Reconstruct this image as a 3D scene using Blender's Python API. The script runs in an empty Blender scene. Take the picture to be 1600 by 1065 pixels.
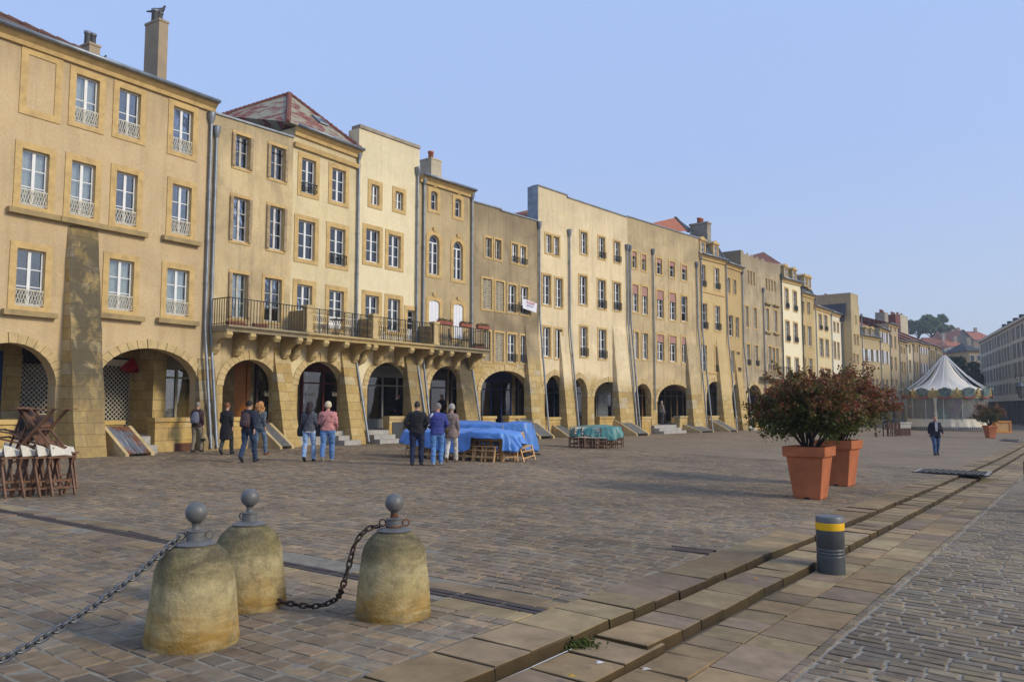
import bpy, math, random
import numpy as np
from mathutils import Vector, Matrix, noise
from mathutils.geometry import tessellate_polygon
R = math.radians
random.seed(7); rng = np.random.default_rng(7)
SC = bpy.context.scene
COL = SC.collection
# ------------------------------------------------------------------ camera model
F, CX, CY, HY = 1250.0, 800.0, 532.5, 636.0
TH = math.atan((HY-CY)/F); c_, s_ = math.cos(TH), math.sin(TH)
def ray(x, y):
    a = (x-CX)/F; b = -(y-CY)/F
    return (a, c_-b*s_, s_+b*c_)
KA = Vector((0.580, 0.815)).normalized()          # along the kerb
KB = Vector((KA.y, -KA.x))                         # across it, to the right
def st(X, Y): return (X*KA.x+Y*KA.y, X*KB.x+Y*KB.y)
def xy(s, t): return (s*KA.x+t*KB.x, s*KA.y+t*KB.y)
def sm(v): v = min(1, max(0, v)); return v*v*(3-2*v)
T1, T2, T3 = -3.07, -2.61, -1.70
def G0(X, Y):
    t = X*KB.x+Y*KB.y
    z = -1.62-(0.9*math.tanh(.035*X) if X > 0 else .01*X)
    return z+.3*sm((-t-14)/8)*sm(X/20)
def G(X, Y):
    t = X*KB.x+Y*KB.y
    return G0(X, Y)-(0 if t < T1 else .065 if t < T2 else .13)
def gpt(x, y, off=0.0):
    r = ray(x, y); z = -1.62
    for i in range(40):
        k = z/r[2]; z = G(r[0]*k, r[1]*k)+off
    return Vector((r[0]*k, r[1]*k, z))
# ------------------------------------------------------------------ objects
def tag(o, label=None, cat=None, group=None, kind=None):
    if label: o['label'] = label
    if cat: o['category'] = cat
    if group: o['group'] = group
    if kind: o['kind'] = kind
    return o
def thing(name, label, cat, loc=(0, 0, 0), rz=0.0, group=None):
    o = bpy.data.objects.new(name, None); COL.objects.link(o)
    o.location = loc; o.rotation_euler = (0, 0, rz); o.empty_display_size = .2
    return tag(o, label, cat, group)
def copy_tree(o, parent=None):
    k = o.copy(); COL.objects.link(k)
    if parent: k.parent = parent
    for ch in list(o.children): copy_tree(ch, k)
    return k
class MB:
    def __init__(s): s.v = []; s.f = []; s.m = []; s.mi = 0; s.M = None
    def add(s, vs, fs, mi=None):
        n = len(s.v)
        if s.M is not None: vs = [tuple(s.M @ Vector(v)) for v in vs]
        s.v += [tuple(v) for v in vs]; s.f += [tuple(i+n for i in f) for f in fs]
        s.m += [s.mi if mi is None else mi]*len(fs); return s
    def box(s, x0, x1, y0, y1, z0, z1, mi=None):
        return s.add([(x0,y0,z0),(x1,y0,z0),(x1,y1,z0),(x0,y1,z0),(x0,y0,z1),(x1,y0,z1),(x1,y1,z1),(x0,y1,z1)],
            [(0,3,2,1),(4,5,6,7),(0,1,5,4),(1,2,6,5),(2,3,7,6),(3,0,4,7)], mi)
    def bar(s, a, b, w, h=None, mi=None, up=(0,0,1)):
        a = Vector(a); b = Vector(b); d = (b-a)
        if d.length < 1e-6: return s
        d.normalize(); u = Vector(up)
        if abs(d.dot(u)) > .95: u = Vector((0, 1, 0))
        x = d.cross(u).normalized(); y = x.cross(d); h = h or w
        q = []
        for p in (a, b):
            for i, j in ((-1,-1),(1,-1),(1,1),(-1,1)): q.append(p+x*(i*w/2)+y*(j*h/2))
        return s.add(q, [(3,2,1,0),(4,5,6,7),(0,1,5,4),(1,2,6,5),(2,3,7,6),(3,0,4,7)], mi)
    def tube(s, pts, r, n=8, mi=None, caps=True, flat=1.0):
        P = [Vector(p) for p in pts]; rs = r if isinstance(r, (list, tuple)) else [r]*len(P)
        vs = []; fs = []; pu = None
        for i, p in enumerate(P):
            d = (P[min(i+1, len(P)-1)]-P[max(i-1, 0)])
            d = d.normalized() if d.length > 1e-7 else Vector((0, 0, 1))
            if pu is None: pu = Vector((0, 1, 0)) if abs(d.y) < .9 else Vector((1, 0, 0))
            x = pu.cross(d)
            if x.length < 1e-5: x = Vector((1, 0, 0)).cross(d)
            x.normalize(); y = d.cross(x).normalized(); pu = y
            rr = rs[i] if isinstance(rs[i], (list, tuple)) else (rs[i], rs[i]*flat)
            for k in range(n):
                a = 2*math.pi*k/n
                vs.append(p+x*(math.cos(a)*rr[0])+y*(math.sin(a)*rr[1]))
        for i in range(len(P)-1):
            for k in range(n):
                fs.append((i*n+k, i*n+(k+1) % n, (i+1)*n+(k+1) % n, (i+1)*n+k))
        if caps: fs.append(tuple(range(n-1, -1, -1))); fs.append(tuple((len(P)-1)*n+k for k in range(n)))
        return s.add(vs, fs, mi)
    def lathe(s, prof, n=16, c=(0, 0, 0), mi=None, f=None, cap=True):
        vs = []; fs = []
        for r, z in prof:
            for k in range(n):
                a = 2*math.pi*k/n; rr = r*(f(a, z) if f else 1)
                vs.append((c[0]+math.cos(a)*rr, c[1]+math.sin(a)*rr, c[2]+z))
        for i in range(len(prof)-1):
            for k in range(n): fs.append((i*n+k, i*n+(k+1) % n, (i+1)*n+(k+1) % n, (i+1)*n+k))
        if cap: fs.append(tuple(range(n-1, -1, -1))); fs.append(tuple((len(prof)-1)*n+k for k in range(n)))
        return s.add(vs, fs, mi)
    def ball(s, c, r, n=12, mi=None):
        r = r if isinstance(r, (list, tuple)) else (r, r, r); m = max(4, n//2)
        vs = []; fs = []
        for i in range(m+1):
            p = math.pi*i/m
            for k in range(n):
                a = 2*math.pi*k/n
                vs.append((c[0]+r[0]*math.sin(p)*math.cos(a), c[1]+r[1]*math.sin(p)*math.sin(a), c[2]-r[2]*math.cos(p)))
        for i in range(m):
            for k in range(n): fs.append((i*n+k, i*n+(k+1) % n, (i+1)*n+(k+1) % n, (i+1)*n+k))
        return s.add(vs, fs, mi)
    def prism(s, poly, y0, y1, mi=None):      # poly in (x,z), extruded in y (y0 front)
        n = len(poly)
        vs = [(p[0], y0, p[1]) for p in poly]+[(p[0], y1, p[1]) for p in poly]
        fs = [(i, (i+1) % n, n+(i+1) % n, n+i) for i in range(n)]
        tr = tessellate_polygon([[Vector((p[0], p[1], 0)) for p in poly]])
        fs += [tuple(t) for t in tr]+[tuple(n+i for i in reversed(t)) for t in tr]
        return s.add(vs, fs, mi)
    def xprism(s, poly, x0, x1, mi=None):     # poly in (y,z), extruded in x
        n = len(poly)
        vs = [(x0, p[0], p[1]) for p in poly]+[(x1, p[0], p[1]) for p in poly]
        fs = [(i, (i+1) % n, n+(i+1) % n, n+i) for i in range(n)]
        tr = tessellate_polygon([[Vector((p[0], p[1], 0)) for p in poly]])
        fs += [tuple(t) for t in tr]+[tuple(n+i for i in reversed(t)) for t in tr]
        return s.add(vs, fs, mi)
    def build(s, name, mats, parent=None, smooth=False, loc=None, rz=None, fix=True):
        me = bpy.data.meshes.new(name); me.from_pydata(s.v, [], s.f)
        mats = mats if isinstance(mats, (list, tuple)) else [mats]
        for m in mats: me.materials.append(m)
        if len(mats) > 1: me.polygons.foreach_set('material_index', s.m)
        if smooth: me.polygons.foreach_set('use_smooth', [True]*len(s.f))
        if fix:
            import bmesh
            bm = bmesh.new(); bm.from_mesh(me); bmesh.ops.recalc_face_normals(bm, faces=bm.faces); bm.to_mesh(me); bm.free()
        me.update()
        o = bpy.data.objects.new(name, me); COL.objects.link(o)
        if smooth == 'auto':
            try: me.set_sharp_from_angle(angle=R(40))
            except Exception: pass
        if parent: o.parent = parent
        if loc is not None: o.location = loc
        if rz is not None: o.rotation_euler = (0, 0, rz)
        return o
TMP = bpy.data.scenes.new('workbench')
def evaluated_mesh(o):
    TMP.collection.objects.link(o); vl = TMP.view_layers[0]; vl.update(); me = bpy.data.meshes.new_from_object(o.evaluated_get(vl.depsgraph)); TMP.collection.objects.unlink(o); return me
def voxel(o, size, smooth_it=3):
    """fuse overlapping shapes of one mesh into one continuous surface"""
    m = o.modifiers.new('r', 'REMESH'); m.mode = 'VOXEL'; m.voxel_size = size; m.use_smooth_shade = True
    if smooth_it:
        k = o.modifiers.new('s', 'SMOOTH'); k.iterations = smooth_it; k.factor = .5
    me = evaluated_mesh(o)
    mats = [x for x in o.data.materials]
    o.modifiers.clear(); o.data = me
    if not me.materials:
        for x in mats: me.materials.append(x)
    me.polygons.foreach_set('use_smooth', [True]*len(me.polygons))
    return o
def text_mesh(name, txt, size, mat, parent, M, ext=.005, sx=1.0):
    cu = bpy.data.curves.new(name, 'FONT'); cu.body = txt; cu.size = size; cu.extrude = ext
    cu.align_x = 'CENTER'; cu.align_y = 'CENTER'
    o = bpy.data.objects.new(name, cu); COL.objects.link(o)
    me = evaluated_mesh(o); COL.objects.unlink(o); bpy.data.objects.remove(o)
    me.transform(M @ Matrix.Diagonal((sx, 1, 1, 1))); me.materials.clear(); me.materials.append(mat)
    k = bpy.data.objects.new(name, me); COL.objects.link(k); k.parent = parent
    return k
# ------------------------------------------------------------------ materials
class NT:
    def __init__(s, m): s.t = m.node_tree; s.n = s.t.nodes; s.l = s.t.links
    def new(s, typ, **kw):
        n = s.n.new(typ)
        for k, v in kw.items():
            if k.startswith('i_'): n.inputs[k[2:].replace('_', ' ')].default_value = v
            else: setattr(n, k, v)
        return n
    def link(s, a, b): s.l.new(a, b)
    def noise(s, vec, scale, detail=4, rough=.55, dist=0):
        n = s.new('ShaderNodeTexNoise'); n.inputs['Scale'].default_value = scale
        n.inputs['Detail'].default_value = detail; n.inputs['Roughness'].default_value = rough; n.inputs['Distortion'].default_value = dist
        if vec: s.link(vec, n.inputs['Vector'])
        return n.outputs['Fac']
    def ramp(s, fac, stops):
        r = s.new('ShaderNodeValToRGB'); e = r.color_ramp.elements
        while len(e) < len(stops): e.new(.5)
        for el, (p, c) in zip(e, stops):
            el.position = p; el.color = (c, c, c, 1) if isinstance(c, (int, float)) else (*c, 1)
        s.link(fac, r.inputs['Fac']); return r.outputs['Color']
    def mix(s, fac, a, b, mode='MIX'):
        m = s.new('ShaderNodeMix', data_type='RGBA', blend_type=mode)
        for si, sock, v in ((0, m.inputs[0], fac), (1, m.inputs[6], a), (1, m.inputs[7], b)):
            if hasattr(v, 'links'): s.link(v, sock)
            elif isinstance(v, (int, float)): sock.default_value = v if si == 0 else (v, v, v, 1)
            else: sock.default_value = (*v, 1)
        return m.outputs[2]
    def math(s, op, a, b=None, cl=False):
        m = s.new('ShaderNodeMath', operation=op, use_clamp=cl)
        for sock, v in ((m.inputs[0], a), (m.inputs[1], b)):
            if v is None: continue
            if hasattr(v, 'links'): s.link(v, sock)
            else: sock.default_value = v
        return m.outputs[0]
    def mapping(s, vec, scale=(1, 1, 1), rot=(0, 0, 0), loc=(0, 0, 0)):
        m = s.new('ShaderNodeMapping'); m.inputs['Scale'].default_value = scale; m.inputs['Rotation'].default_value = rot; m.inputs['Location'].default_value = loc
        s.link(vec, m.inputs['Vector']); return m.outputs[0]
    def bump(s, h, strength=.3, dist=.02, prev=None):
        b = s.new('ShaderNodeBump'); b.inputs['Strength'].default_value = strength; b.inputs['Distance'].default_value = dist
        s.link(h, b.inputs['Height'])
        if prev: s.link(prev, b.inputs['Normal'])
        return b.outputs[0]
def newmat(name):
    m = bpy.data.materials.new(name); m.use_nodes = True
    t = NT(m); b = t.n['Principled BSDF']; b.inputs['Specular IOR Level'].default_value = .3
    oc = t.new('ShaderNodeTexCoord').outputs['Object']
    return m, t, b, oc
_mc = {}
def simple(name, col, rough=.7, metal=0, var=.18, scale=6, bump=0, spec=.3):
    if name in _mc: return _mc[name]
    m, t, b, oc = newmat(name)
    f = t.noise(oc, scale, 5)
    lo = tuple(x*(1-var) for x in col); hi = tuple(min(1, x*(1+var)) for x in col)
    t.link(t.ramp(f, [(.3, lo), (.7, hi)]), b.inputs['Base Color'])
    b.inputs['Roughness'].default_value = rough; b.inputs['Metallic'].default_value = metal; b.inputs['Specular IOR Level'].default_value = spec
    if bump: t.link(t.bump(t.noise(oc, scale*6, 4), bump, .01), b.inputs['Normal'])
    _mc[name] = m; return m
def stucco(name, col, stain=.5, dark=(.16, .13, .09), warm=None, streak=.3, base_h=3.0):
    """rendered wall: mottled plaster, run-off streaks, old ochre ashlar coming through low down"""
    m, t, b, oc = newmat(name)
    warm = warm or (min(1, col[0]*1.0), col[1]*.92, col[2]*.76)
    n1 = t.noise(oc, .45, 6, .62, .6); n2 = t.noise(oc, 2.6, 6, .6); n3 = t.noise(oc, 30, 3)
    sv = t.mapping(oc, (2.6, 2.6, .22)); n4 = t.noise(sv, 1.0, 6, .6, .3)
    c = t.mix(t.ramp(n2, [(.35, 0), (.7, .55)]), col, warm)
    c = t.mix(t.math('MULTIPLY', t.ramp(n1, [(.42, 0), (.64, 1)]), stain), c, tuple(x*.55 for x in (col[0], col[1]*.97, col[2]*.95)))
    c = t.mix(t.math('MULTIPLY', t.ramp(n4, [(.50, 0), (.74, 1)]), streak), c, dark)
    n5 = t.noise(t.mapping(oc, (1, 1, 1), (0, 0, 0), (31, 7, 3)), 1.1, 8, .7)
    c = t.mix(t.math('MULTIPLY', t.ramp(n5, [(.6, 0), (.66, 1)]), .22), c, tuple(min(1, x*1.22) for x in col))
    tz = t.new('ShaderNodeValue'); tz.name = 'TOPZ'; tz.outputs[0].default_value = 12
    sep = t.new('ShaderNodeSeparateXYZ'); t.link(oc, sep.inputs[0])
    dz = t.math('DIVIDE', t.math('SUBTRACT', tz.outputs[0], sep.outputs['Z']), 2.6)
    rn = t.noise(t.mapping(oc, (5.5, 5.5, .35)), 1.0, 6, .65, .2)
    run = t.math('MULTIPLY', t.ramp(t.math('ADD', dz, t.math('MULTIPLY', t.math('SUBTRACT', rn, .5), 2.2)), [(.05, 1), (.75, 0)]), min(.75, .12+streak*.75))
    c = t.mix(run, c, tuple(x*.5 for x in (col[0], col[1]*.98, col[2])))
    n6 = t.noise(oc, 14, 6, .75); c = t.mix(1.0, c, t.ramp(n6, [(.3, .86), (.7, 1.10)]), 'MULTIPLY')
    n7 = t.noise(t.mapping(oc, (1, 1, 1.6), (0, 0, 0), (9, 3, 17)), .8, 9, .78, .9); c = t.mix(t.math('MULTIPLY', t.ramp(n7, [(.57, 0), (.60, 1), (.66, .2)]), .3*min(1, stain*1.6)), c, tuple(x*.42 for x in (col[0], col[1]*.95, col[2]*.9)))
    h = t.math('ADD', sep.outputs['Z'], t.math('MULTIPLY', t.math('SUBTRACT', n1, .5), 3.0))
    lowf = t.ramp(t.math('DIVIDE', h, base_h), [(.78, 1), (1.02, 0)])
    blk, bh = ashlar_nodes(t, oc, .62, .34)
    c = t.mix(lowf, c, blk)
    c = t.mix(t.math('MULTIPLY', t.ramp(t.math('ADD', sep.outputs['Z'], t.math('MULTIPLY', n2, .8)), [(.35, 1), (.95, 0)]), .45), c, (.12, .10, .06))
    t.link(c, b.inputs['Base Color']); b.inputs['Roughness'].default_value = .92; b.inputs['Specular IOR Level'].default_value = .15
    bb = t.bump(n3, .45, .012); bb = t.bump(n6, .4, .015, bb); bb = t.bump(n2, .45, .04, bb)
    bb = t.bump(t.math('MULTIPLY', bh, t.new('ShaderNodeRGBToBW').outputs[0] if False else 1.0), .0, .01, bb)
    t.link(bb, b.inputs['Normal'])
    return m
def ashlar_nodes(t, oc, bw, bh, c1=(.44, .30, .105), c2=(.56, .42, .19), mort=(.20, .15, .08)):
    sep = t.new('ShaderNodeSeparateXYZ'); t.link(oc, sep.inputs[0])
    cb = t.new('ShaderNodeCombineXYZ'); t.link(t.math('ADD', sep.outputs['X'], sep.outputs['Y']), cb.inputs[0]); t.link(sep.outputs['Z'], cb.inputs[1])
    ns = t.new('ShaderNodeTexNoise'); ns.inputs['Scale'].default_value = 1.6; ns.inputs['Detail'].default_value = 3; t.link(oc, ns.inputs['Vector'])
    va = t.new('ShaderNodeVectorMath', operation='MULTIPLY_ADD'); t.link(ns.outputs['Color'], va.inputs[0]); va.inputs[1].default_value = (.07, .07, .07); t.link(cb.outputs[0], va.inputs[2])
    br = t.new('ShaderNodeTexBrick'); t.link(va.outputs[0], br.inputs['Vector'])
    br.inputs['Color1'].default_value = (0, 0, 0, 1); br.inputs['Color2'].default_value = (1, 1, 1, 1); br.inputs['Mortar'].default_value = (.5, .5, .5, 1)
    br.inputs['Scale'].default_value = 1; br.inputs['Brick Width'].default_value = bw; br.inputs['Row Height'].default_value = bh
    br.inputs['Mortar Size'].default_value = .012; br.inputs['Mortar Smooth'].default_value = .4; br.inputs['Bias'].default_value = 0
    br.squash = 1.4; br.squash_frequency = 3
    c = t.ramp(br.outputs['Color'], [(0, c1), (.45, tuple((a+b_)/2 for a, b_ in zip(c1, c2))), (.8, c2), (1, (.50, .43, .29))])
    n = t.noise(oc, 5, 7, .65); c = t.mix(t.ramp(n, [(.35, .0), (.75, .5)]), c, tuple(x*.5 for x in c1))
    n = t.noise(oc, 1.3, 7, .7); c = t.mix(t.ramp(n, [(.5, 0), (.72, .6)]), c, (.20, .17, .11))
    c = t.mix(t.math('MULTIPLY', br.outputs['Fac'], .75), c, mort)
    return c, br.outputs['Fac']
def ashlar(name, bw=.62, bh=.36, dirty=0.0, **kw):
    if name in _mc: return _mc[name]
    m, t, b, oc = newmat(name)
    c, f = ashlar_nodes(t, oc, bw, bh, **kw)
    if dirty:
        n = t.noise(oc, 1.7, 8, .7, .5); zs = t.new('ShaderNodeSeparateXYZ'); t.link(oc, zs.inputs[0]); zf = t.ramp(t.math('DIVIDE', zs.outputs['Z'], 8.0), [(.10, .25 if dirty > .9 else 1), (.30, 1), (.82, 1), (.93, .35)]); c = t.mix(t.math('MULTIPLY', t.math('MULTIPLY', t.ramp(n, [(.30, 0), (.50, 1)]), dirty), zf), c, (.10, .085, .055))
        n = t.noise(t.mapping(oc, (3, 3, .4)), 1.5, 6, .7); c = t.mix(t.math('MULTIPLY', t.ramp(n, [(.5, 0), (.75, 1)]), dirty*.6), c, (.14, .12, .09))
    t.link(c, b.inputs['Base Color']); b.inputs['Roughness'].default_value = .95; b.inputs['Specular IOR Level'].default_value = .12
    bb = t.bump(f, .6, -.012); bb = t.bump(t.noise(oc, 9, 7, .7), .7, .03, bb); t.link(bb, b.inputs['Normal'])
    _mc[name] = m; return m
def stonetrim(name, col=(.55, .385, .165), dirt=.3):
    if name in _mc: return _mc[name]
    m, t, b, oc = newmat(name)
    n = t.noise(oc, 3.5, 6, .6); c = t.ramp(n, [(.3, tuple(x*.78 for x in col)), (.55, col), (.8, tuple(min(1, x*1.18) for x in col))])
    n2 = t.noise(oc, 1.3, 7, .7); c = t.mix(t.math('MULTIPLY', t.ramp(n2, [(.5, 0), (.72, 1)]), dirt), c, (.17, .135, .08))
    t.link(c, b.inputs['Base Color']); b.inputs['Roughness'].default_value = .9; b.inputs['Specular IOR Level'].default_value = .15
    t.link(t.bump(t.noise(oc, 22, 5, .7), .35, .01), b.inputs['Normal'])
    _mc[name] = m; return m
def tiles(name, c1=(.30, .085, .045), c2=(.17, .06, .04), moss=.4, mc=(.16, .15, .10), sc=4.2, mt=.47):
    if name in _mc: return _mc[name]
    m, t, b, oc = newmat(name)
    w = t.new('ShaderNodeTexBrick'); t.link(t.mapping(oc, (1, 1, 1)), w.inputs['Vector'])
    w.inputs['Color1'].default_value = (*c1, 1); w.inputs['Color2'].default_value = (*c2, 1); w.inputs['Mortar'].default_value = (*[x*.45 for x in c2], 1)
    w.inputs['Scale'].default_value = sc; w.inputs['Mortar Size'].default_value = .035; w.inputs['Brick Width'].default_value = .9; w.inputs['Row Height'].default_value = 1.2
    c = w.outputs['Color']
    n = t.noise(oc, 1.4, 8, .72, .4); c = t.mix(t.math('MULTIPLY', t.ramp(n, [(mt, 0), (mt+.08, 1)]), moss), c, mc)
    t.link(c, b.inputs['Base Color']); b.inputs['Roughness'].default_value = .85
    t.link(t.bump(w.outputs['Fac'], .5, -.03), b.inputs['Normal'])
    _mc[name] = m; return m
def attrmat(name, rough=.8, spec=.25, nscale=14, namt=.35, bump=.35, bd=.006, tint=(1, 1, 1)):
    """colour comes from each stone/leaf's own stored colour"""
    m, t, b, oc = newmat(name)
    a = t.new('ShaderNodeAttribute', attribute_name='col')
    n = t.noise(oc, nscale, 6, .65); n2 = t.noise(oc, nscale*.23, 5, .6)
    k = t.ramp(n, [(.3, 1-namt), (.7, 1+namt*.5)])
    c = t.mix(1.0, a.outputs['Color'], k, 'MULTIPLY')
    c = t.mix(t.ramp(n2, [(.45, 0), (.75, .45)]), c, t.mix(1.0, c, (.62, .60, .56), 'MULTIPLY'))
    t.link(c, b.inputs['Base Color']); b.inputs['Roughness'].default_value = rough; b.inputs['Specular IOR Level'].default_value = spec
    if bump: t.link(t.bump(n, bump, bd), b.inputs['Normal'])
    return m
M = {}
M['white'] = simple('white_paint', (.72, .72, .70), .45, var=.06)
M['whiteold'] = simple('old_white_paint', (.56, .54, .50), .6, var=.2)
M['grey_trim'] = simple('weathered_window_paint', (.42, .40, .35), .7, var=.25)
M['stone'] = stonetrim('ochre_trim_stone')
M['stone2'] = stonetrim('pale_trim_stone', (.53, .40, .20), .5)
M['sill'] = stonetrim('sill_stone', (.36, .27, .13), .7)
M['corbel'] = stonetrim('corbel_stone', (.48, .36, .17), .45)
M['slabstone'] = stonetrim('balcony_slab_stone', (.30, .25, .16), .7)
M['ashlar'] = ashlar('yellow_ashlar')
M['ashlar_dirty'] = ashlar('blackened_ashlar', dirty=.95)
M['ashlar_mid'] = ashlar('stained_ashlar', dirty=.5)
M['porch'] = ashlar('porch_blocks', 1.1, .42, c1=(.52, .34, .11), c2=(.60, .43, .17))
M['step'] = stonetrim('step_stone', (.38, .36, .32), .3)
M['zinc'] = simple('zinc', (.23, .25, .27), .45, .6, .25, 3)
M['zincdk'] = simple('cast_iron_pipe', (.07, .085, .09), .5, .3, .2)
M['iron'] = simple('wrought_iron', (.03, .032, .03), .5, .4, .2)
M['ironrust'] = simple('rusty_iron', (.13, .055, .03), .8, .1, .4, 20)
M['lace'] = simple('painted_lace_ironwork', (.62, .57, .44), .6, var=.1)
M['cement'] = simple('cement_render', (.30, .26, .20), .9, var=.25, scale=2)
M['cementlt'] = simple('light_cement_render', (.46, .40, .29), .9, var=.2, scale=2)
M['potc'] = simple('terracotta_chimney_pot', (.42, .14, .07), .8)
M['slate'] = tiles('slate', (.075, .08, .09), (.05, .055, .062), .25, (.12, .12, .11), 5)
M['tile'] = tiles('red_roof_tiles')
M['tileold'] = tiles('lichen_covered_tiles', (.26, .075, .05), (.17, .055, .04), 1.0, (.30, .28, .20), 4, .455)
M['tileorange'] = tiles('orange_tiles', (.46, .15, .07), (.36, .12, .06), .15)
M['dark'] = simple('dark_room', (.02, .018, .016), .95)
M['curtain'] = simple('net_curtain', (.62, .63, .60), .9, var=.1)
M['tanshut'] = simple('tan_shutter', (.36, .27, .16), .8, var=.3)
M['louver'] = simple('grey_louvre', (.40, .35, .25), .7, var=.2)
M['shwhite'] = simple('white_shutter', (.72, .73, .76), .5, var=.04)
M['pink'] = simple('pink_blind', (.36, .20, .17), .8, var=.12)
M['wood'] = simple('oiled_brown_wood', (.14, .072, .040), .55, var=.35, scale=9)
M['pine'] = simple('pale_pine_wood', (.58, .35, .15), .5, var=.2, scale=9)
M['canvas'] = simple('cream_canvas', (.56, .52, .43), .9, var=.12)
M['greypaint'] = simple('grey_paint', (.125, .125, .12), .45, .1, .2, 14, .2, .4)
M['bollard'] = simple('dark_grey_bollard_paint', (.075, .08, .082), .4, .2, .1, 8)
M['yellow'] = simple('yellow_reflective_band', (.75, .42, .01), .5, var=.06)
def glassmat():
    m, t, b, oc = newmat('window_glass')
    out = t.n['Material Output']; t.n.remove(b)
    tr = t.new('ShaderNodeBsdfTransparent'); tr.inputs[0].default_value = (.78, .82, .82, 1)
    gl = t.new('ShaderNodeBsdfGlossy'); gl.inputs['Roughness'].default_value = .03; gl.inputs[0].default_value = (.9, .93, 1, 1)
    t.link(t.bump(t.noise(oc, 2.2, 2), .12, .02), gl.inputs['Normal'])
    fr = t.new('ShaderNodeFresnel'); fr.inputs['IOR'].default_value = 1.6
    mx = t.new('ShaderNodeMixShader'); t.link(t.math('ADD', fr.outputs[0], .06, True), mx.inputs[0]); t.link(tr.outputs[0], mx.inputs[1]); t.link(gl.outputs[0], mx.inputs[2])
    t.link(mx.outputs[0], out.inputs['Surface']); return m
M['glass'] = glassmat()
def mesh_grille():
    m, t, b, oc = newmat('roller_grille')
    return m
# ------------------------------------------------------------------ facade chain
class Bld: pass
def hd(x, y): r = ray(x, y); return r
CH = [('B1', 327, 400, 1600), ('B2', 457, 300, 1640), ('B3', 560, 300, 1680), ('B4', 655, 300, 1720), ('B5', 737, 350, 1790), ('B6', 840, 380, 1820),
      ('B8', 980, 340, 1880), ('B9', 1092, 400, 1850), ('B10', 1133, 450, 1850), ('B11', 1159, 470, 1780), ('B12', 1220, 440, 1780), ('B13', 1252, 480, 1750),
      ('B14', 1272, 500, 1700), ('B15', 1298, 500, 1650), ('B16', 1314, 500, 1620), ('B17', 1345, 560, 1800), ('B18', 1375, 540, 1850), ('B19', 1389.6, 540, 1800),
      ('B20', 1404, 550, 1800), ('B21', 1416, 550, 1820), ('B22', 1426, 560, 1820), ('B23', 1436, 560, 1820), ('B24', 1451, 570, 1850), ('B25', 1462, 570, 1750), ('B26', 1475, 580, 1650)]
BL = {}
def plane(o, d):
    b = Bld(); b.o = Vector(o); b.d = Vector(d).normalized(); b.n = Vector((-b.d.y, b.d.x)); return b
def hit2(b, x, y, yo=0.0):
    r = ray(x, y); k = (yo+b.o.dot(b.n))/(r[0]*b.n.x+r[1]*b.n.y); return r, k
def uv(b, x, y, yo=0.0):
    r, k = hit2(b, x, y, yo); p = Vector((r[0]*k, r[1]*k))-b.o
    return p.dot(b.d), r[2]*k-b.z
r0 = ray(305, 702); p0 = Vector((r0[0]/r0[1]*28.4, 28.4))
prev = None
for i, (n, x, y, vp) in enumerate(CH):
    d = Vector(((vp-800)/F/c_, 1)).normalized()
    b = plane(p0, d); b.z = 0
    u, _ = uv(b, x, y); end = b.o+b.d*u
    if n == 'B1':
        uu, _ = uv(b, -70, 400); b.o = b.o+b.d*uu
    b.w = (end-b.o).length; b.end = end; b.z = G0(end.x, end.y) if n == 'B1' else G0(*(b.o+b.d*b.w*.5))
    b.rz = math.atan2(b.d.y, b.d.x); b.name = n
    BL[n] = b; p0 = end
def W(b, u, y, z):
    p = b.o+b.d*u+b.n*y; return Vector((p.x, p.y, b.z+z))
# ------------------------------------------------------------------ windows
def opening(u0, u1, z0, z1, rise=0, n=8):
    if rise <= 0: return [(u0, z0), (u1, z0), (u1, z1), (u0, z1)]
    pts = [(u0, z0), (u1, z0), (u1, z1-rise)]
    c = (u0+u1)/2; h = (u1-u0)/2
    for i in range(1, n): a = math.pi*i/n; pts.append((c+h*math.cos(a), z1-rise+rise*math.sin(a)))
    pts.append((u0, z1-rise)); return pts
def ring_mesh(mb, inner, outer, y0, y1):
    n = len(inner); vs = [(p[0], y0, p[1]) for p in outer]+[(p[0], y0, p[1]) for p in inner]+[(p[0], y1, p[1]) for p in inner]+[(p[0], y1, p[1]) for p in outer]
    fs = []
    for i in range(n):
        j = (i+1) % n
        fs += [(i, j, n+j, n+i), (n+i, n+j, 2*n+j, 2*n+i), (j, i, 3*n+i, 3*n+j)]
    mb.add(vs, fs)
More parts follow.
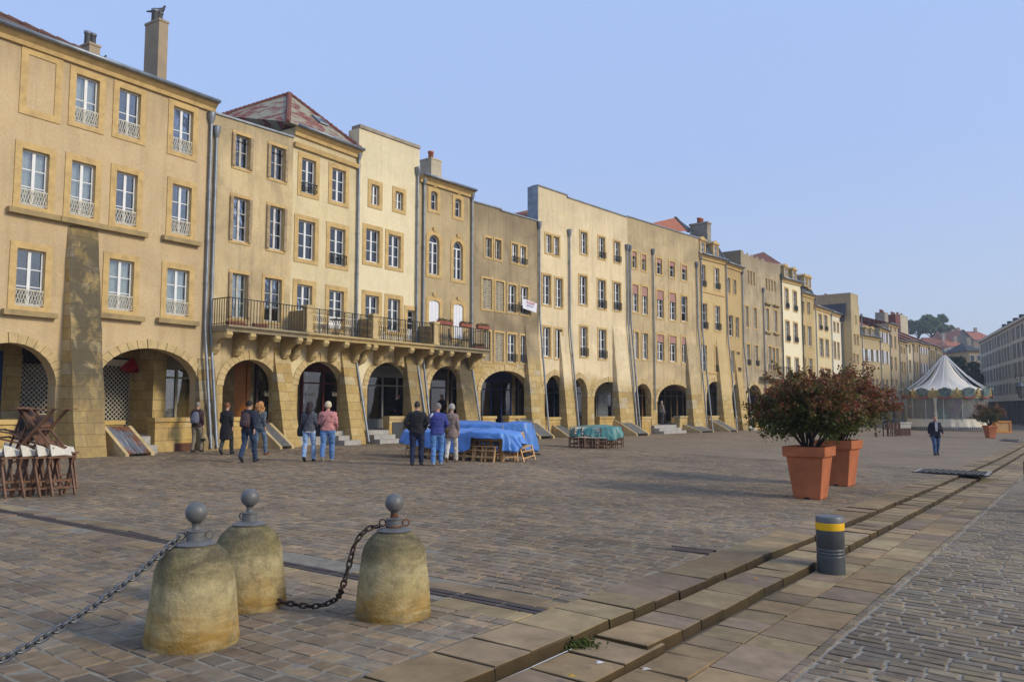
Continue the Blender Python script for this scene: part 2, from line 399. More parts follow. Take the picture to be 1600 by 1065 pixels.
def make_window(b, root, u0, u1, z0, z1, st='', rise=0, sw=.16, stone='stone'):
    """st letters: g lace guard, i iron guard, s sill, c curtain, l louvre shut, w white shutters shut, b beige open shutters,
    p pink blind, d door height, 1 single leaf, 2 / 4 transom rows, x blind panel, n no surround, k brown frame, o old frame"""
    w = u1-u0; dp = .115
    inn = opening(u0, u1, z0, z1, rise)
    if 'x' in st:
        mb = MB(); mb.box(u0-sw, u0, -.03, .10, z0-sw, z1+sw).box(u1, u1+sw, -.03, .10, z0-sw, z1+sw).box(u0, u1, -.03, .10, z1, z1+sw).box(u0, u1, -.03, .10, z0-sw, z0)
        o = mb.build('blind_window', M[stone], root)
        MB().box(u0, u1, .09, .12, z0, z1).build('infill_panel', b.mat, o); return o
    col = 'grey_trim' if 'o' in st else 'whiteold' if 'h' in st else 'white'
    if 'k' in st: col = 'wood'
    mb = MB(); fw = .055
    if rise:
        ring_mesh(mb, opening(u0+fw, u1-fw, z0+fw, z1-fw, rise*.9), inn, dp, dp+.05); zt = z1-rise
    else:
        mb.box(u0, u0+fw, dp, dp+.05, z0, z1).box(u1-fw, u1, dp, dp+.05, z0, z1).box(u0+fw, u1-fw, dp, dp+.05, z1-fw, z1).box(u0+fw, u1-fw, dp, dp+.05, z0, z0+fw*1.3); zt = z1-fw
    cx = (u0+u1)/2
    if '1' not in st and w > .45: mb.box(cx-.045, cx+.045, dp-.012, dp+.045, z0+fw*1.3, zt)
    if rise: mb.box(u0+fw, u1-fw, dp-.005, dp+.044, zt-.06, zt)
    rows = 2 if '2' in st else 4 if '4' in st else 3
    lo = z0+fw*1.3
    if 'd' in st:
        mb.box(u0+fw, u1-fw, dp+.004, dp+.042, lo, lo+.45); lo += .45
    for k in range(1, rows):
        zz = lo+(zt-lo)*k/rows; mb.box(u0+fw, u1-fw, dp+.012, dp+.034, zz-.014, zz+.014)
    o = mb.build('window', M[col], root)
    MB().prism(opening(u0+.02, u1-.02, z0+.02, z1-.02, rise*.95), dp+.02, dp+.026).build('pane', M['glass'], o)
    if 'c' in st:
        mb = MB(); n = 24; vs = []; top = z1-.05-(rise if rise else 0)
        for i in range(n+1):
            x = u0+.03+(w-.06)*i/n; y = dp+.14+.02*math.sin(i*1.9+u0*7)
            if abs(i-n/2) < 1.2: y += .05
            vs += [(x, y, z0+.05), (x, y, top)]
        mb.add(vs, [(2*i, 2*i+2, 2*i+3, 2*i+1) for i in range(n)]); mb.build('curtain', M['curtain'], o, True)
    if 'n' not in st:
        mb = MB(); out = opening(u0-sw, u1+sw, z0-sw*.8, z1+sw, rise)
        ring_mesh(mb, inn, out, -.03, dp+.05)
        if rise: mb.prism([(cx-.09, z1+sw-.02), (cx+.09, z1+sw-.02), (cx+.12, z1+sw+.16), (cx-.12, z1+sw+.16)], -.07, -.01)
        mb.build('surround', M[stone], o)
    else:
        mb = MB(); ring_mesh(mb, inn, opening(u0-.03, u1+.03, z0-.03, z1+.03, rise), -.012, dp+.05); mb.build('surround', M[stone], o)
    if 's' in st: MB().box(u0-sw-.16, u1+sw+.16, -.2, .0, z0-sw*.8-.15, z0-sw*.8+.01).build('sill', M['sill'], o)
    if 'l' in st: 
        mb = MB()
        for k in range(2):
            a = u0+.02+(w/2-.01)*k; e = a+w/2-.03
            mb.box(a, a+.05, .04, .08, z0+.02, z1-.02).box(e-.05, e, .04, .08, z0+.02, z1-.02)
            q = int((z1-z0)/.09)
            for j in range(q): mb.box(a+.05, e-.05, .048+(.01 if j % 2 else 0), .07, z0+.03+j*.09, z0+.09+j*.09)
        mb.build('shutter', M['louver'], o)
    if 'w' in st:
        mb = MB(); k = 6; top = z1-rise*.75
        for j in range(k): mb.box(u0+.02+(w-.04)*j/k+.004, u0+.02+(w-.04)*(j+1)/k-.004, .02+.006*(j % 2), .06, z0+.02, top if rise == 0 else z1-rise+rise*math.sqrt(max(0, 1-((j+.5)/k*2-1)**2))*.9)
        mb.build('shutter', M['shwhite'], o)
    if 'b' in st:
        for sgn, uu in ((-1, u0), (1, u1)):
            mb = MB(); e_ = uu+sgn*.13; lo_, hi_ = min(uu, e_), max(uu, e_); mb.box(lo_, hi_, -.085, -.045, z0, z1)
            for j in range(int((z1-z0)/.10)): mb.box(lo_+.02, hi_-.02, -.095, -.085, z0+.04+j*.10, z0+.10+j*.10)
            mb.build('shutter', M['tanshut'], o)
    if 'v' in st:     # white shutters folded back against the wall
        for sgn in (-1, 1):
            a, e = (u0-w*.52, u0-.02) if sgn < 0 else (u1+.02, u1+w*.52)
            mb = MB(); mb.box(a, e, -.075, -.04, z0, z1)
            for j in range(5): mb.box(a+.05, e-.05, -.09, -.075, z0+.1+(z1-z0-.2)*j/5, z0+.1+(z1-z0-.2)*(j+.8)/5)
            mb.build('shutter', M['shwhite'], o)
    if 'p' in st: MB().box(u0+.02, u1-.02, .03, .09, z1-(z1-z0)*(.28 if '4' not in st else .33), z1-.01).build('roller_blind', M['pink'], o)
    if 'g' in st or 'i' in st:
        mb = MB(); h = min(.42, (z1-z0)*.27) if 'g' in st else min(.5, (z1-z0)*.24); za = z0+.06; zb = za+h; y = -.0 if 'g' in st else -.12; m = M['lace'] if 'g' in st else M['iron']; th = .02
        mb.bar((u0-.02, y, zb), (u1+.02, y, zb), .03); mb.bar((u0-.02, y, za), (u1+.02, y, za), th)
        if 'i' in st:
            for e in (u0, u1): mb.bar((e, y, zb), (e, .02, zb), th); mb.bar((e, y, za), (e, y, zb), th)
        k = max(3, int(w/.15))
        for j in range(k):
            a = u0+w*(j+.5)/k; rr = w/k*.46
            pts = [(a+rr*math.cos(q*math.pi/5), y, (za+zb)/2+h*.42*math.sin(q*math.pi/5)) for q in range(11)]
            mb.tube(pts, .009, 4, caps=False)
            mb.bar((a-rr, y, za), (a+rr, y, zb), .014); mb.bar((a+rr, y, za), (a-rr, y, zb), .014)
        mb.build('window_guard', m, o)
    return o
def arch_pts(xl, xr, zs, zc, n=20):
    c = (xl+xr)/2; h = (xr-xl)/2
    return [(c-h*math.cos(math.pi*i/n), zs+(zc-zs)*math.sin(math.pi*i/n)) for i in range(n+1)]
WT = .45; AD = 2.8; FL = .55
def shell(b, root, rl, holes, arches, depth=9.0, zlow=-.6, screen=0):
    """front sheet with real openings, arch soffits, flank and back walls"""
    poly = [(0, zlow)]
    for (xl, xr, zs, zc) in arches:
        poly += [(xl, zlow)]+arch_pts(xl, xr, zs, zc)+[(xr, zlow)]
    poly += [(b.w, zlow)]+list(reversed(rl))
    loops = [poly]+holes; flat = [p for l in loops for p in l]
    tr = tessellate_polygon([[Vector((p[0], p[1], 0)) for p in l] for l in loops])
    mb = MB(); mb.add([(p[0], 0, p[1]) for p in flat], [tuple(t) for t in tr])
    for (xl, xr, zs, zc) in arches:
        q = [(xl, zlow)]+arch_pts(xl, xr, zs, zc)+[(xr, zlow)]; n = len(q)
        mb.add([(p[0], 0, p[1]) for p in q]+[(p[0], WT, p[1]) for p in q], [(i, i+1, n+i+1, n+i) for i in range(n-1)])
        # inner face of the front wall round the arch
    for (x, z) in (rl[0], rl[-1]):
        if screen: mb.add([(x, 0, z-screen), (x, .7, z-screen), (x, .7, z), (x, 0, z)], [(0, 1, 2, 3)])
        z -= screen; zf = zlow if (not arches or (b.name == 'B1' and x == 0) or b.name in ('B17', 'B26')) else max(a[3] for a in arches)+.2
        mb.add([(x, 0, zf), (x, depth, zf), (x, depth, z), (x, 0, z)], [(0, 1, 2, 3)])
    mb.add([(0, depth, zlow), (b.w, depth, zlow), (b.w, depth, rl[-1][1]-screen), (0, depth, rl[0][1]-screen)], [(0, 1, 2, 3)])
    if screen: mb.add([(p[0], .7, p[1]-screen-1) for p in rl]+[(p[0], .7, p[1]) for p in rl], [(i, i+1, len(rl)+i+1, len(rl)+i) for i in range(len(rl)-1)]); mb.add([(p[0], 0, p[1]) for p in rl]+[(p[0], .7, p[1]) for p in rl], [(i, i+1, len(rl)+i+1, len(rl)+i) for i in range(len(rl)-1)])
    # floors: dark slab above the arcade keeps rooms closed
    o = mb.build('wall', b.mat, root, fix=False)
    return o
def trim_arch(root, a, mat, w=.30, y=-.035):
    xl, xr, zs, zc = a; n = 17; c = (xl+xr)/2; h = (xr-xl)/2; mb = MB()
    for i in range(n):
        q = []
        for k, e in ((i, .006), (i+1, -.006)):
            t = math.pi*k/n+e
            q.append((t,))
        t0, t1 = q[0][0], q[1][0]
        P = lambda t, g: (c-(h+g)*math.cos(t), zs+(zc-zs+g)*math.sin(t))
        ww = w*(1.0 if i != n//2 else 1.15)
        pts = [P(t0, -.012), P(t1, -.012), P(t1, ww), P(t0, ww)]
        mb.prism(pts, y-(.02 if i == n//2 else 0.003*(i % 2)), .25)
    return mb.build('arch_trim', mat, root)
def cornice(root, rl, mat, h=.32, out=.28, gut=True):
    for (x0, z0), (x1, z1) in zip(rl[:-1], rl[1:]):
        if abs(x1-x0) < .05: continue
        mb = MB(); prof = [(0, -h), (-out*.35, -h), (-out*.45, -h*.6), (-out*.8, -h*.35), (-out, -h*.1), (-out, 0), (0.1, 0)]
        vs = [(x0, p[0], z0+p[1]) for p in prof]+[(x1, p[0], z1+p[1]) for p in prof]; n = len(prof)
        mb.add(vs, [(i, (i+1) % n, n+(i+1) % n, n+i) for i in range(n)]+[tuple(range(n)), tuple(range(2*n-1, n-1, -1))])
        o = mb.build('cornice', mat, root)
        if gut: MB().tube([(x0, -out-.06, z0+.03), (x1, -out-.06, z1+.03)], .075, 8).build('gutter', M['zinc'], o, True)
def coping(root, rl, mat, th=.07):
    mb = MB()
    for (x0, z0), (x1, z1) in zip(rl[:-1], rl[1:]):
        if abs(x1-x0) < .05: mb.box(min(x0, x1)-.04, min(x0, x1)+.0, -.06, .5, min(z0, z1), max(z0, z1)); continue
        mb.add([(x0, -.06, z0), (x1, -.06, z1), (x1, .5, z1), (x0, .5, z0), (x0, -.06, z0+th), (x1, -.06, z1+th), (x1, .5, z1+th), (x0, .5, z0+th)],
               [(0,3,2,1),(4,5,6,7),(0,1,5,4),(1,2,6,5),(2,3,7,6),(3,0,4,7)])
    mb.build('coping', mat, root)
def chimney(b, root, x0, x1, yt, yb, yo, dep, mat, pots=2, potc='zinc', potr=.1, poth=.35, cap=False):
    u0, zt = uv(b, x0, yt, yo); u1, _ = uv(b, x1, yt, yo); _, zb = uv(b, (x0+x1)/2, yb, yo)
    w = u1-u0; mb = MB(); mb.box(u0, u1, yo, yo+dep, zb-1.5, zt)
    if cap: mb.box(u0-.07, u1+.07, yo-.07, yo+dep+.07, zt-.14, zt)
    mb.box(u0-.025, u1+.025, yo-.025, yo+dep+.025, zt-.06, zt+.02)
    o = mb.build('chimney', mat, root)
    for k in range(pots):
        mb = MB(); cxx = u0+w*(k+.5)/pots
        mb.lathe([(potr, 0), (potr*.95, poth*.8), (potr*1.15, poth*.82), (potr*1.15, poth)], 12, (cxx, yo+dep/2, zt+.02)); mb.build('chimney_pot', M[potc], o, True)
    return o
def pipe(b, root, x, yt, ylean=None, p=.85, ybut=None, r=.055, hopper=True, zb=None, mat='zinc', du=0.0):
    u, zt = uv(b, x, yt); u += du; mb = MB(); y0 = -.10
    pts = [(u, y0, zt)]
    if ylean:
        _, zl = uv(b, x, ylean); pts += [(u, y0, zl+.25), (u, y0-.02, zl)]
        pts += [(u+.05, -p-.06, .25), (u+.05, -p-.10, .08)]
    else: pts += [(u, y0, zb if zb is not None else .1)]
    o = None
    mb.tube(pts, r, 10)
    for i in range(len(pts)-1):
        a, e = Vector(pts[i]), Vector(pts[i+1]); L = (e-a).length; k = int(L/1.9)
        for j in range(1, k+1):
            q = a.lerp(e, j/(k+1)); d = (e-a).normalized(); mb.tube([q-d*.05, q+d*.05], r*1.22, 10)
    if hopper: mb.lathe([(r*1.1, -.3), (.13, -.08), (.14, .12), (.15, .12)], 10, (u, y0, zt))
    return mb.build('downpipe', M[mat], root, 'auto')
def buttress(b, root, x0, x1, yt, p=.85, mat='ashlar_mid', ybase=690):
    u0, _ = uv(b, x0, ybase, -p); u1, _ = uv(b, x1, ybase, -p); _, zt = uv(b, x0, yt)
    mb = MB(); n = 14; zl = -.5
    vs = []; rs = random.Random(int(x0*10))
    for i in range(n+1):
        z = zl+(zt-zl)*i/n; pr = p*(1-max(0, z)/zt) if z > .4 else p*(1-.4/zt)+.0
        if z <= .42: pr += .08
        j = lambda a: rs.uniform(-a, a)
        vs += [(u0+j(.014), 0.05, z), (u0+j(.014), -pr+j(.012), z), ((u0+u1)/2, -pr+j(.02)-.015, z), (u1+j(.014), -pr+j(.012), z), (u1+j(.014), 0.05, z)]
    fs = []
    for i in range(n):
        for k in range(4): fs.append((i*5+k, i*5+k+1, (i+1)*5+k+1, (i+1)*5+k))
    fs.append(tuple(n*5+k for k in range(5)))
    mb.add(vs, fs); mm = M[mat] if isinstance(mat, str) else mat
    if mat == 'ashlar_dirty':
        mb.m = [1 if (k % 4 in (1, 2) and 0 < k//4) else 0 for k in range(len(mb.f))]; mm = [M['ashlar'], M['ashlar_dirty']]
    o = mb.build('buttress', mm, root); return o, u0, u1
# ------------------------------------------------------------------ arcades
def grille(root, u0, u1, z0, z1, y, mat, sp=.16, name='roller_grille'):
    mb = MB(); h = z1-z0
    k = u0-h
    while k < u1:
        for s in (1, -1):
            a = [k, z0] if s > 0 else [k, z1]; e = [k+h, z1] if s > 0 else [k+h, z0]
            t0 = max(0, (u0-a[0])/h); t1 = min(1, (u1-a[0])/h)
            if t1 > t0:
                mb.bar((a[0]+h*t0, y, a[1]+(e[1]-a[1])*t0), (a[0]+h*t1, y, a[1]+(e[1]-a[1])*t1), .016)
        k += sp
    mb.box(u0, u1, y-.02, y+.02, z0-.03, z0).box(u0, u1, y-.08, y+.12, z1, z1+.22)
    return mb.build(name, mat, root)
def at_back(b, x, y=650): return uv(b, x, y, AD-.1)[0]
def shopfront(b, root, u0, u1, col, h=2.55, kind=0, y=AD-.12, text=None, tsz=.3, tcol=None, glow=None):
    fm = simple('shop_paint_%02d%02d%02d' % tuple(int(c*99) for c in col), col, .45, var=.1)
    mb = MB(); z0 = FL; n = max(1, round((u1-u0)/1.05)); w = (u1-u0)/n
    mb.box(u0, u1, y-.06, y+.05, z0+h, z0+h+.5); mb.box(u0, u1, y-.1, y, z0+h+.5, z0+h+.58)
    for i in range(n+1):
        x = u0+w*i; mb.box(x-.05, x+.05, y-.04, y+.04, z0, z0+h)
    for i in range(n):
        a, e = u0+w*i+.05, u0+w*(i+1)-.05
        mb.box(a, e, y-.02, y+.02, z0, z0+(.45 if i % 2 == 0 else .2)); mb.box(a, e, y-.02, y+.02, z0+2.05, z0+2.12)
        if i % 2: mb.box(e-.12, e-.08, y-.09, y-.05, z0+.9, z0+1.25)
    o = mb.build('shopfront', fm, root)
    MB().box(u0+.03, u1-.03, y, y+.008, z0+.1, z0+h-.02).build('shop_glass', M['glass'], o)
    if kind == 1:
        mb = MB()
        for i in range(n):
            a, e = u0+w*i+.12, u0+w*(i+1)-.12; mb.box(a, e, y+.03, y+.05, z0+.3, z0+1.9)
        mb.build('door_panel', simple('ochre_door_panel', (.30, .17, .05), .6), o)
    if kind == 2:
        mb = MB()
        for j in range(26): mb.box(u0+.1, u0+w*1.4, y-.05-(.012 if j % 2 else 0), y-.03, z0+.1+j*.09, z0+.17+j*.09)
        mb.build('roller_shutter', M['zinc'], o)
    if text:
        for (tt, ux, tz, sz) in text:
            text_mesh('lettering', tt, sz, tcol or M['lace'], o, Matrix.Translation((u0+(u1-u0)*ux, y-.075, z0+tz)) @ Matrix.Rotation(math.pi/2, 4, 'X'))
    return o
def arcade(b, root, arches, shops, cl=None, tr=True, wall=None):
    zt = max(a[3] for a in arches)+.12
    wm = wall or M['ashlar_mid']
    MB().box(.0, b.w, .12, AD+.1, -.5, FL).build('arcade_floor', M['step'], root)
    MB().box(.01, b.w-.01, .02, AD+.3, zt, zt+.15).build('arcade_ceiling', M['cement'], root)
    e0 = at_back(b, b.px0) if b.name != 'B1' else 0; e1 = at_back(b, b.px1)
    if b.name in ('B1', 'B17'): e1 = b.w if b.name == 'B17' else e1
    ss = sorted([(max(e0+.15, at_back(b, q[0])), min(e1-.1, at_back(b, q[1])), q[2]) for q in shops])
    ss = [q for q in ss if q[1] > q[0]+.3]; H = min(3.05, zt-.1-FL)
    poly = [(e0, FL)]
    for a, e, d in ss: poly += [(a, FL), (a, FL+H), (e, FL+H), (e, FL)]
    poly += [(e1, FL), (e1, zt), (e0, zt)]
    mb = MB(); mb.prism([(p[0], min(p[1], zt-.02)) for p in poly], AD, AD+.25); mb.build('arcade_back_wall', wm, root)
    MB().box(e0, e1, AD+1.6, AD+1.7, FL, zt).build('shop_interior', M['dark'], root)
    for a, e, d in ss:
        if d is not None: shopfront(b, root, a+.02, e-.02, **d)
def parapet(b, root, x0, x1, top=1.02, yp=652, panel=False, mat='porch'):
    u0, _ = uv(b, x0, yp); u1, _ = uv(b, x1, yp); mb = MB()
    mb.box(u0, u1, -.10, .30, -.5, top); mb.box(u0-.05, u1+.05, -.16, .36, top, top+.14)
    o = mb.build('parapet', M[mat], root)
    if panel: MB().box(u0+.18, u1-.1, -.14, -.10, .1, top-.12).build('hatch_panel', M['bollard'], o)
    return u0, u1
def steps(b, root, x0, x1, yp=685, n=3, yo=-.4):
    u0, _ = uv(b, x0, yp, yo); u1, _ = uv(b, x1, yp, yo); mb = MB()
    for k in range(n):
        mb.box(u0+.02*k, u1-.02*k, -.38*(n-k)+.12, -.38*(n-k-1)+.12 if k < n-1 else .12, -.5, FL*(k+1)/n+.002)
    mb.build('steps', M['step'], root)
def hatch(b, root, x0, x1, yp=655, top=.92, out=1.5, rust=True, mat=None):
    u0, _ = uv(b, x0, yp); u1, _ = uv(b, x1, yp); mb = MB()
    prof = [(-.10, -.4), (-.10, top), (-.18, top), (-out, .08), (-out, -.4)]
    for a in (u0-.10, u1-.02): mb.xprism(prof, a, a+.12)
    o = mb.build('cellar_hatch', M['stone2'], root)
    mb = MB(); sl = Vector((0, -out+.18, .08-top)).normalized(); nr = Vector((0, sl.z, -sl.y))
    if nr.z < 0: nr = -nr
    n = 5
    for i in range(n):
        a = u0+.03+(u1-u0-.06)*i/n; e = u0+.03+(u1-u0-.06)*(i+1)/n-.01
        p0 = Vector((0, -.17, top-.05)); p1 = Vector((0, -out+.05, .07))
        q = [p0, p1, p1+nr*.04, p0+nr*.04]; mb.xprism([(v.y, v.z) for v in q], a, e)
    mb.build('hatch_door', mat or M['hatchmat'], o)
def hatchmat():
    m, t, b, oc = newmat('weathered_hatch_boards')
    v = t.mapping(oc, (14, 1.2, 1.2)); n = t.noise(v, 1.2, 8, .75, .4); n2 = t.noise(oc, 1.3, 5, .6)
    c = t.ramp(n, [(.3, (.04, .045, .05)), (.5, (.13, .14, .16)), (.62, (.28, .29, .31)), (.75, (.08, .08, .085))])
    c2 = t.ramp(n, [(.3, (.05, .03, .025)), (.6, (.22, .085, .035)), (.8, (.33, .15, .08))])
    t.link(t.mix(t.ramp(n2, [(.48, 0), (.56, 1)]), c, c2), b.inputs['Base Color']); b.inputs['Roughness'].default_value = .85
    t.link(t.bump(n, .6, .01), b.inputs['Normal']); return m
M['hatchmat'] = hatchmat()
M['hatchgrey'] = simple('grey_hatch_slab', (.13, .125, .11), .9, var=.3)
# ------------------------------------------------------------------ roofs
def slope_roof(b, root, rl, rise, run, mat, over=.2, d2=None, name='roof'):
    x0, z0 = rl[0]; x1, z1 = rl[-1]; mb = MB()
    vs = [(x0, -over, z0+.05), (x1, -over, z1+.05), (x1, run, z1+rise), (x0, run, z0+rise), (x1, 9, z1-.5), (x0, 9, z0-.5)]
    mb.add(vs, [(0, 1, 2, 3), (3, 2, 4, 5)]); mb.add([(x0, 0, z0), (x0, run, z0+rise), (x0, 9, z0)], [(0, 1, 2)]); mb.add([(x1, 0, z1), (x1, run, z1+rise), (x1, 9, z1)], [(0, 1, 2)])
    o = mb.build(name, mat, root, fix=False); o2 = MB()
    n = int((Vector((x1-x0, 0))).length/.28)
    return o
def flat_roof(b, root, rl, drop=.7):
    mb = MB(); z = min(p[1] for p in rl)-drop
    mb.add([(0, .05, z), (b.w, .05, z), (b.w, 9, z), (0, 9, z)], [(0, 1, 2, 3)]); mb.build('roof', M['zinc'], root, fix=False)
def mansard(b, root, rl, rise, inset, mat, dorm, top=None, topmat=None):
    x0, z0 = rl[0]; x1, z1 = rl[-1]; mb = MB()
    mb.add([(x0, -.05, z0+.02), (x1, -.05, z1+.02), (x1, inset, z1+rise), (x0, inset, z0+rise), (x0, 9, z0+.02), (x1, 9, z1+.02), (x1, 8.2, z1+rise), (x0, 8.2, z0+rise)],
           [(0, 1, 2, 3), (0, 3, 7, 4), (1, 5, 6, 2), (4, 7, 6, 5)])
    o = mb.build('mansard_roof', mat, root, fix=False)
    mb = MB(); tr = top or .9
    mb.add([(x0, inset, z0+rise), (x1, inset, z1+rise), (x1, 4.2, z1+rise+tr), (x0, 4.2, z0+rise+tr), (x1, 8.2, z1+rise), (x0, 8.2, z0+rise)], [(0, 1, 2, 3), (3, 2, 4, 5), (0, 3, 5), (1, 4, 2)])
    mb.build('roof', topmat or mat, root, fix=False)
    mb = MB(); mb.bar((x0, inset-.03, z0+rise+.03), (x1, inset-.03, z1+rise+.03), .12); mb.bar((x0, -.1, z0+.06), (x0+.02, inset, z0+rise), .1); mb.bar((x1, -.1, z1+.06), (x1-.02, inset, z1+rise), .1); mb.build('flashing', M['zinc'], o)
    for (cx, yt, yb, w) in dorm:
        u, zt = uv(b, cx, yt, 0.0); _, zb = uv(b, cx, yb, 0.0); ua, _ = uv(b, cx-w/2, yt); ub, _ = uv(b, cx+w/2, yt); w2 = (ub-ua)/2
        m2 = MB(); m2.box(u-w2-.16, u-w2, -.02, inset+.5, zb-.1, zt+.05).box(u+w2, u+w2+.16, -.02, inset+.5, zb-.1, zt+.05).box(u-w2, u+w2, -.02, inset+.5, zt-.06, zt+.05).box(u-w2-.26, u+w2+.26, -.12, inset+.6, zt+.05, zt+.17).box(u-w2, u+w2, -.02, .3, zb-.1, zb)
        m2.prism([(u-w2-.2, zt+.17), (u+w2+.2, zt+.17), (u, zt+.38)], -.08, inset+.5)
        d = m2.build('dormer', M['stone'], root)
        fw = MB(); fw.box(u-w2, u-w2+.05, .06, .1, zb, zt-.06).box(u+w2-.05, u+w2, .06, .1, zb, zt-.06).box(u-.03, u+.03, .055, .1, zb, zt-.06).box(u-w2, u+w2, .065, .095, zt-.11, zt-.06).box(u-w2, u+w2, .065, .095, zb+.0, zb+.05).box(u-w2, u+w2, .07, .09, (zb+zt)/2-.02, (zb+zt)/2+.02)
        fw.build('window', M['white'], d); MB().box(u-w2, u+w2, .1, .11, zb, zt-.05).build('pane', M['glass'], d)
# ------------------------------------------------------------------ building assembler
def dummy(): pass
def mk_building(n, name, label, mat, top, wins, arches, sw=.16, screen=0, stone='stone', trim='stone2', roof='flat', top_kind='coping', cornice_dz=0, shops=None, stk='', group='houses of the arcaded terrace', trimw=.28):
    b = BL[n]; b.mat = mat
    root = thing(name, label, 'house', (b.o.x, b.o.y, b.z), b.rz, group); b.root = root
    rl = [uv(b, x, y) for x, y in top]; rl[0] = (0, rl[0][1]); rl[-1] = (b.w, rl[-1][1]); b.rl = rl
    mat.node_tree.nodes['TOPZ'].outputs[0].default_value = max(z for _, z in rl)
    holes = []; ws = []; rw = random.Random(len(label)*7+len(wins))
    for wd in wins:
        cx, yt, yb, w = wd[:4]; st = (wd[4] if len(wd) > 4 else '')+stk; rise = wd[5] if len(wd) > 5 else 0
        ym = (yt+yb)/2; ua, _ = uv(b, cx-w/2, ym); ub, _ = uv(b, cx+w/2, ym); u, zt = uv(b, cx, yt); _, zb = uv(b, cx, yb)
        st += 'c' if (rw.random() < .6 and not any(q in st for q in 'cxwl')) else ''; ws.append((ua, ub, zb, zt, st, rise)); g = .012
        if 'x' in st: continue
        holes.append([(p[0], p[1]) for p in opening(ua-g, ub+g, zb-g, zt+g, rise)])
    ar = []
    for (xl, xr, yc, ys) in arches:
        ua, _ = uv(b, xl, ys); ub, zs = uv(b, xr, ys); _, zc = uv(b, (xl+xr)/2, yc)
        ua = max(ua, .3); ub = min(ub, b.w-.25); ar.append((ua, ub, zs, max(zc, zs+.4)))
    b.ar = ar
    b.wall = shell(b, root, rl, holes, ar, screen=screen)
    for i, w in enumerate(ws): make_window(b, root, w[0], w[1], w[2], w[3], w[4], w[5], sw if 'n' not in w[4] else .03, stone)
    for a in ar: trim_arch(root, a, M[trim], trimw)
    sh = shops if shops is not None else [(top[0][0]+(top[-1][0]-top[0][0])*.12, top[-1][0]-(top[-1][0]-top[0][0])*.12, dict(col=(.06, .06, .07)))]
    b.px0, b.px1 = top[0][0], top[-1][0]
    if ar: arcade(b, root, ar, sh)
    if top_kind == 'cornice': cornice(root, [(x, z+cornice_dz) for x, z in rl], M[stone], gut=True)
    elif top_kind == 'coping': coping(root, rl, M['zinc'])
    if roof == 'flat': flat_roof(b, root, rl, .7+screen)
    return b, root
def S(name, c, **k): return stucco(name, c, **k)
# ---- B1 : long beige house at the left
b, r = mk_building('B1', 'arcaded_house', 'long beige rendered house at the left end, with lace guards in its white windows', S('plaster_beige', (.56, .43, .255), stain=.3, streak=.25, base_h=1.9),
    [(-70, 17), (336, 164)],
    [(64, 92, 176, 44, 'x'), (136, 120.5, 196, 37, 'g2c'), (202, 142, 214, 34, 'g2'), (285.5, 170, 240, 31, 'g2'), (-50, 208, 300, 44, 'g2'), (-48, 372, 466, 44, 'g'),
     (54, 236, 323.5, 43, 'gsc'), (129, 254, 338.5, 38, 'gsc'), (197, 270, 352, 33, 'gs'), (283, 290, 367, 30, 'gs'),
     (47, 390, 478.6, 45, 'gs'), (188.5, 406, 485, 39, 'gs'), (277, 420.5, 493, 35, 'gs')],
    [(-66, 87, 534, 602), (152, 309, 543, 600)], top_kind='cornice', roof='none', trimw=.26,
    shops=[], sw=.2)
B1 = b
def u_of(b, x, y, yo=0): return uv(b, x, y, yo)[0]
bb = AD
# shops seen through the two wide arches
for ch in [c for c in r.children if c.name.startswith('arcade_back_wall')]: bpy.data.objects.remove(ch)
x = [at_back(b, v) for v in (-60, 2, 17, 33, 80, 150, 163, 205, 222, 241, 303, 320)]
zt = max(a[3] for a in b.ar)+.12
mb = MB()
for a, e, z0 in ((0, x[0], FL), (x[0], x[1], 3.3), (x[1]+.02, x[3], FL), (x[3], x[4], 3.35), (x[4], x[5]+.1, FL), (x[5]+.1, x[7], 3.3), (x[7], x[9], FL), (x[9], x[10], 3.35), (x[10], max(b.w, at_back(b, 341)), FL)):
    if e > a+.01: mb.box(a, e, AD, AD+.25, z0, zt-.01)
mb.build('arcade_back_wall', M['ashlar'], r)
o = MB().box(x[0], x[1], AD+.06, AD+.1, FL, 3.3).box(x[1]-.12, x[1], AD-.02, AD+.06, FL, 3.3).build('blue_door', simple('blue_door_paint', (.02, .06, .15), .5), r)
grille(r, x[3], x[4], FL+.75, 3.0, AD+.03, M['lace']); 
o = MB().box(x[3], x[4], AD+.04, AD+.09, FL, FL+.72).box(x[3], x[4], AD+.16, AD+.2, FL, 3.3).build('shop_window', M['zinc'], r)
o.data.materials[0] = simple('dark_shop_window', (.03, .03, .035), .3)
o = MB().box(x[3], x[4]+.3, AD-.06, AD+.02, 2.95, 3.75).build('shop_sign', M['dark'], r)
text_mesh('lettering', 'n', 1.15, M['lace'], o, Matrix.Translation((x[3]+.62, AD-.075, 3.5)) @ Matrix.Rotation(math.pi/2, 4, 'X'))
grille(r, x[5], x[7], FL+.1, 3.0, AD+.03, M['lace']); MB().box(x[5], x[7], AD+.16, AD+.2, FL, 3.3).build('shop_window', simple('dark_shop_window', (.03, .03, .035), .3), r)
mb = MB(); ua = x[7]; mb.add([(ua-.5, AD-.05, 2.9), (ua, AD-.05, 2.9), (ua, AD-.05, 3.35), (ua-.42, AD-.45, 2.75), (ua, AD-.45, 2.75), (ua, AD-.42, 2.95)], [(0, 1, 2), (0, 3, 4, 1), (2, 5, 4), (2, 0, 3, 5), (1, 4, 5, 2)]); mb.build('awning', simple('red_awning', (.45, .012, .012), .7), r)
shopfront(b, r, x[9], x[10], (.30, .26, .18), h=2.4, kind=1)
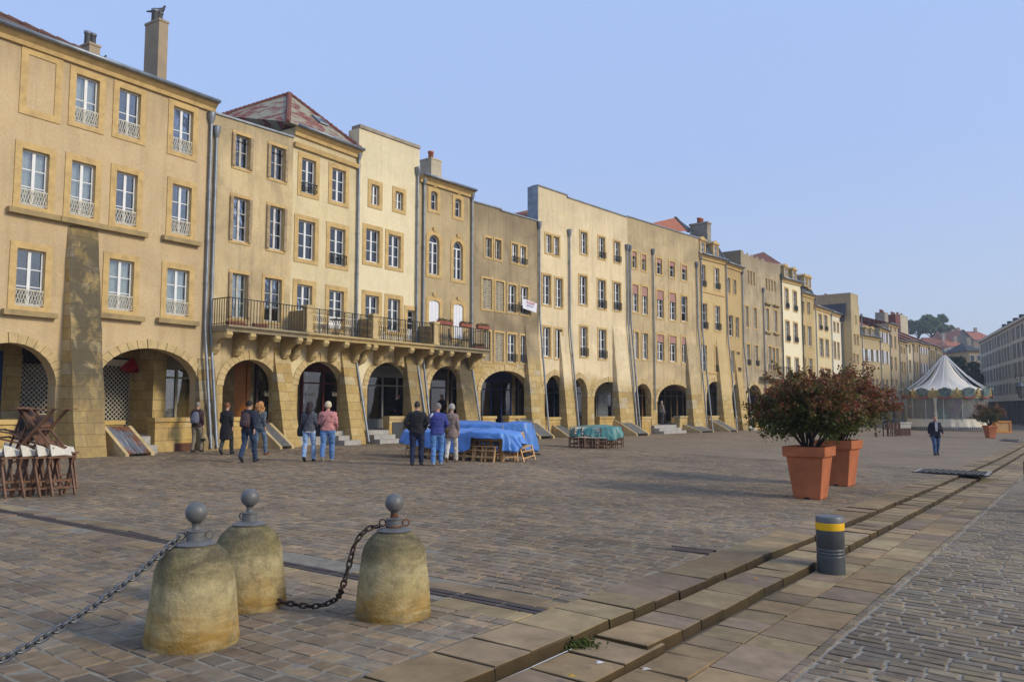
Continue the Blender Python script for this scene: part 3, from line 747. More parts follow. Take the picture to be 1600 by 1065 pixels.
# arched recess between the shops (cross arch seen inside)
ua, ue = x[7]+.05, x[9]; mb = MB(); mb.box(ua, ua+.5, 1.5, AD, FL, zt-.02); mb.build('inner_pier', M['ashlar'], r)
parapet(b, r, -66, 22, yp=650); parapet(b, r, 150, 190, top=.95, yp=650); u0, u1 = parapet(b, r, 240, 300, yp=655)
MB().box(u0+.75, u1+.02, -.125, -.1, -.1, .28).build('vent_grille', M['ironrust'], r)
steps(b, r, 205, 240, n=2); hatch(b, r, 160, 196)
buttress(b, r, 118, 167, 352, 1.0, 'ashlar_dirty', 700)
buttress(b, r, 318, 345, 560, .5, 'ashlar_mid', 697)
for px, yt in ((328, 182),): pipe(b, r, px, yt, 520, .5)
pipe(b, r, 326, 200, 520, .5, du=.28)
# roof with a hip, seen over the gutter at the far left
z = [uv(b, q, w_) for q, w_ in ((-70, 17), (336, 164))]
mb = MB(); uh = u_of(b, 100, 80); rz0 = z[0][1]
mb.add([(0, -.2, rz0+.08), (uh+.6, -.2, rz0+.08+(z[1][1]-rz0)*(uh+.6)/b.w), (uh-3.2, 4.2, rz0+2.5), (0, 4.2, rz0+2.5), (uh+.6, 8.6, rz0), (0, 8.6, rz0)], [(0, 1, 2, 3), (1, 4, 2), (3, 2, 4, 5)])
mb.build('roof', tiles('brown_roof_tiles', (.16, .075, .05), (.11, .055, .04), .5), r, fix=False)
mb = MB(); P0 = Vector((uh+.6, -.2, rz0+.1)); P1 = Vector((uh-3.2, 4.2, rz0+2.5))
for i in range(12): a = P0.lerp(P1, i/12); e = P0.lerp(P1, (i+.9)/12); mb.tube([a, e], [.1, .13], 8)
mb.build('ridge_tile', simple('brown_ridge_tile', (.13, .065, .045), .85, var=.3), r)
mb = MB(); mb.add([(uh, .05, z[0][1]-.3), (b.w, .05, z[1][1]-.3), (b.w, 9, z[1][1]-.3), (uh, 9, z[0][1]-.3)], [(0, 1, 2, 3)]); mb.build('flat_roof', M['zinc'], r, fix=False)
mcf = simple('chimney_render', (.34, .265, .175), .92, var=.15, scale=1.5)
chimney(b, r, 140, 157, 66, 97, .9, .62, mcf, 2, 'zinc', .10, .45); chimney(b, r, 249, 263.5, 29, 135, 1.0, .85, mcf, 2, 'zinc', .12, .45)
# ---- B2
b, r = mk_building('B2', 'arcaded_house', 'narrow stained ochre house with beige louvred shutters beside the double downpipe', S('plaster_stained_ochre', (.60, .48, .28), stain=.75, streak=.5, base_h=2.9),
    [(327, 175), (457, 215)],
    [(378, 212, 263, 23, 'ob2'), (433, 229, 281, 23, 'ob2'), (375, 309, 377.6, 25, 'bh'), (431, 323, 390.5, 23, 'bh'), (373, 427.5, 497, 25, 'boc'), (426, 435, 503, 27, 'oc')],
    [(348, 432, 561, 604)], top_kind='coping', sw=.12, shops=[(367, 391, None), (399, 436, dict(col=(.05, .02, .03), text=[('kise', .5, 1.55, .34)]))])
u0, u1 = at_back(b, 367)+.0, at_back(b, 391)
o = MB().box(u0, u1, AD+.06, AD+.12, FL, 3.5).box(u0, u0+.12, AD, AD+.06, FL, 3.5).box(u1-.12, u1, AD, AD+.06, FL, 3.5).box(u0+.12, u1-.12, AD+.02, AD+.06, FL+.9, FL+1.0).box(u0+.12, u1-.12, AD+.02, AD+.06, FL+1.2, FL+1.26).build('orange_door', simple('varnished_orange_door', (.42, .15, .02), .4), r)
parapet(b, r, 347, 385, yp=660); hatch(b, r, 400, 416, 668, mat=M['hatchgrey']); steps(b, r, 416, 436)
buttress(b, r, 446, 470, 543, .8, 'ashlar')
# ---- B3
b, r = mk_building('B3', 'arcaded_house', 'pale yellow house under the lichen-covered hipped tile roof', S('plaster_pale_yellow', (.68, .58, .36), stain=.35, streak=.25, base_h=2.9),
    [(457, 198), (560, 237)],
    [(482, 249, 303, 22, 'i'), (529, 264.6, 316, 21, ''), (478.5, 345, 405.6, 26, ''), (527, 356.6, 414.8, 24, 'i'), (475, 445, 506, 24, 'c'), (525, 454, 514, 23, 'dc')],
    [(465, 538, 564, 603)], top_kind='cornice', roof='none', sw=.2,
    shops=[(470, 535, dict(col=(.11, .012, .012), h=2.6, text=[('kise', .2, 1.6, .3), ('kise', .8, 1.6, .3)]))])
rl = b.rl; mb = MB(); cz = -.62
for (x0, z0), (x1, z1) in zip(rl[:-1], rl[1:]): mb.add([(x0, -.12, z0+cz-.18), (x1, -.12, z1+cz-.18), (x1, 0, z1+cz-.18), (x0, 0, z0+cz-.18), (x0, -.16, z0+cz), (x1, -.16, z1+cz), (x1, 0, z1+cz), (x0, 0, z0+cz)], [(0,3,2,1),(4,5,6,7),(0,1,5,4),(1,2,6,5),(2,3,7,6),(3,0,4,7)])
mb.build('string_course', M['stone'], r)
A = Vector((uv(b, 452, 147, 3.6)[0], 3.6, uv(b, 452, 147, 3.6)[1])); FLc = Vector((uv(b, 447, 196, 0)[0], -.1, rl[0][1]+.1)); FR = Vector((b.w+.1, -.1, rl[-1][1]+.1))
BLc = Vector((uv(b, 345, 181, 5.5)[0], 5.5, uv(b, 345, 181, 5.5)[1])); BR = Vector((b.w, 8, rl[-1][1]))
mb = MB(); mb.add([A, FLc, FR, BLc, BR], [(1, 2, 0), (3, 1, 0), (2, 4, 0), (4, 3, 0), (1, 3, 4, 2)]); o = mb.build('roof', M['tileold'], r, fix=False)
mb = MB()
for e in (FLc, FR, BLc):
    for i in range(16): mb.tube([e.lerp(A, i/16), e.lerp(A, (i+.92)/16)], [.09, .12], 8)
mb.build('ridge_tile', simple('ridge_tile_red', (.17, .065, .045), .85, var=.3), o)
c = A*.42+FR*.42+FLc*.16; nr = (FR-FLc).cross(A-FLc).normalized(); nr = -nr if nr.y > 0 else nr; e1 = (FR-FLc).normalized(); e2 = nr.cross(e1)
mb = MB(); P = [c+e1*i+e2*j+nr*.06 for i, j in ((-.25, -.35), (.25, -.35), (.25, .35), (-.25, .35))]; mb.add(P, [(0, 1, 2, 3)]); mb.bar(P[0], P[1], .07); mb.bar(P[1], P[2], .07); mb.bar(P[2], P[3], .07); mb.bar(P[3], P[0], .07); mb.build('skylight', M['zinc'], o)
steps(b, r, 522, 548); buttress(b, r, 551, 572, 545, .8, 'ashlar'); pipe(b, r, 559, 240, 565, .8)
# ---- B4
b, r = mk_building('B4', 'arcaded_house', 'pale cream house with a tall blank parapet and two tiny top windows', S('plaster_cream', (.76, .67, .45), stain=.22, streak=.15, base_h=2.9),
    [(560, 199), (655, 233)],
    [(586, 289, 320.6, 12.5, '2'), (623.5, 300, 328, 12, '2'), (582, 358.7, 410, 21, ''), (616, 367.5, 417.5, 19, ''), (580.6, 461.6, 517, 21, ''), (615, 467, 518, 19, ''), (642, 484.6, 531, 12, 'd1')],
    [(574, 644, 565, 604)], top_kind='none', screen=1.3, sw=.2, shops=[(572, 641, dict(col=(.27, .27, .26), h=2.5, text=[('BISTROT', .5, 2.75, .36)], tcol=M['zinc']))])
coping(r, b.rl, M['cement'], .16); parapet(b, r, 606, 640, yp=655, panel=True); steps(b, r, 578, 612); buttress(b, r, 650, 671, 540, .8, 'ashlar_mid'); pipe(b, r, 651, 266, 560, .8); 
# ---- B5
b, r = mk_building('B5', 'arcaded_house', 'tall narrow grey-ochre house with arched windows and two closed white shutters', S('plaster_grey_ochre', (.49, .39, .23), stain=.5, streak=.35, base_h=2.9),
    [(655, 274), (737, 300)],
    [(678, 299, 328, 10, '12', .1), (715.5, 310.7, 339, 9.5, '12', .1), (678, 367, 429, 16, '', .35), (715.5, 377, 437, 14.5, '', .35), (678, 469, 527, 16.5, 'w', .14), (715.8, 475, 530, 15.5, 'w', .14)],
    [(671, 727, 571, 609)], top_kind='cornice', sw=.2, shops=[(671, 697, dict(col=(.03, .03, .04), h=2.5)), (704, 722, dict(col=(.05, .045, .04)))])
for yy in ((405, 447), (508, 545)): pass
parapet(b, r, 704, 726, yp=655); buttress(b, r, 733, 752, 560, .8, 'ashlar_dirty'); pipe(b, r, 661, 280, 560, .6, du=.0); pipe(b, r, 736, 304, 575, .7)
chimney(b, r, 674, 690, 246, 285, .5, .8, M['cementlt'], 1, 'potc', .14, .45)
# ---- B6
b, r = mk_building('B6', 'arcaded_house', 'low grey-stained house with mullioned window bands and a rent banner', S('plaster_dirty_grey', (.40, .32, .20), stain=.9, streak=.6, base_h=4.6),
    [(737, 314.7), (783, 327.5), (783.4, 330), (840, 346)],
    [(763, 371.7, 402, 10, 'o2'), (778, 374.6, 405.6, 10, 'o2'), (804, 381, 410.6, 9.5, '2i'), (817, 385, 414, 9, '2i'), (761, 435.6, 483, 15, 'l'), (780.5, 440, 485.6, 13, 'l'), (800, 445, 488, 12.5, 'i'), (819, 448, 491, 12, 'i'),
     (760, 517.5, 564, 12, 'l'), (780, 520, 565, 13, 'l'), (799.5, 522, 566, 12.5, 'i'), (819, 524.5, 567, 12, 'i')],
    [(751, 829, 578.6, 612)], top_kind='coping', sw=.11, shops=[(750, 798, dict(col=(.02, .03, .12), h=2.5)), (808, 822, dict(col=(.03, .04, .06), h=2.5))])
parapet(b, r, 752, 772, yp=655); parapet(b, r, 793, 822, yp=655); hatch(b, r, 806, 826, 660, 1.0, 1.7, mat=M['hatchgrey']); buttress(b, r, 834, 854, 505, .62, b.mat, 683); pipe(b, r, 841, 350, 500, .62)
_b6 = b
mb = MB(); P = [Vector((uv(b, px, py, yo)[0], yo, uv(b, px, py, yo)[1])) for px, py, yo in ((800, 334, 2.5), (835, 342, 1.2), (835, 326, 3.0), (806, 332.5, 4.5))]; mb.add(P, [(0, 1, 2, 3)]); mb.build('rear_roof', M['tile'], r, fix=False)
# ---- B8
b, r = mk_building('B8', 'arcaded_house', 'widest cream house, its high blank parapet capped in zinc, with black damp patches', S('plaster_light_cream', (.74, .62, .40), stain=.35, streak=.3, base_h=3.6),
    [(840, 290), (886, 305.5), (886.4, 309), (980, 340)],
    [(857, 366.7, 395, 8.5, '2'), (869, 370, 399, 8.5, '2'), (912, 363, 396.7, 10, ''), (940, 370.7, 404, 9.5, 'i'), (964, 377.5, 410, 9, 'i'), (854, 430, 476, 12, ''), (873, 435, 480, 11, ''), (911, 431, 475.6, 11.6, 'c'), (940, 437.7, 482, 11.5, 'i'), (964, 442, 485, 10.5, 'i'),
     (854, 511, 557, 11.5, 'c'), (872.6, 514, 559.7, 11, 'c'), (912, 510.4, 557, 11, 'ci'), (941, 514.6, 560.6, 11.5, 'ci'), (965, 517.5, 561.7, 10.5, 'ci')],
    [(851, 883, 585.6, 616), (893, 918, 590, 620), (928.5, 975, 596, 620)], sw=.12, stone='stone', screen=2.9, top_kind='coping',
    shops=[(849, 880, dict(col=(.03, .035, .08), h=2.4)), (900, 920, dict(col=(.3, .25, .15))), (931, 968, dict(col=(.30, .28, .22), h=2.2, kind=2))])
MB().box(-.03, .02, -.05, .72, b.rl[0][1]-2.6, b.rl[0][1]+.02).build('flank_cladding', M['zinc'], r)
parapet(b, r, 852, 879, yp=655); hatch(b, r, 862, 876, 668, .7, 1.3, mat=M['hatchgrey']); parapet(b, r, 935, 972, yp=655); hatch(b, r, 958, 975, 664, .95, 1.8, mat=M['hatchgrey'])
buttress(b, r, 889, 906, 520, .62, b.mat, 682); buttress(b, r, 972, 995, 510, .62, b.mat, 678); pipe(b, r, 888, 362, 515, .62); pipe(b, r, 978, 385, 505, .62)
# ---- B9
b, r = mk_building('B9', 'arcaded_house', 'wide dun house with pink roller blinds over most of its windows', S('plaster_dun', (.55, .44, .26), stain=.65, streak=.5, base_h=3.6),
    [(980, 338.5), (1092, 373)],
    [(991, 393, 418.8, 6.5, 'p12'), (1006, 398, 423, 6.3, 'p12'), (1030, 404, 428.5, 8, 'p12'), (1050, 409, 433, 8, 'p12'), (1069, 414.6, 438, 8, 'p12'),
     (992.5, 445, 487, 9, 'p4'), (1007.5, 448, 491, 9, 'p4'), (1031.5, 454, 496.6, 10.5, 'p4'), (1051, 458, 500, 10, 'p4'), (1069, 463, 502, 9.5, '1'),
     (994.5, 518.6, 560, 6, 'c'), (1008, 520.7, 561, 8.7, 'c'), (1032, 523, 563.6, 11, 'cp'), (1051.5, 525, 565, 10.5, 'cp'), (1070.5, 527, 567, 10.5, 'cp')],
    [(991, 1017.5, 599, 622), (1027, 1082.5, 600, 628)], sw=.14, top_kind='coping', shops=[(994, 1012, dict(col=(.25, .12, .04))), (1028, 1076, dict(col=(.20, .13, .06), h=2.5))])
parapet(b, r, 1001, 1015, yp=655); steps(b, r, 1027, 1062, 668, 3, -.5); parapet(b, r, 1060, 1082, yp=655, mat='ashlar'); hatch(b, r, 1066, 1085, 665, .55, 1.5, mat=M['hatchgrey'])
buttress(b, r, 1086, 1102, 520, .62, b.mat, 676); pipe(b, r, 981, 386, 505, .62, du=.12); pipe(b, r, 1018.5, 392, zb=1.6, r=.05); pipe(b, r, 1087, 412, 515, .62)
mb = MB(); P = [Vector((uv(b, px, py, yo)[0], yo, uv(b, px, py, yo)[1])) for px, py, yo in ((1008, 351, 3), (1055, 340, 5.5), (1075, 361, 3.0), (1060, 362, 2.0))]
mb.add([P[0], P[3], P[2], P[1]], [(0, 1, 2, 3)]); Q = [Vector((uv(b, px, py, yo)[0], yo, uv(b, px, py, yo)[1])) for px, py, yo in ((1055, 339, 5.5), (1100, 372, 3), (1075, 363, 3.0))]
mb.build('rear_roof', M['tileorange'], r, fix=False)
mb = MB(); mb.add(Q, [(0, 1, 2)]); mb.bar(P[1], P[2], .2); mb.build('rear_roof_hip', M['slate'], r, fix=False)
# ---- B10
b, r = mk_building('B10', 'arcaded_house', 'slim golden house with a slate mansard, two stone dormers and three-pot chimney', S('plaster_golden', (.56, .43, .22), stain=.25, streak=.1, base_h=2.8),
    [(1092, 397), (1133, 408)],
    [(1098, 413.4, 448, 7.7, 'i'), (1120, 419, 452, 7.5, 'i'), (1100, 474, 514, 9, 'i'), (1121, 478, 516, 8, 'i'), (1100, 539, 580.6, 8.3, 'c'), (1122, 541.7, 581.6, 8.2, 'ic')],
    [(1104, 1130, 595.5, 616)], sw=.18, top_kind='cornice', roof='none', shops=[(1102, 1127, dict(col=(.04, .045, .035)))])
mansard(b, r, b.rl, 1.5, .7, M['slate'], [(1097.5, 377, 394, 6), (1118, 383.5, 400, 5.5)])
for yy in (458, 585): za = uv(b, 1094, yy-6)[1]; MB().box(.1, b.w-.1, -.06, 0, za-.16, za).build('string_course', M['stone'], r)
parapet(b, r, 1107, 1127, yp=655); hatch(b, r, 1108, 1119, 661, .85, 1.7, mat=M['hatchgrey']); buttress(b, r, 1134, 1149, 530, .62, b.mat, 674); pipe(b, r, 1093.5, 400, 520, .66); pipe(b, r, 1133, 410, 525, .62)
chimney(b, r, 1105, 1110.5, 346, 372, 2.2, 1.6, M['cement'], 3, 'potc', .17, .42, True)
# ---- B11
b, r = mk_building('B11', 'arcaded_house', 'narrow low ochre house between the mansard house and the blank gable', S('plaster_ochre', (.50, .37, .18), stain=.3, streak=.2, base_h=2.9),
    [(1133, 411), (1159, 420)],
    [(1138.5, 434, 457.4, 4.3, '12'), (1148, 437, 459.5, 4.3, '12'), (1142, 492.5, 525, 6.5, '1'), (1152, 495.6, 527.6, 5, '1'), (1145, 547.5, 582.6, 5, '1'), (1153.5, 549.6, 583.7, 4.5, '1i')],
    [(1143, 1157.5, 599, 624)], sw=.1, top_kind='cornice', shops=[(1143, 1156, dict(col=(.04, .04, .04)))])
parapet(b, r, 1147, 1158, .98, 655, mat='ashlar'); buttress(b, r, 1161, 1170, 555, .55, b.mat, 672); pipe(b, r, 1158, 424, 545, .55)
# ---- B12
b, r = mk_building('B12', 'arcaded_house', 'grey-brown house with the notched parapet streaked black', S('plaster_grey_brown', (.46, .38, .25), stain=.7, streak=.95, base_h=2.6),
    [(1159, 391), (1161.5, 392), (1161.7, 396), (1166, 398), (1166.2, 394.5), (1169.5, 396), (1169.7, 400), (1173, 401), (1173.2, 397.5), (1177, 399), (1177.2, 403), (1181, 404), (1181.2, 400.5), (1185, 402), (1185.2, 406), (1189, 407), (1189.2, 403.5), (1194, 405), (1194.2, 408), (1199, 409.5), (1220, 414)],
    [(1169.2, 422.5, 443.5, 2.6, 'n1'), (1173.6, 423.5, 445, 2.6, 'n1'), (1178, 425, 446, 2.6, 'n1'), (1197.6, 434.5, 453, 2.5, 'n1'), (1201.7, 435.6, 454, 2.5, 'n1'), (1206, 437, 455, 2.5, 'n1'), (1210.5, 439, 456, 3, 'n1'),
     (1167, 478, 511.5, 4.6, ''), (1180, 481, 513.4, 4.6, ''), (1199, 482, 516.7, 5, 's'), (1212, 485, 518.7, 4.6, 's'), (1169, 537.6, 571, 4.8, 'i'), (1182, 539.7, 572, 4.8, 'i'), (1203, 541, 578, 4.5, 'c'), (1208.8, 543, 580, 4.5, 'c'), (1214.5, 544, 582, 4.0, 'c')],
    [(1168, 1190, 600.6, 622), (1197, 1217, 603, 624)], sw=.12, top_kind='none', trim='stone2', shops=[(1165, 1188, dict(col=(.03, .04, .1))), (1196, 1215, dict(col=(.1, .08, .05)))])
mb = MB(); mb.box(uv(b, 1195, 575, -.5)[0], b.w-.05, -.9, 0, uv(b, 1200, 592)[1], uv(b, 1200, 592)[1]+.16); o = mb.build('balcony_slab', M['slabstone'], r)
mb = MB(); ua, ue = uv(b, 1195, 575, -.5)[0], b.w-.05; zz = uv(b, 1200, 592)[1]+.16
mb.bar((ua, -.85, zz+.95), (ue, -.85, zz+.95), .04)
for i in range(26): x = ua+(ue-ua)*i/25; mb.bar((x, -.85, zz), (x, -.85, zz+.95), .022)
mb.build('railing', M['iron'], o)
mb = MB()
za = uv(b, 1200, 478)[1]
for cxp in (1199, 1212): u = uv(b, cxp, 480)[0]; z1 = uv(b, cxp, 479.5 if cxp == 1199 else 482.5)[1]+.2; mb.box(u-.75, u+.75, -.25, 0, z1, z1+.12)
mb.build('window_hood', M['sill'], r)
pipe(b, r, 1191, 452, zb=.1); pipe(b, r, 1219, 430, zb=.1, mat='zincdk'); parapet(b, r, 1172, 1189, yp=655); steps(b, r, 1166, 1172, 668)
mb = MB(); P = [Vector((uv(b, px, py, yo)[0], yo, uv(b, px, py, yo)[1])) for px, py, yo in ((1170, 400, 6), (1193, 393.5, 5), (1222, 412.5, 1.0), (1190, 412, .6))]; mb.add(P, [(0, 1, 2, 3)]); mb.build('rear_roof', M['tile'], r, fix=False)
# ---- B13
b, r = mk_building('B13', 'arcaded_house', 'bright cream house with two dormers and pediments over its ochre-framed windows', S('plaster_bright_cream', (.80, .73, .52), stain=.1, streak=.1, base_h=2.6),
    [(1220, 434.4), (1252, 443)],
    [(1229, 451, 482, 5.2, '4i'), (1242, 455.5, 486, 5.5, '4i'), (1230.5, 502, 533, 6, '4i'), (1243, 505, 535, 6, '4i'), (1232, 558, 590, 5.5, 'i'), (1245, 560, 592, 5.5, 'i')],
    [(1227, 1245, 606, 626)], sw=.16, top_kind='cornice', roof='none')
mansard(b, r, b.rl, 1.35, .6, M['slate'], [(1227.8, 418, 431, 4.4), (1241, 423, 436, 4.4)]); pipe(b, r, 1251, 447, zb=.1, mat='zincdk')
# ---- B14
b, r = mk_building('B14', 'arcaded_house', 'narrow ochre house with a tall dark slate mansard and a black stain below its windows', S('plaster_warm_ochre', (.52, .40, .20), stain=.5, streak=.3, base_h=2.6),
    [(1252, 457), (1272, 463)],
    [(1254.5, 470.5, 489, 3.5, '12'), (1263.4, 472, 491, 4.1, '12'), (1255.7, 508, 538.6, 4.5, ''), (1265, 510, 540.5, 5.5, ''), (1257, 558.3, 585, 4.5, ''), (1267, 560, 587, 5, '')],
    [(1256, 1269, 608, 627)], sw=.1, top_kind='cornice', roof='none')
mansard(b, r, b.rl, 2.0, .9, M['slate'], [(1258.5, 433, 446, 3.6), (1264.5, 435, 450, 3.6)], top=.7, topmat=M['tileorange']); pipe(b, r, 1272.5, 466, zb=.1)
# ---- B15, B16
b, r = mk_building('B15', 'arcaded_house', 'cream house under a red tile roof right of the tall dark mansard', S('plaster_soft_cream', (.66, .56, .34), stain=.2, streak=.15, base_h=2.6),
    [(1272, 478), (1298, 486.5)], [(1281.5, 490.8, 514.8, 4.6, 'i'), (1290, 492.6, 516.7, 4.6, 'i'), (1283.5, 529, 557, 5.6, ''), (1292.3, 530.6, 558, 5.2, ''), (1285, 575, 595, 5, ''), (1294, 576, 596, 5, '')],
    [(1278, 1293, 611, 629)], sw=.14, top_kind='cornice', roof='none'); slope_roof(b, r, b.rl, 1.9, 4, M['tileorange']); pipe(b, r, 1297.5, 490, zb=.1)
chimney(b, r, 1293, 1310, 461, 476, 4, 1.2, M['cement'], 2, 'potc', .16, .4)
b, r = mk_building('B16', 'arcaded_house', 'small nearly white house with shuttered ochre-edged windows left of the projecting gable', S('plaster_off_white', (.74, .69, .55), stain=.1, streak=.1, base_h=2.6),
    [(1298, 487.5), (1314, 492.6)], [(1303.6, 503, 518, 3, '1'), (1309, 504.5, 519, 2.6, '1'), (1304.4, 534, 560, 3.4, '1'), (1310, 535.4, 561, 2.9, '1')],
    [(1301, 1311, 612, 630)], sw=.12, top_kind='cornice', roof='none'); slope_roof(b, r, b.rl, 1.7, 4, M['tileorange']); pipe(b, r, 1313.5, 497, zb=.1)
# ---- B17 projecting stepped gable
b = BL['B17']; b.o = b.o-b.n*1.15
b.w = uv(b, 1345, 560)[0]
b, r = mk_building('B17', 'gabled_house', 'projecting house with a stepped gable and bare grey side wall', S('plaster_gable', (.50, .41, .24), stain=.35, streak=.45, base_h=2.6),
    [(1329, 457), (1340.5, 461), (1340.8, 477), (1345, 479)], [(1335.5, 522, 538.6, 2.6, '12'), (1340.2, 523, 539.6, 2.6, '12'), (1334.8, 552, 568, 3, ''), (1340, 553.5, 569, 2.8, ''), (1337.5, 493, 507, 1.6, 'n12')],
    [(1333, 1342, 614, 632)], sw=.1, top_kind='none', roof='none')
mb = MB(); zt = b.rl[0][1]; mb.add([(-.05, .5, zt-1.2), (-.05, 8.5, zt-1.2), (-.9, 8.5, zt-3.4), (-.9, .5, zt-3.4), (b.w, .5, zt-1.5), (b.w, 8.5, zt-1.5)], [(0, 1, 2, 3), (0, 4, 5, 1)]); mb.build('roof', M['slate'], r, fix=False)
pipe(b, r, 1344.6, 492, zb=.1)
# ---- far houses
far = [('B18', 'far ochre house with white folded shutters and a little slate mansard', (.52, .42, .25), [(1345, 523), (1375, 528.5)], [(1352.7, 545, 563.5, 4.4, 'v'), (1361.8, 546, 564.5, 4.2, 'v'), (1370, 547, 565.5, 3.6, 'v'), (1353.5, 590, 607, 4, ''), (1363, 591, 608, 4, ''), (1370.5, 592, 608, 3.6, '')], [(1349, 1358, 622, 636), (1362, 1371, 622, 636)], 'mansard'),
 ('B19', 'far narrow house with white shutters and a single tall roof dormer', (.55, .45, .27), [(1375, 512), (1389.6, 518)], [(1378, 519, 535, 2.8, 'v'), (1385, 520.5, 536.5, 3, 'v'), (1378.5, 547, 568, 3, 'v'), (1385.5, 549, 569, 3, 'v'), (1380, 592, 607, 3, ''), (1386, 593, 608, 3, '')], [(1379.5, 1388, 627.5, 640)], 'tile'),
 ('B20', 'far tall beige house with four rows of ochre-framed windows', (.50, .41, .27), [(1389.6, 505.5), (1404, 510)], [(1392, 509.5, 516, 1.8, 'n1'), (1398.5, 511.5, 518, 1.8, 'n1'), (1392.5, 524, 543.5, 2.6, '1'), (1398.8, 526, 545, 2.4, '1'), (1393, 557, 577, 2.6, '1'), (1399.5, 558, 578.5, 2.6, '1'), (1394, 592, 602, 2.8, '1'), (1400.5, 593, 603, 2.6, '1')], [(1393.5, 1403, 629, 641)], 'tile'),
 ('B21', 'far low grey-beige house under a steep brown roof', (.44, .37, .25), [(1404, 532), (1416, 535)], [(1408.5, 541, 552, 2.2, '1'), (1413, 543, 553, 2, '1'), (1409.5, 565, 583, 2.4, '1'), (1413.8, 566, 584, 2, '1'), (1410.5, 597, 612, 2.4, '1')], [(1407, 1414, 630, 642)], 'tile'),
 ('B22', 'far slim pale cream house with one column of windows', (.66, .60, .44), [(1416, 532), (1426, 534)], [(1421.3, 538, 551, 2.4, '1'), (1422, 563, 582, 2.6, '1'), (1423, 594, 610, 2.6, '1')], [(1418, 1424, 631, 643)], 'tile'),
 ('B23', 'far beige house with small-paned windows beside the pale slim house', (.46, .39, .27), [(1426, 532), (1436, 535)], [(1429, 539, 550, 1.8, '1'), (1433, 540, 551, 1.8, '1'), (1429.5, 565, 582, 2, '1'), (1433.3, 566, 583, 1.8, '1')], [(1428, 1434, 632, 643)], 'tile'),
 ('B24', 'far beige house with three windows and white shutters per row', (.47, .39, .26), [(1436, 535.5), (1451, 539.5)], [(1439, 542, 553, 1.8, '1v'), (1443, 543, 554, 1.8, '1v'), (1447, 544, 555, 1.8, '1v'), (1439.5, 567, 583, 2, '1v'), (1443.6, 568, 584, 2, '1v'), (1448, 569, 585, 2, '1v')], [(1440, 1447, 633, 643)], 'tile'),
 ('B25', 'far curved-terrace house just left of the carousel mast', (.42, .36, .25), [(1451, 537.5), (1462, 541)], [(1455, 547, 560, 1.7, '1'), (1459, 548, 561, 1.6, '1'), (1455, 574, 588, 1.8, '1'), (1459, 575, 589, 1.8, '1')], [(1453, 1459, 634, 643)], 'tile'),
 ('B26', 'last house at the far end of the terrace, behind the carousel mast', (.40, .35, .25), [(1462, 541.5), (1475, 548)], [(1466, 553, 563, 1.5, '1'), (1470, 555, 565, 1.5, '1'), (1466, 578, 590, 1.5, '1'), (1470, 579, 591, 1.5, '1')], [(1465, 1471, 635, 643)], 'tile')]
for n, lab, col, top, wins, ar, rf in far:
    b, r = mk_building(n, 'arcaded_house', lab, S('plaster_'+n.lower(), col, stain=.3, streak=.2, base_h=2.4), top, wins, ar, sw=.13, top_kind='cornice', roof='none', shops=None)
    if rf == 'mansard': mansard(b, r, b.rl, 1.25, .6, M['slate'], [(1354, 513, 522.5, 3.4), (1363, 514.5, 524, 3.4)], top=2.2, topmat=M['tile'])
    else: slope_roof(b, r, b.rl, 2.4 if n != 'B20' else 1.6, 4.5, M['tile'])
    pipe(b, r, top[-1][0]-.4, top[-1][1]+4, zb=.1)
for n, x0, x1, yt, yb, m in (('B19', 1382, 1387.5, 487.5, 500, 'cement'), ('B21', 1399, 1405.5, 491, 503, 'brickred'), ('B21', 1406.5, 1418, 491, 510, 'cementlt')):
    M.setdefault('brickred', simple('dark_red_brick', (.17, .06, .045), .9)); b = BL[n]
    chimney(b, b.root, x0, x1, yt, yb, 4.4, 1.4, M[m], 2, 'potc', .18, .5)
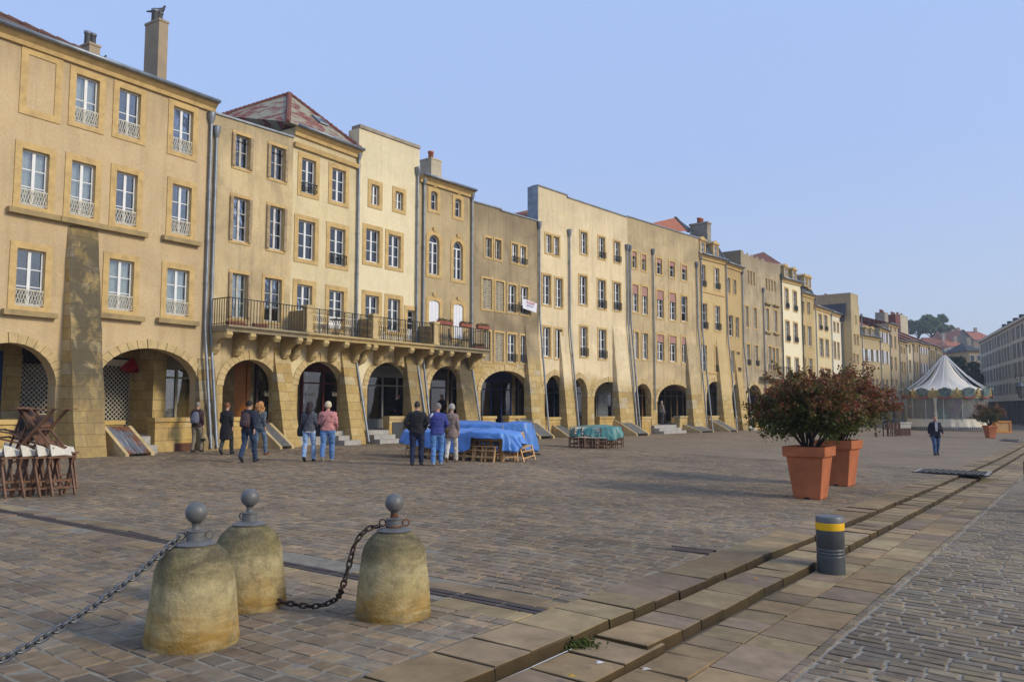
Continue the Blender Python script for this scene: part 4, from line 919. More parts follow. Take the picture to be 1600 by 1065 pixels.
# ------------------------------------------------------------------ office block on the right
def office():
    b = plane((70+.0, 109), (.43, 1)); b.z = -2.45; b.rz = math.atan2(b.d.y, b.d.x)
    # local x runs away from the camera; we look at its left-hand face: outward normal is +n
    L = 43.0; x0 = -26.0; H = uv(b, 1598, 500)[1]
    root = thing('office_block', 'long grey-beige office block with slim windows and a dark ground floor on the right', 'building', (b.o.x, b.o.y, b.z), b.rz)
    wm = simple('pale_concrete', (.54, .46, .33), .9, var=.1, scale=1.2); dk = simple('dark_spandrel_glass', (.035, .035, .035), .3, spec=.5)
    zs = 3.9
    rows = []
    for (ya, yb_) in ((507, 532), (540, 564), (570, 593), (602, 617), ):
        pass
    # storey heights read off the near corner
    rows = [(4.35, 6.05), (6.75, 8.9), (9.45, 11.6), (12.1, 13.9)]
    H = max(H, 14.6)
    holes = []; x = x0+.6; rs = random.Random(3); cols = []
    while x < L-1.2:
        k = rs.choice([3, 2, 1, 3, 2]); 
        for j in range(k): cols.append(x); x += .98
        x += .75
    for (za, zb) in rows:
        for c in cols:
            holes.append([(c, za), (c+.66, za), (c+.66, zb), (c, zb)])
    poly = [(x0, zs), (L, zs), (L, H), (x0, H)]; loops = [poly]+holes; flat = [p for l in loops for p in l]
    mb = MB(); tr = tessellate_polygon([[Vector((p[0], p[1], 0)) for p in l] for l in loops]); mb.add([(p[0], 0, p[1]) for p in flat], [tuple(t) for t in tr])
    mb.add([(x0, 0, 0), (x0, -14, 0), (x0, -14, H), (x0, 0, H), (L, 0, 0), (L, -14, 0), (L, -14, H), (L, 0, H)], [(0, 1, 2, 3), (4, 5, 6, 7), (1, 5, 6, 2)])
    mb.build('wall', wm, root, fix=False)
    MB().box(x0, L, -.32, -.28, zs, H).build('inner_wall', dk, root)
    MB().box(x0, L, -.25, .18, zs-.5, zs-.02).box(x0, L, -.2, .3, H-.25, H+.1).build('cornice', wm, root)
    n = 0; order = sorted([(abs(c+10), c, r_) for c in cols for r_ in rows if c > x0])
    near = [q for q in order if q[1] > -14][:96]; rest = [q for q in order if q not in near]
    wf = simple('grey_window_frame', (.16, .155, .14), .5)
    def wmesh(mb, c, za, zb):
        mb.box(c, c+.06, -.16, -.1, za, zb).box(c+.60, c+.66, -.16, -.1, za, zb).box(c, c+.66, -.17, -.09, za, za+.06).box(c, c+.66, -.17, -.09, zb-.06, zb).box(c+.06, c+.60, -.16, -.1, za+(zb-za)*.36, za+(zb-za)*.36+.05)
    for q in near:
        c, (za, zb) = q[1], q[2]; mb = MB(); wmesh(mb, c, za, zb); o = mb.build('window', wf, root)
        MB().box(c+.04, c+.62, -.145, -.135, za+.03, zb-.03).build('pane', M['glass'], o)
        if rs.random() < .45: MB().box(c+.06, c+.60, -.2, -.18, za+(zb-za)*rs.uniform(.2, .7), zb-.04).build('blind', simple('office_blind', (.30, .29, .26), .8), o)
    mb = MB()
    for q in rest: wmesh(mb, q[1], *q[2])
    if rest: tag(mb.build('far_windows', wf, root), kind='stuff')
    x = x0
    while x < L: MB().box(x, x+.45, -.6, .05, 0, zs-.5).build('ground_floor_pier', simple('dark_stone_pier', (.10, .09, .075), .8), root); x += 4.2
    MB().box(x0, L, -.9, -.8, 0, zs-.5).build('shop_window', simple('dark_shop_glass', (.02, .024, .03), .15, spec=.6), root)
    mb = MB(); x = x0+.9
    while x < L: mb.box(x, x+.09, -.78, -.7, 0, zs-.6); x += 1.4
    mb.build('shop_frame', wf, root)
    mb = MB(); mb.add([(x0, .3, H+.1), (L, .3, H+.1), (L, -5.5, H+3.6), (x0, -5.5, H+3.6), (x0, -14, H), (L, -14, H)], [(0, 1, 2, 3), (3, 2, 5, 4), (0, 3, 4), (1, 5, 2)])
    ro = mb.build('roof', M['slate'], root, fix=False)
    for i in range(9):
        x = -14+i*5.2; mb = MB(); mb.box(x, x+.7, -2.2, -1.6, H+1.1, H+1.75); mb.build('roof_vent', M['zincdk'], ro)
    MB().box(-18.2, -16.4, -5.2, -4.0, H+2, H+5.4).box(-18.3, -16.3, -5.3, -3.9, H+5.4, H+5.6).build('chimney', M['cement'], ro)
    MB().box(16, 17, -5.2, -4.2, H+2.6, H+4.7).build('chimney', M['cement'], ro)
    return b, root, H
OB, OR, OH = office()
# wall lantern bracket on it
o = thing('wall_lantern', 'black wrought-iron wall lantern at the right edge', 'lamp', gpt(1596, 664).to_tuple(), 0)
L0 = Vector((gpt(1596, 664).x, gpt(1596, 664).y, 0)); 
Yl = 60.0; Xl = (1594-800)/1250*Yl; zl = (636-608)/1250*Yl*1.0
o.location = (Xl, Yl, zl)
mb = MB(); mb.lathe([(.03, -.75), (.16, -.62), (.3, .15), (.33, .2), (.2, .42), (.05, .55), (.03, .7)], 6); mb.build('lantern', simple('lantern_glass', (.12, .13, .13), .3), o)
mb = MB()
for k in range(6): a = k*math.pi/3; mb.bar((.16*math.cos(a), .16*math.sin(a), -.62), (.3*math.cos(a), .3*math.sin(a), .17), .035)
mb.lathe([(.34, .16), (.34, .22)], 6); mb.tube([(0, 0, .65), (0, 0, .95), (.5, 0, 1.15), (1.1, 0, .8), (1.5, 0, .3), (2.0, 0, .1)], .04, 6); mb.tube([(0, 0, .95), (-.35, 0, 1.1), (-.4, 0, .8), (-.2, 0, .7)], .03, 6); mb.build('bracket', M['iron'], o)
mb = MB(); mb.tube([(2.0, 0, -6), (2.0, 0, 1.4)], [.09, .06], 8); mb.build('pole', M['iron'], o)
# ------------------------------------------------------------------ far hill, houses and trees behind the square
hx = lambda px, Y: (px-800)/1250*Y
hz = lambda py, Y: (636-py)/1250*Y
mb = MB(); nx, ny = 40, 16; vs = []
for j in range(ny+1):
    for i in range(nx+1):
        Y = 190+j*22; px = 1280+i*12
        h = -2.6+30*sm((Y-195)/190)*sm((1700-px)/330+.25)+noise.noise(Vector((px*.01, Y*.01, 0)))*2*sm((Y-190)/60)
        if j == 0: h = -2.6
        vs.append((hx(px, Y), Y, h))
mb.add(vs, [(j*(nx+1)+i, j*(nx+1)+i+1, (j+1)*(nx+1)+i+1, (j+1)*(nx+1)+i) for j in range(ny) for i in range(nx)])
tag(mb.build('hill', simple('hill_grass', (.05, .065, .025), .95, var=.4, scale=.1), None, True), kind='structure')
def far_house(label, x0, x1, ye, yr, yb, Y, col, roofm, dep=9, gable=False, rows=2, cols=3, slate=False, ang=0):
    X0, X1 = hx(x0, Y), hx(x1, Y); ze, zr, zb = hz(ye, Y), hz(yr, Y), hz(yb, Y); w = X1-X0
    root = thing('house', label, 'house', ((X0+X1)/2, Y, zb), R(ang), 'houses on the far slope'); H = ze-zb; RR = zr-ze
    wm = simple('far_wall_%d' % int(col[0]*1000), col, .9, var=.1, scale=1)
    mb = MB(); mb.box(-w/2, w/2, 0, dep, -3, H)
    if gable: mb.add([(-w/2, 0, H), (w/2, 0, H), (0, 0, H+RR), (-w/2, dep, H), (w/2, dep, H), (0, dep, H+RR)], [(0, 1, 2), (3, 5, 4)])
    mb.build('wall', wm, root)
    mb = MB()
    if gable: mb.add([(-w/2-.3, -.3, H-.1), (0, -.3, H+RR), (0, dep+.3, H+RR), (-w/2-.3, dep+.3, H-.1), (w/2+.3, -.3, H-.1), (w/2+.3, dep+.3, H-.1)], [(0, 1, 2, 3), (1, 4, 5, 2)])
    else: mb.add([(-w/2-.4, -.4, H), (w/2+.4, -.4, H), (w/2-1.5, dep/2, H+RR), (-w/2+1.5, dep/2, H+RR), (-w/2-.4, dep+.4, H), (w/2+.4, dep+.4, H)], [(0, 1, 2, 3), (4, 0, 3), (1, 5, 2), (3, 2, 5, 4)])
    ro = mb.build('roof', roofm, root, fix=False)
    MB().box(w*.2, w*.2+.9, dep*.4, dep*.4+.8, H+RR*.4, H+RR+1.2).build('chimney', M['cement'], ro)
    for i in range(cols):
        for j in range(rows):
            u = -w/2+w*(i+.5)/cols; z = H*(j+.35)/rows if rows > 1 else H*.4
            o = MB().box(u-.55, u+.55, -.06, .0, z, z+1.4).build('window', M['whiteold'], root); MB().box(u-.42, u+.42, -.09, -.06, z+.12, z+1.28).build('pane', M['glass'] if False else simple('far_pane', (.05, .055, .06), .2, spec=.6), o)
    return root
far_house('ochre house end with slate mansard left of the office block', 1515, 1537, 548, 533, 650, 168, (.42, .30, .15), M['slate'], 10, rows=4, cols=2)
far_house('house with a broad red tiled roof and white attic band behind the carousel mast', 1452, 1506, 546, 524, 600, 215, (.20, .20, .21), M['tile'], 12, rows=1, cols=3)
far_house('low white-fronted house below the red roofs', 1484, 1516, 541, 530, 640, 205, (.62, .60, .56), M['tileorange'], 10, rows=1, cols=3)
far_house('dark gabled barn with the big orange roof on the slope', 1493, 1523, 531, 514.5, 560, 262, (.10, .10, .10), M['tileorange'], 14, gable=True, rows=1, cols=1)
far_house('long house under the widest orange roof at the top of the slope', 1508, 1558, 531, 514, 560, 278, (.30, .22, .15), M['tileorange'], 16, rows=1, cols=4)
far_house('small stone house with orange gable beside the hill tree', 1484, 1503, 522, 510, 550, 290, (.36, .28, .20), M['tileorange'], 10, gable=True, rows=1, cols=1)
far_house('ochre house with red brown roof above the street trees', 1475, 1500, 566, 549, 640, 190, (.40, .32, .20), M['tile'], 10, rows=3, cols=3)
far_house('red roofed house between the white-fronted house and the office block', 1500, 1520, 556, 545, 640, 185, (.36, .30, .2), M['tile'], 9, rows=3, cols=2)
# ------------------------------------------------------------------ foliage
def leaves_mesh(name, pts, size, cols, parent, mat, seed=1, flat=.0, aspect=1.7):
    """one small folded face per leaf, each with its own colour"""
    n = len(pts); r = np.random.default_rng(seed); P = np.array(pts)
    a = r.normal(size=(n, 3)); a /= np.linalg.norm(a, axis=1)[:, None]
    b_ = r.normal(size=(n, 3)); b_[:, 2] *= (1-flat); b_ -= (b_*a).sum(1)[:, None]*a; b_ /= np.linalg.norm(b_, axis=1)[:, None]+1e-9
    s = size*r.uniform(.6, 1.3, size=(n, 1))
    V = np.empty((n, 4, 3)); V[:, 0] = P-a*s*aspect*.5; V[:, 1] = P+b_*s*.42; V[:, 2] = P+a*s*aspect*.5; V[:, 3] = P-b_*s*.42
    V[:, 1] += np.cross(a, b_)*s*.12; V[:, 3] += np.cross(a, b_)*s*.12
    me = bpy.data.meshes.new(name); me.vertices.add(n*4); me.vertices.foreach_set('co', V.reshape(-1).astype(np.float32))
    me.loops.add(n*4); me.loops.foreach_set('vertex_index', np.arange(n*4, dtype=np.int32)); me.polygons.add(n)
    me.polygons.foreach_set('loop_start', np.arange(0, n*4, 4, dtype=np.int32)); me.polygons.foreach_set('use_smooth', np.zeros(n, bool)); me.update(calc_edges=True)
    at = me.color_attributes.new('col', 'FLOAT_COLOR', 'POINT'); c = np.ones((n, 4, 4), np.float32); c[:, :, :3] = np.array(cols)[:, None, :]
    at.data.foreach_set('color', c.reshape(-1)); me.materials.append(mat)
    o = bpy.data.objects.new(name, me); COL.objects.link(o); o.parent = parent; return o
def leafmat():
    m, t, b, oc = newmat('leaf'); a = t.new('ShaderNodeAttribute', attribute_name='col'); t.link(a.outputs['Color'], b.inputs['Base Color']); b.inputs['Roughness'].default_value = .55
    out = t.n['Material Output']; tl = t.new('ShaderNodeBsdfTranslucent'); t.link(a.outputs['Color'], tl.inputs[0]); mx = t.new('ShaderNodeMixShader'); mx.inputs[0].default_value = .3
    t.link(b.outputs[0], mx.inputs[1]); t.link(tl.outputs[0], mx.inputs[2]); t.link(mx.outputs[0], out.inputs['Surface']); return m
M['leaf'] = leafmat(); M['bark'] = simple('bark', (.05, .035, .025), .9, var=.4, bump=.5)
def tree(name, label, x, Y, zb, h, rx, rz_, n, col, size, seed, group=None, trunk=None, name_cat='tree'):
    root = thing(name, label, name_cat, (x, Y, zb), 0, group); rs = random.Random(seed); th = trunk or h*.35
    mb = MB(); mb.tube([(0, 0, -1), (0, 0, th*.5), (.1*h*.1, 0, th), (0, 0, h*.7)], [h*.035, h*.028, h*.022, h*.008], 8)
    cl = []
    for i in range(34):
        a = rs.uniform(0, 2*math.pi); e = rs.uniform(-.5, 1); q = rs.uniform(.35, 1.0)
        c = Vector((math.cos(a)*math.cos(e)*rx*q, math.sin(a)*math.cos(e)*rx*q, h-rz_+math.sin(e)*rz_*q)); cl.append((c, rs.uniform(.16, .34)*rx))
        if i < 14: mb.tube([(0, 0, th*.8+i*.02*h), c*.5+Vector((0, 0, th*.5)), c], [h*.014, h*.009, h*.003], 5)
    mb.build('trunk', M['bark'], root, True)
    pts = []; cols = []; r = np.random.default_rng(seed)
    for c, q in cl:
        k = int(n*q*q/sum(w*w for _, w in cl)); p = r.normal(size=(k, 3)); p /= np.linalg.norm(p, axis=1)[:, None]; p *= (r.uniform(.35, 1, size=(k, 1))**.5)*q; p[:, 2] *= .75
        pts += list(p+np.array(c)); v = r.uniform(.65, 1.35, size=(k, 1))*rs.uniform(.8, 1.2); cols += list(np.array(col)*v)
    leaves_mesh('crown', pts, size, cols, root, M['leaf'], seed); return root
tree('hill_tree', 'big round green tree on the skyline above the far roofs', hx(1458, 285), 285, hz(548, 285), hz(489, 285)-hz(548, 285), 5.6, 4.6, 4200, (.085, .14, .035), .75, 5, 'trees on the hill')
tree('hill_tree', 'darker lower tree left of the big skyline tree', hx(1437, 270), 270, hz(545, 270), hz(499, 270)-hz(545, 270), 4.6, 3.2, 2600, (.07, .11, .03), .7, 6, 'trees on the hill')
tree('hill_tree', 'thin pale tree right of the big skyline tree', hx(1481, 280), 280, hz(548, 280), hz(505, 280)-hz(548, 280), 2.6, 3.6, 900, (.10, .12, .05), .6, 8, 'trees on the hill')
tree('street_tree', 'dark green tree directly behind the carousel canopy', hx(1500, 150), 150, -2.5, 12.2, 4.3, 4.2, 5200, (.045, .075, .022), .5, 9, 'trees behind the carousel', 3)
tree('street_tree', 'smaller dark tree between carousel canopy and office block', hx(1520, 147), 147, -2.5, 9.3, 3.4, 3.2, 3000, (.04, .07, .02), .45, 10, 'trees behind the carousel', 3)
# ------------------------------------------------------------------ potted maples
M['terra'] = simple('terracotta', (.40, .125, .048), .85, var=.24, scale=2.2, bump=.3)
def pot(p, rz, label, s=1.0, round_=False):
    o = thing('terracotta_planter', label, 'planter', p, rz, 'terracotta planters'); mb = MB(); n = 4
    def sq(h, z): return [(-h, -h, z), (h, -h, z), (h, h, z), (-h, h, z)]
    Z = [(.245, 0), (.255, .04), (.345, .81), (.395, .81), (.405, 1.0), (.365, 1.0), (.35, .92), (.0, .90)]
    vs = []
    for h, z in Z: vs += [(a*s, b_*s, c*s) for a, b_, c in sq(h, z)]
    fs = []
    for i in range(len(Z)-1):
        for k in range(4): fs.append((i*4+k, i*4+(k+1) % 4, (i+1)*4+(k+1) % 4, (i+1)*4+k))
    fs.append((0, 1, 2, 3)); mb.add(vs, fs); k = mb.build('pot', M['terra'], o); bv = k.modifiers.new('b', 'BEVEL'); bv.width = .014*s; bv.segments = 2; bv.limit_method = 'ANGLE'; bv.angle_limit = R(35)
    MB().box(-.35*s, .35*s, -.35*s, .35*s, .90*s, .92*s).build('soil', simple('dark_soil', (.02, .015, .01), .95), o)
    MB().box(-.05, .05, -.255*s, -.24*s, -.0, .05).build('drain_notch', M['dark'], o)
    return o
def maple(p, label, h, rx, n, seed, size=.05, redness=.5, bias=(0, 0)):
    root = thing('maple_shrub', label, 'shrub', p, 0, 'red and green maples'); rs = random.Random(seed); r = np.random.default_rng(seed)
    mb = MB(); tips = []; shoots = []
    for i in range(26):
        a = i*2.399+rs.uniform(-.3, .3); sp = math.sqrt((i+.5)/26)*rs.uniform(.85, 1.05); L = h*rs.uniform(.6, 1.0)
        e = Vector((math.cos(a)*rx*sp+bias[0]*sp, math.sin(a)*rx*sp+bias[1]*sp, L*(1.05-.45*sp*sp)))
        p0 = Vector((rs.uniform(-.08, .08), rs.uniform(-.08, .08), -.05)); m1 = p0.lerp(e, .35)+Vector((0, 0, .10*h)); m2 = p0.lerp(e, .7)+Vector((0, 0, .10*h))
        mb.tube([p0, m1, m2, e], [.022, .016, .010, .004], 5)
        for q in range(9):
            t = rs.uniform(.28, 1.0); base = m1.lerp(m2, min(1, (t-.28)/.36)) if t < .64 else m2.lerp(e, (t-.64)/.36)
            d = Vector((rs.uniform(-1, 1), rs.uniform(-1, 1), rs.uniform(-.85, .5))).normalized()+Vector((math.cos(a), math.sin(a), 0))*.5
            tip = base+d*rs.uniform(.18, .5)*h*.42; mb.tube([base, base.lerp(tip, .5)+Vector((0, 0, .03)), tip], [.008, .005, .002], 4)
            tips.append((base, tip))
    for i in range(34):          # stray shoots that break the outline
        a = rs.uniform(0, 2*math.pi); e = rs.uniform(-.15, 1.1); c0 = Vector((bias[0]+math.cos(a)*rx*.72*math.cos(e), bias[1]+math.sin(a)*rx*.72*math.cos(e), h*.52+h*.38*math.sin(e)))
        d = Vector((math.cos(a)*math.cos(e), math.sin(a)*math.cos(e), math.sin(e)+.15)); tip = c0+d*h*rs.uniform(.15, .34); mb.tube([c0, c0.lerp(tip, .5)+Vector((0, 0, .03)), tip], [.007, .005, .002], 4); shoots.append((c0, tip))
    mb.build('stem', M['bark'], root, True)
    pts = []; cols = []
    red = np.array((.42, .06, .05)); rust = np.array((.36, .15, .05)); green = np.array((.19, .21, .035)); dgreen = np.array((.075, .115, .022))
    k = n//len(tips)
    for base, tip in tips:
        t = r.uniform(.15, 1.08, size=(k, 1)); P = np.array(base)+(np.array(tip)-np.array(base))*t
        P = P+r.normal(size=(k, 3))*np.array((.085, .085, .055))*h*.6
        hgt = (P[:, 2]/h); rad = np.hypot(P[:, 0], P[:, 1])/rx
        f = np.clip((hgt*.95+rad*.55-.72)*2.0+redness-.5+rs.uniform(-.35, .35)+r.normal(size=k)*.22, 0, 1)[:, None]
        g = dgreen+(green-dgreen)*r.uniform(0, 1, size=(k, 1)); w = rust+(red-rust)*r.uniform(0, 1, size=(k, 1))
        c = (g*(1-f)+w*f)*r.uniform(.36, .85, size=(k, 1)); pts += list(P); cols += list(c)
    for base, tip in shoots:
        kk = max(12, k//2); P = np.array(base)+(np.array(tip)-np.array(base))*r.uniform(.1, 1.05, size=(kk, 1))+r.normal(size=(kk, 3))*.035
        f = np.clip(r.normal(size=kk)*.25+redness+.25*(base[2]/h), 0, 1)[:, None]; w = rust+(red-rust)*r.uniform(0, 1, size=(kk, 1)); pts += list(P); cols += list((green*(1-f)+w*f)*r.uniform(.36, .85, size=(kk, 1)))
    leaves_mesh('foliage', pts, size, cols, root, M['leaf'], seed, .35, 1.5); return root
P1 = gpt(1277, 781); s1 = 1.03
pa = pot(P1+Vector((0, .35, 0)), R(-36), 'square terracotta planter nearest the kerb, holding the front red-green maple', s1)
P2 = gpt(1322, 760); pb = pot(P2+Vector((0, .35, 0)), R(-40), 'square terracotta planter half hidden behind the nearer one', 1.08)
maple(P1+Vector((0, .35, .90*s1)), 'bushy maple with red and green leaves in the front planter', 1.62, 1.12, 22000, 3, .052, .34, (.05, 0))
maple(P2+Vector((0, .35, .95)), 'spreading maple with crimson outer leaves in the rear planter', 1.80, 1.36, 20000, 4, .055, .52, (.1, 0))
P3 = gpt(1551, 684); pc = pot(P3+Vector((0, .3, 0)), R(5), 'small distant terracotta planter right of the carousel', .98)
maple(P3+Vector((0, .3, .9)), 'dark green distant maple in the planter right of the carousel', 1.75, 1.15, 6000, 12, .09, .30)
# ------------------------------------------------------------------ carousel
def carousel():
    Y = 88.0; X = hx(1477, Y); zb = -2.45; k = 1250/Y
    root = thing('carousel', 'closed fairground carousel with a cream striped tent top, painted rim and clear side sheets', 'carousel', (X, Y, zb)); r0_ = 4.0
    cream = simple('cream_vinyl', (.56, .50, .37), .7, var=.07); 
    MB().lathe([(r0_+.05, .05), (r0_+.1, .12), (r0_+.1, .34), (r0_-.05, .36)], 64).build('platform', M['whiteold'], root, 'auto')
    mb = MB()
    for i in range(110): a = i*2*math.pi/110; mb.M = Matrix.Rotation(a, 4, 'Z'); mb.box(r0_+.08, r0_+.14, -.04, .04, .10, .32)
    mb.M = None; mb.lathe([(r0_+.09, .20), (r0_+.125, .21), (r0_+.09, .22)], 96, cap=False); mb.build('rim_slats', simple('dark_gap', (.06, .06, .05), .8), root)
    mb = MB(); mb.lathe([(r0_+.18, .38), (r0_+.06, .7), (r0_-.05, 1.0), (r0_-.10, 1.22)], 160, f=lambda a, z: 1+(.012*math.sin(a*34)+.012*math.sin(a*19+2)+.01*math.sin(a*7))*(1.35-z), cap=False); mb.build('skirt', cream, root, True)
    m, t, b, oc = newmat('clear_side_sheet'); out = t.n['Material Output']; tr = t.new('ShaderNodeBsdfTransparent'); tr.inputs[0].default_value = (.75, .75, .72, 1); df = t.new('ShaderNodeBsdfPrincipled'); df.inputs['Base Color'].default_value = (.32, .32, .29, 1); df.inputs['Roughness'].default_value = .25
    mx = t.new('ShaderNodeMixShader'); mx.inputs[0].default_value = .45; t.link(tr.outputs[0], mx.inputs[1]); t.link(df.outputs[0], mx.inputs[2]); t.link(mx.outputs[0], out.inputs['Surface'])
    MB().lathe([(r0_-.1, 1.2), (r0_-.1, 3.5)], 96, f=lambda a, z: 1+.004*math.sin(a*40), cap=False).build('side_sheet', m, root, True)
    for i in range(14): a = i*2*math.pi/14+.1; MB().tube([((r0_-.05)*math.cos(a), (r0_-.05)*math.sin(a), .4), ((r0_-.05)*math.cos(a), (r0_-.05)*math.sin(a), 3.5)], .035, 6).build('post', M['whiteold'], root)
    a = math.atan2(-1, -.95); mb = MB()          # bunched curtain on the left
    pts = [((r0_+.02)*math.cos(a), (r0_+.02)*math.sin(a), z) for z in (3.45, 3.1, 2.6, 2.1, 1.7, 1.3, .9, .55)]; mb.tube(pts, [.22, .16, .11, .12, .17, .15, .22, .34], 14); mb.build('tied_curtain', cream, root, True)
    # canopy rim of painted shields
    rp = simple('rim_yellow_cream', (.52, .46, .22), .5, var=.2, scale=3); teal = simple('rim_teal', (.11, .16, .15), .5, var=.6, scale=3); red = simple('rim_red', (.35, .08, .04), .5, var=.3, scale=4); gold = simple('rim_gold', (.40, .27, .08), .4, var=.3)
    MB().lathe([(r0_-.15, 3.42), (r0_+.02, 3.42), (r0_+.28, 4.25), (r0_+.2, 4.3), (r0_-.2, 4.25)], 64).build('canopy_rim', rp, root, 'auto')
    n = 12
    for i in range(n):
        a = i*2*math.pi/n-math.pi/2; mb = MB(); mb.M = Matrix.Rotation(a, 4, 'Z')
        poly = [(-.62, 4.35), (-.5, 3.75), (-.28, 3.5), (0, 3.38), (.28, 3.5), (.5, 3.75), (.62, 4.35), (.35, 4.44), (0, 4.55), (-.35, 4.44)]
        vs = [(r0_+.34+(z-3.4)*.12, y, z) for y, z in poly]+[(r0_+.12+(z-3.4)*.22, y, z) for y, z in poly]; q = len(poly)
        mb.add(vs, [tuple(range(q)), tuple(range(2*q-1, q-1, -1))]+[(j, (j+1) % q, q+(j+1) % q, q+j) for j in range(q)]); mb.build('shield', teal, root)
        mb = MB(); mb.M = Matrix.Rotation(a, 4, 'Z')
        for j in range(9):
            y = -.62+j*.155; z = 3.42+.28*abs(y)**1.5; mb.ball((r0_+.36, y, z), (.08, .10, .10), 8)
        mb.build('rim_swag', red, root, True)
        a += math.pi/n; mb = MB(); mb.M = Matrix.Rotation(a, 4, 'Z'); mb.ball((r0_+.3, 0, 3.95), (.1, .2, .34), 10); mb.ball((r0_+.32, 0, 4.38), (.1, .13, .14), 8); mb.ball((r0_+.3, -.2, 3.7), (.08, .12, .15), 8); mb.ball((r0_+.3, .2, 3.7), (.08, .12, .15), 8); mb.build('rim_figure', gold, root, True)
    # tent
    prof = [(4.0, 4.28), (3.5, 4.4), (2.8, 4.65), (2.1, 5.05), (1.45, 5.65), (.95, 6.35), (.55, 7.1), (.28, 7.7), (.14, 8.05)]
    mt, t, b, oc = newmat('striped_tent'); sp = t.new('ShaderNodeSeparateXYZ'); t.link(oc, sp.inputs[0]); an = t.math('ARCTAN2', sp.outputs['Y'], sp.outputs['X'])
    w = t.math('SINE', t.math('MULTIPLY', an, 60)); t.link(t.mix(t.ramp(w, [(.62, 0), (.75, 1)]), (.66, .62, .54), (.52, .46, .36)), b.inputs['Base Color']); b.inputs['Roughness'].default_value = .8
    mb = MB(); mb.lathe(prof, 132, f=lambda a, z: 1+.006*math.cos(a*22), cap=False); mb.build('tent_roof', mt, root, True)
    mb = MB()
    for i in range(16):
        a = i*2*math.pi/16+.2; e = Vector((3.95*math.cos(a), 3.95*math.sin(a), 4.45)); p = Vector((.12*math.cos(a), .12*math.sin(a), 8.15)); m_ = p.lerp(e, .5)-Vector((0, 0, .35)); mb.tube([p, p.lerp(e, .25)-Vector((0, 0, .22)), m_, p.lerp(e, .75)-Vector((0, 0, .25)), e], .035, 5)
    mb.build('light_cord', M['white'], root, True)
    mb = MB(); mb.lathe([(.12, 8.0), (.15, 8.15), (.1, 8.3), (.08, 8.45)], 12); mb.build('finial_base', red, root, True)
    mb = MB(); mb.lathe([(.1, 8.4), (.22, 8.5), (.24, 8.65), (.14, 8.8), (.08, 8.85)], 12); mb.build('finial_ball', simple('finial_blue', (.2, .26, .3), .4), root, True)
    mb = MB(); mb.lathe([(.06, 8.85), (.10, 8.95), (.06, 9.1), (.03, 9.2)], 10); mb.build('finial_tip', red, root, True); MB().lathe([(.03, 9.2), (.015, 10.2)], 6).build('mast', M['white'], root, True)
    # what shows through the sheets
    stp, t, b, oc = newmat('balloon_stripes'); sp = t.new('ShaderNodeSeparateXYZ'); t.link(oc, sp.inputs[0]); t.link(t.ramp(t.math('FRACT', t.math('MULTIPLY', sp.outputs['X'], .8)), [(.0, (.75, .62, .25)), (.49, (.75, .62, .25)), (.51, (.5, .08, .2)), (1, (.5, .08, .2))]), b.inputs['Base Color'])
    mb = MB(); mb.lathe([(.15, 1.7), (.5, 2.2), (1.0, 2.8), (1.1, 3.2), (.8, 3.5)], 20, (0, -1.9, 0)); mb.build('balloon', stp, root, True)
    mb = MB(); mb.lathe([(.25, 1.15), (.3, 1.55), (.28, 1.6)], 10, (0, -1.9, 0)); mb.build('basket', gold, root)
    mb = MB(); mb.box(-2.6, -1.5, -2.9, -2.2, 1.0, 1.75); mb.ball((-2.05, -2.5, 1.9), (.5, .4, .4), 12); mb.build('toy_car', simple('toy_green', (.05, .25, .12), .3), root, True)
    mb = MB(); mb.ball((1.9, -2.5, 1.5), (.8, .3, .35), 12); mb.tube([(1.3, -2.5, 1.5), (1.0, -2.5, 2.1), (.8, -2.5, 2.0)], [.2, .14, .1], 8); mb.build('toy_horse', simple('toy_mauve', (.35, .28, .4), .4), root, True)
    MB().lathe([(1.0, .3), (1.0, 3.4)], 16).build('core', simple('carousel_core', (.3, .26, .2), .7), root)
carousel()
# ------------------------------------------------------------------ ground
PAL = np.array([(.155, .125, .10), (.175, .135, .10), (.135, .115, .105), (.12, .115, .12), (.19, .145, .095), (.145, .13, .11), (.165, .12, .095), (.21, .165, .115), (.11, .10, .10)])
PALR = np.array([(.17, .15, .125), (.155, .13, .115), (.20, .165, .125), (.135, .125, .125), (.185, .155, .115), (.15, .125, .12)])
PALS = np.array([(.20, .165, .115), (.185, .145, .11), (.22, .18, .125), (.17, .135, .115), (.205, .155, .105)])
PAL = PAL*np.array((1.42, 1.27, .95)); PALR = PALR*np.array((1.34, 1.20, .90)); PALS = PALS*np.array((1.28, 1.16, .86)); PAL = PAL*.5+PAL.mean(0)*.5; PALR = PALR*.7+PALR.mean(0)*.3
M['setts'] = attrmat('split_stone_setts', .82, .3, 11, .32, .55, .008)
M['slabs'] = attrmat('sandstone_slabs', .85, .25, 4.5, .3, .5, .01)
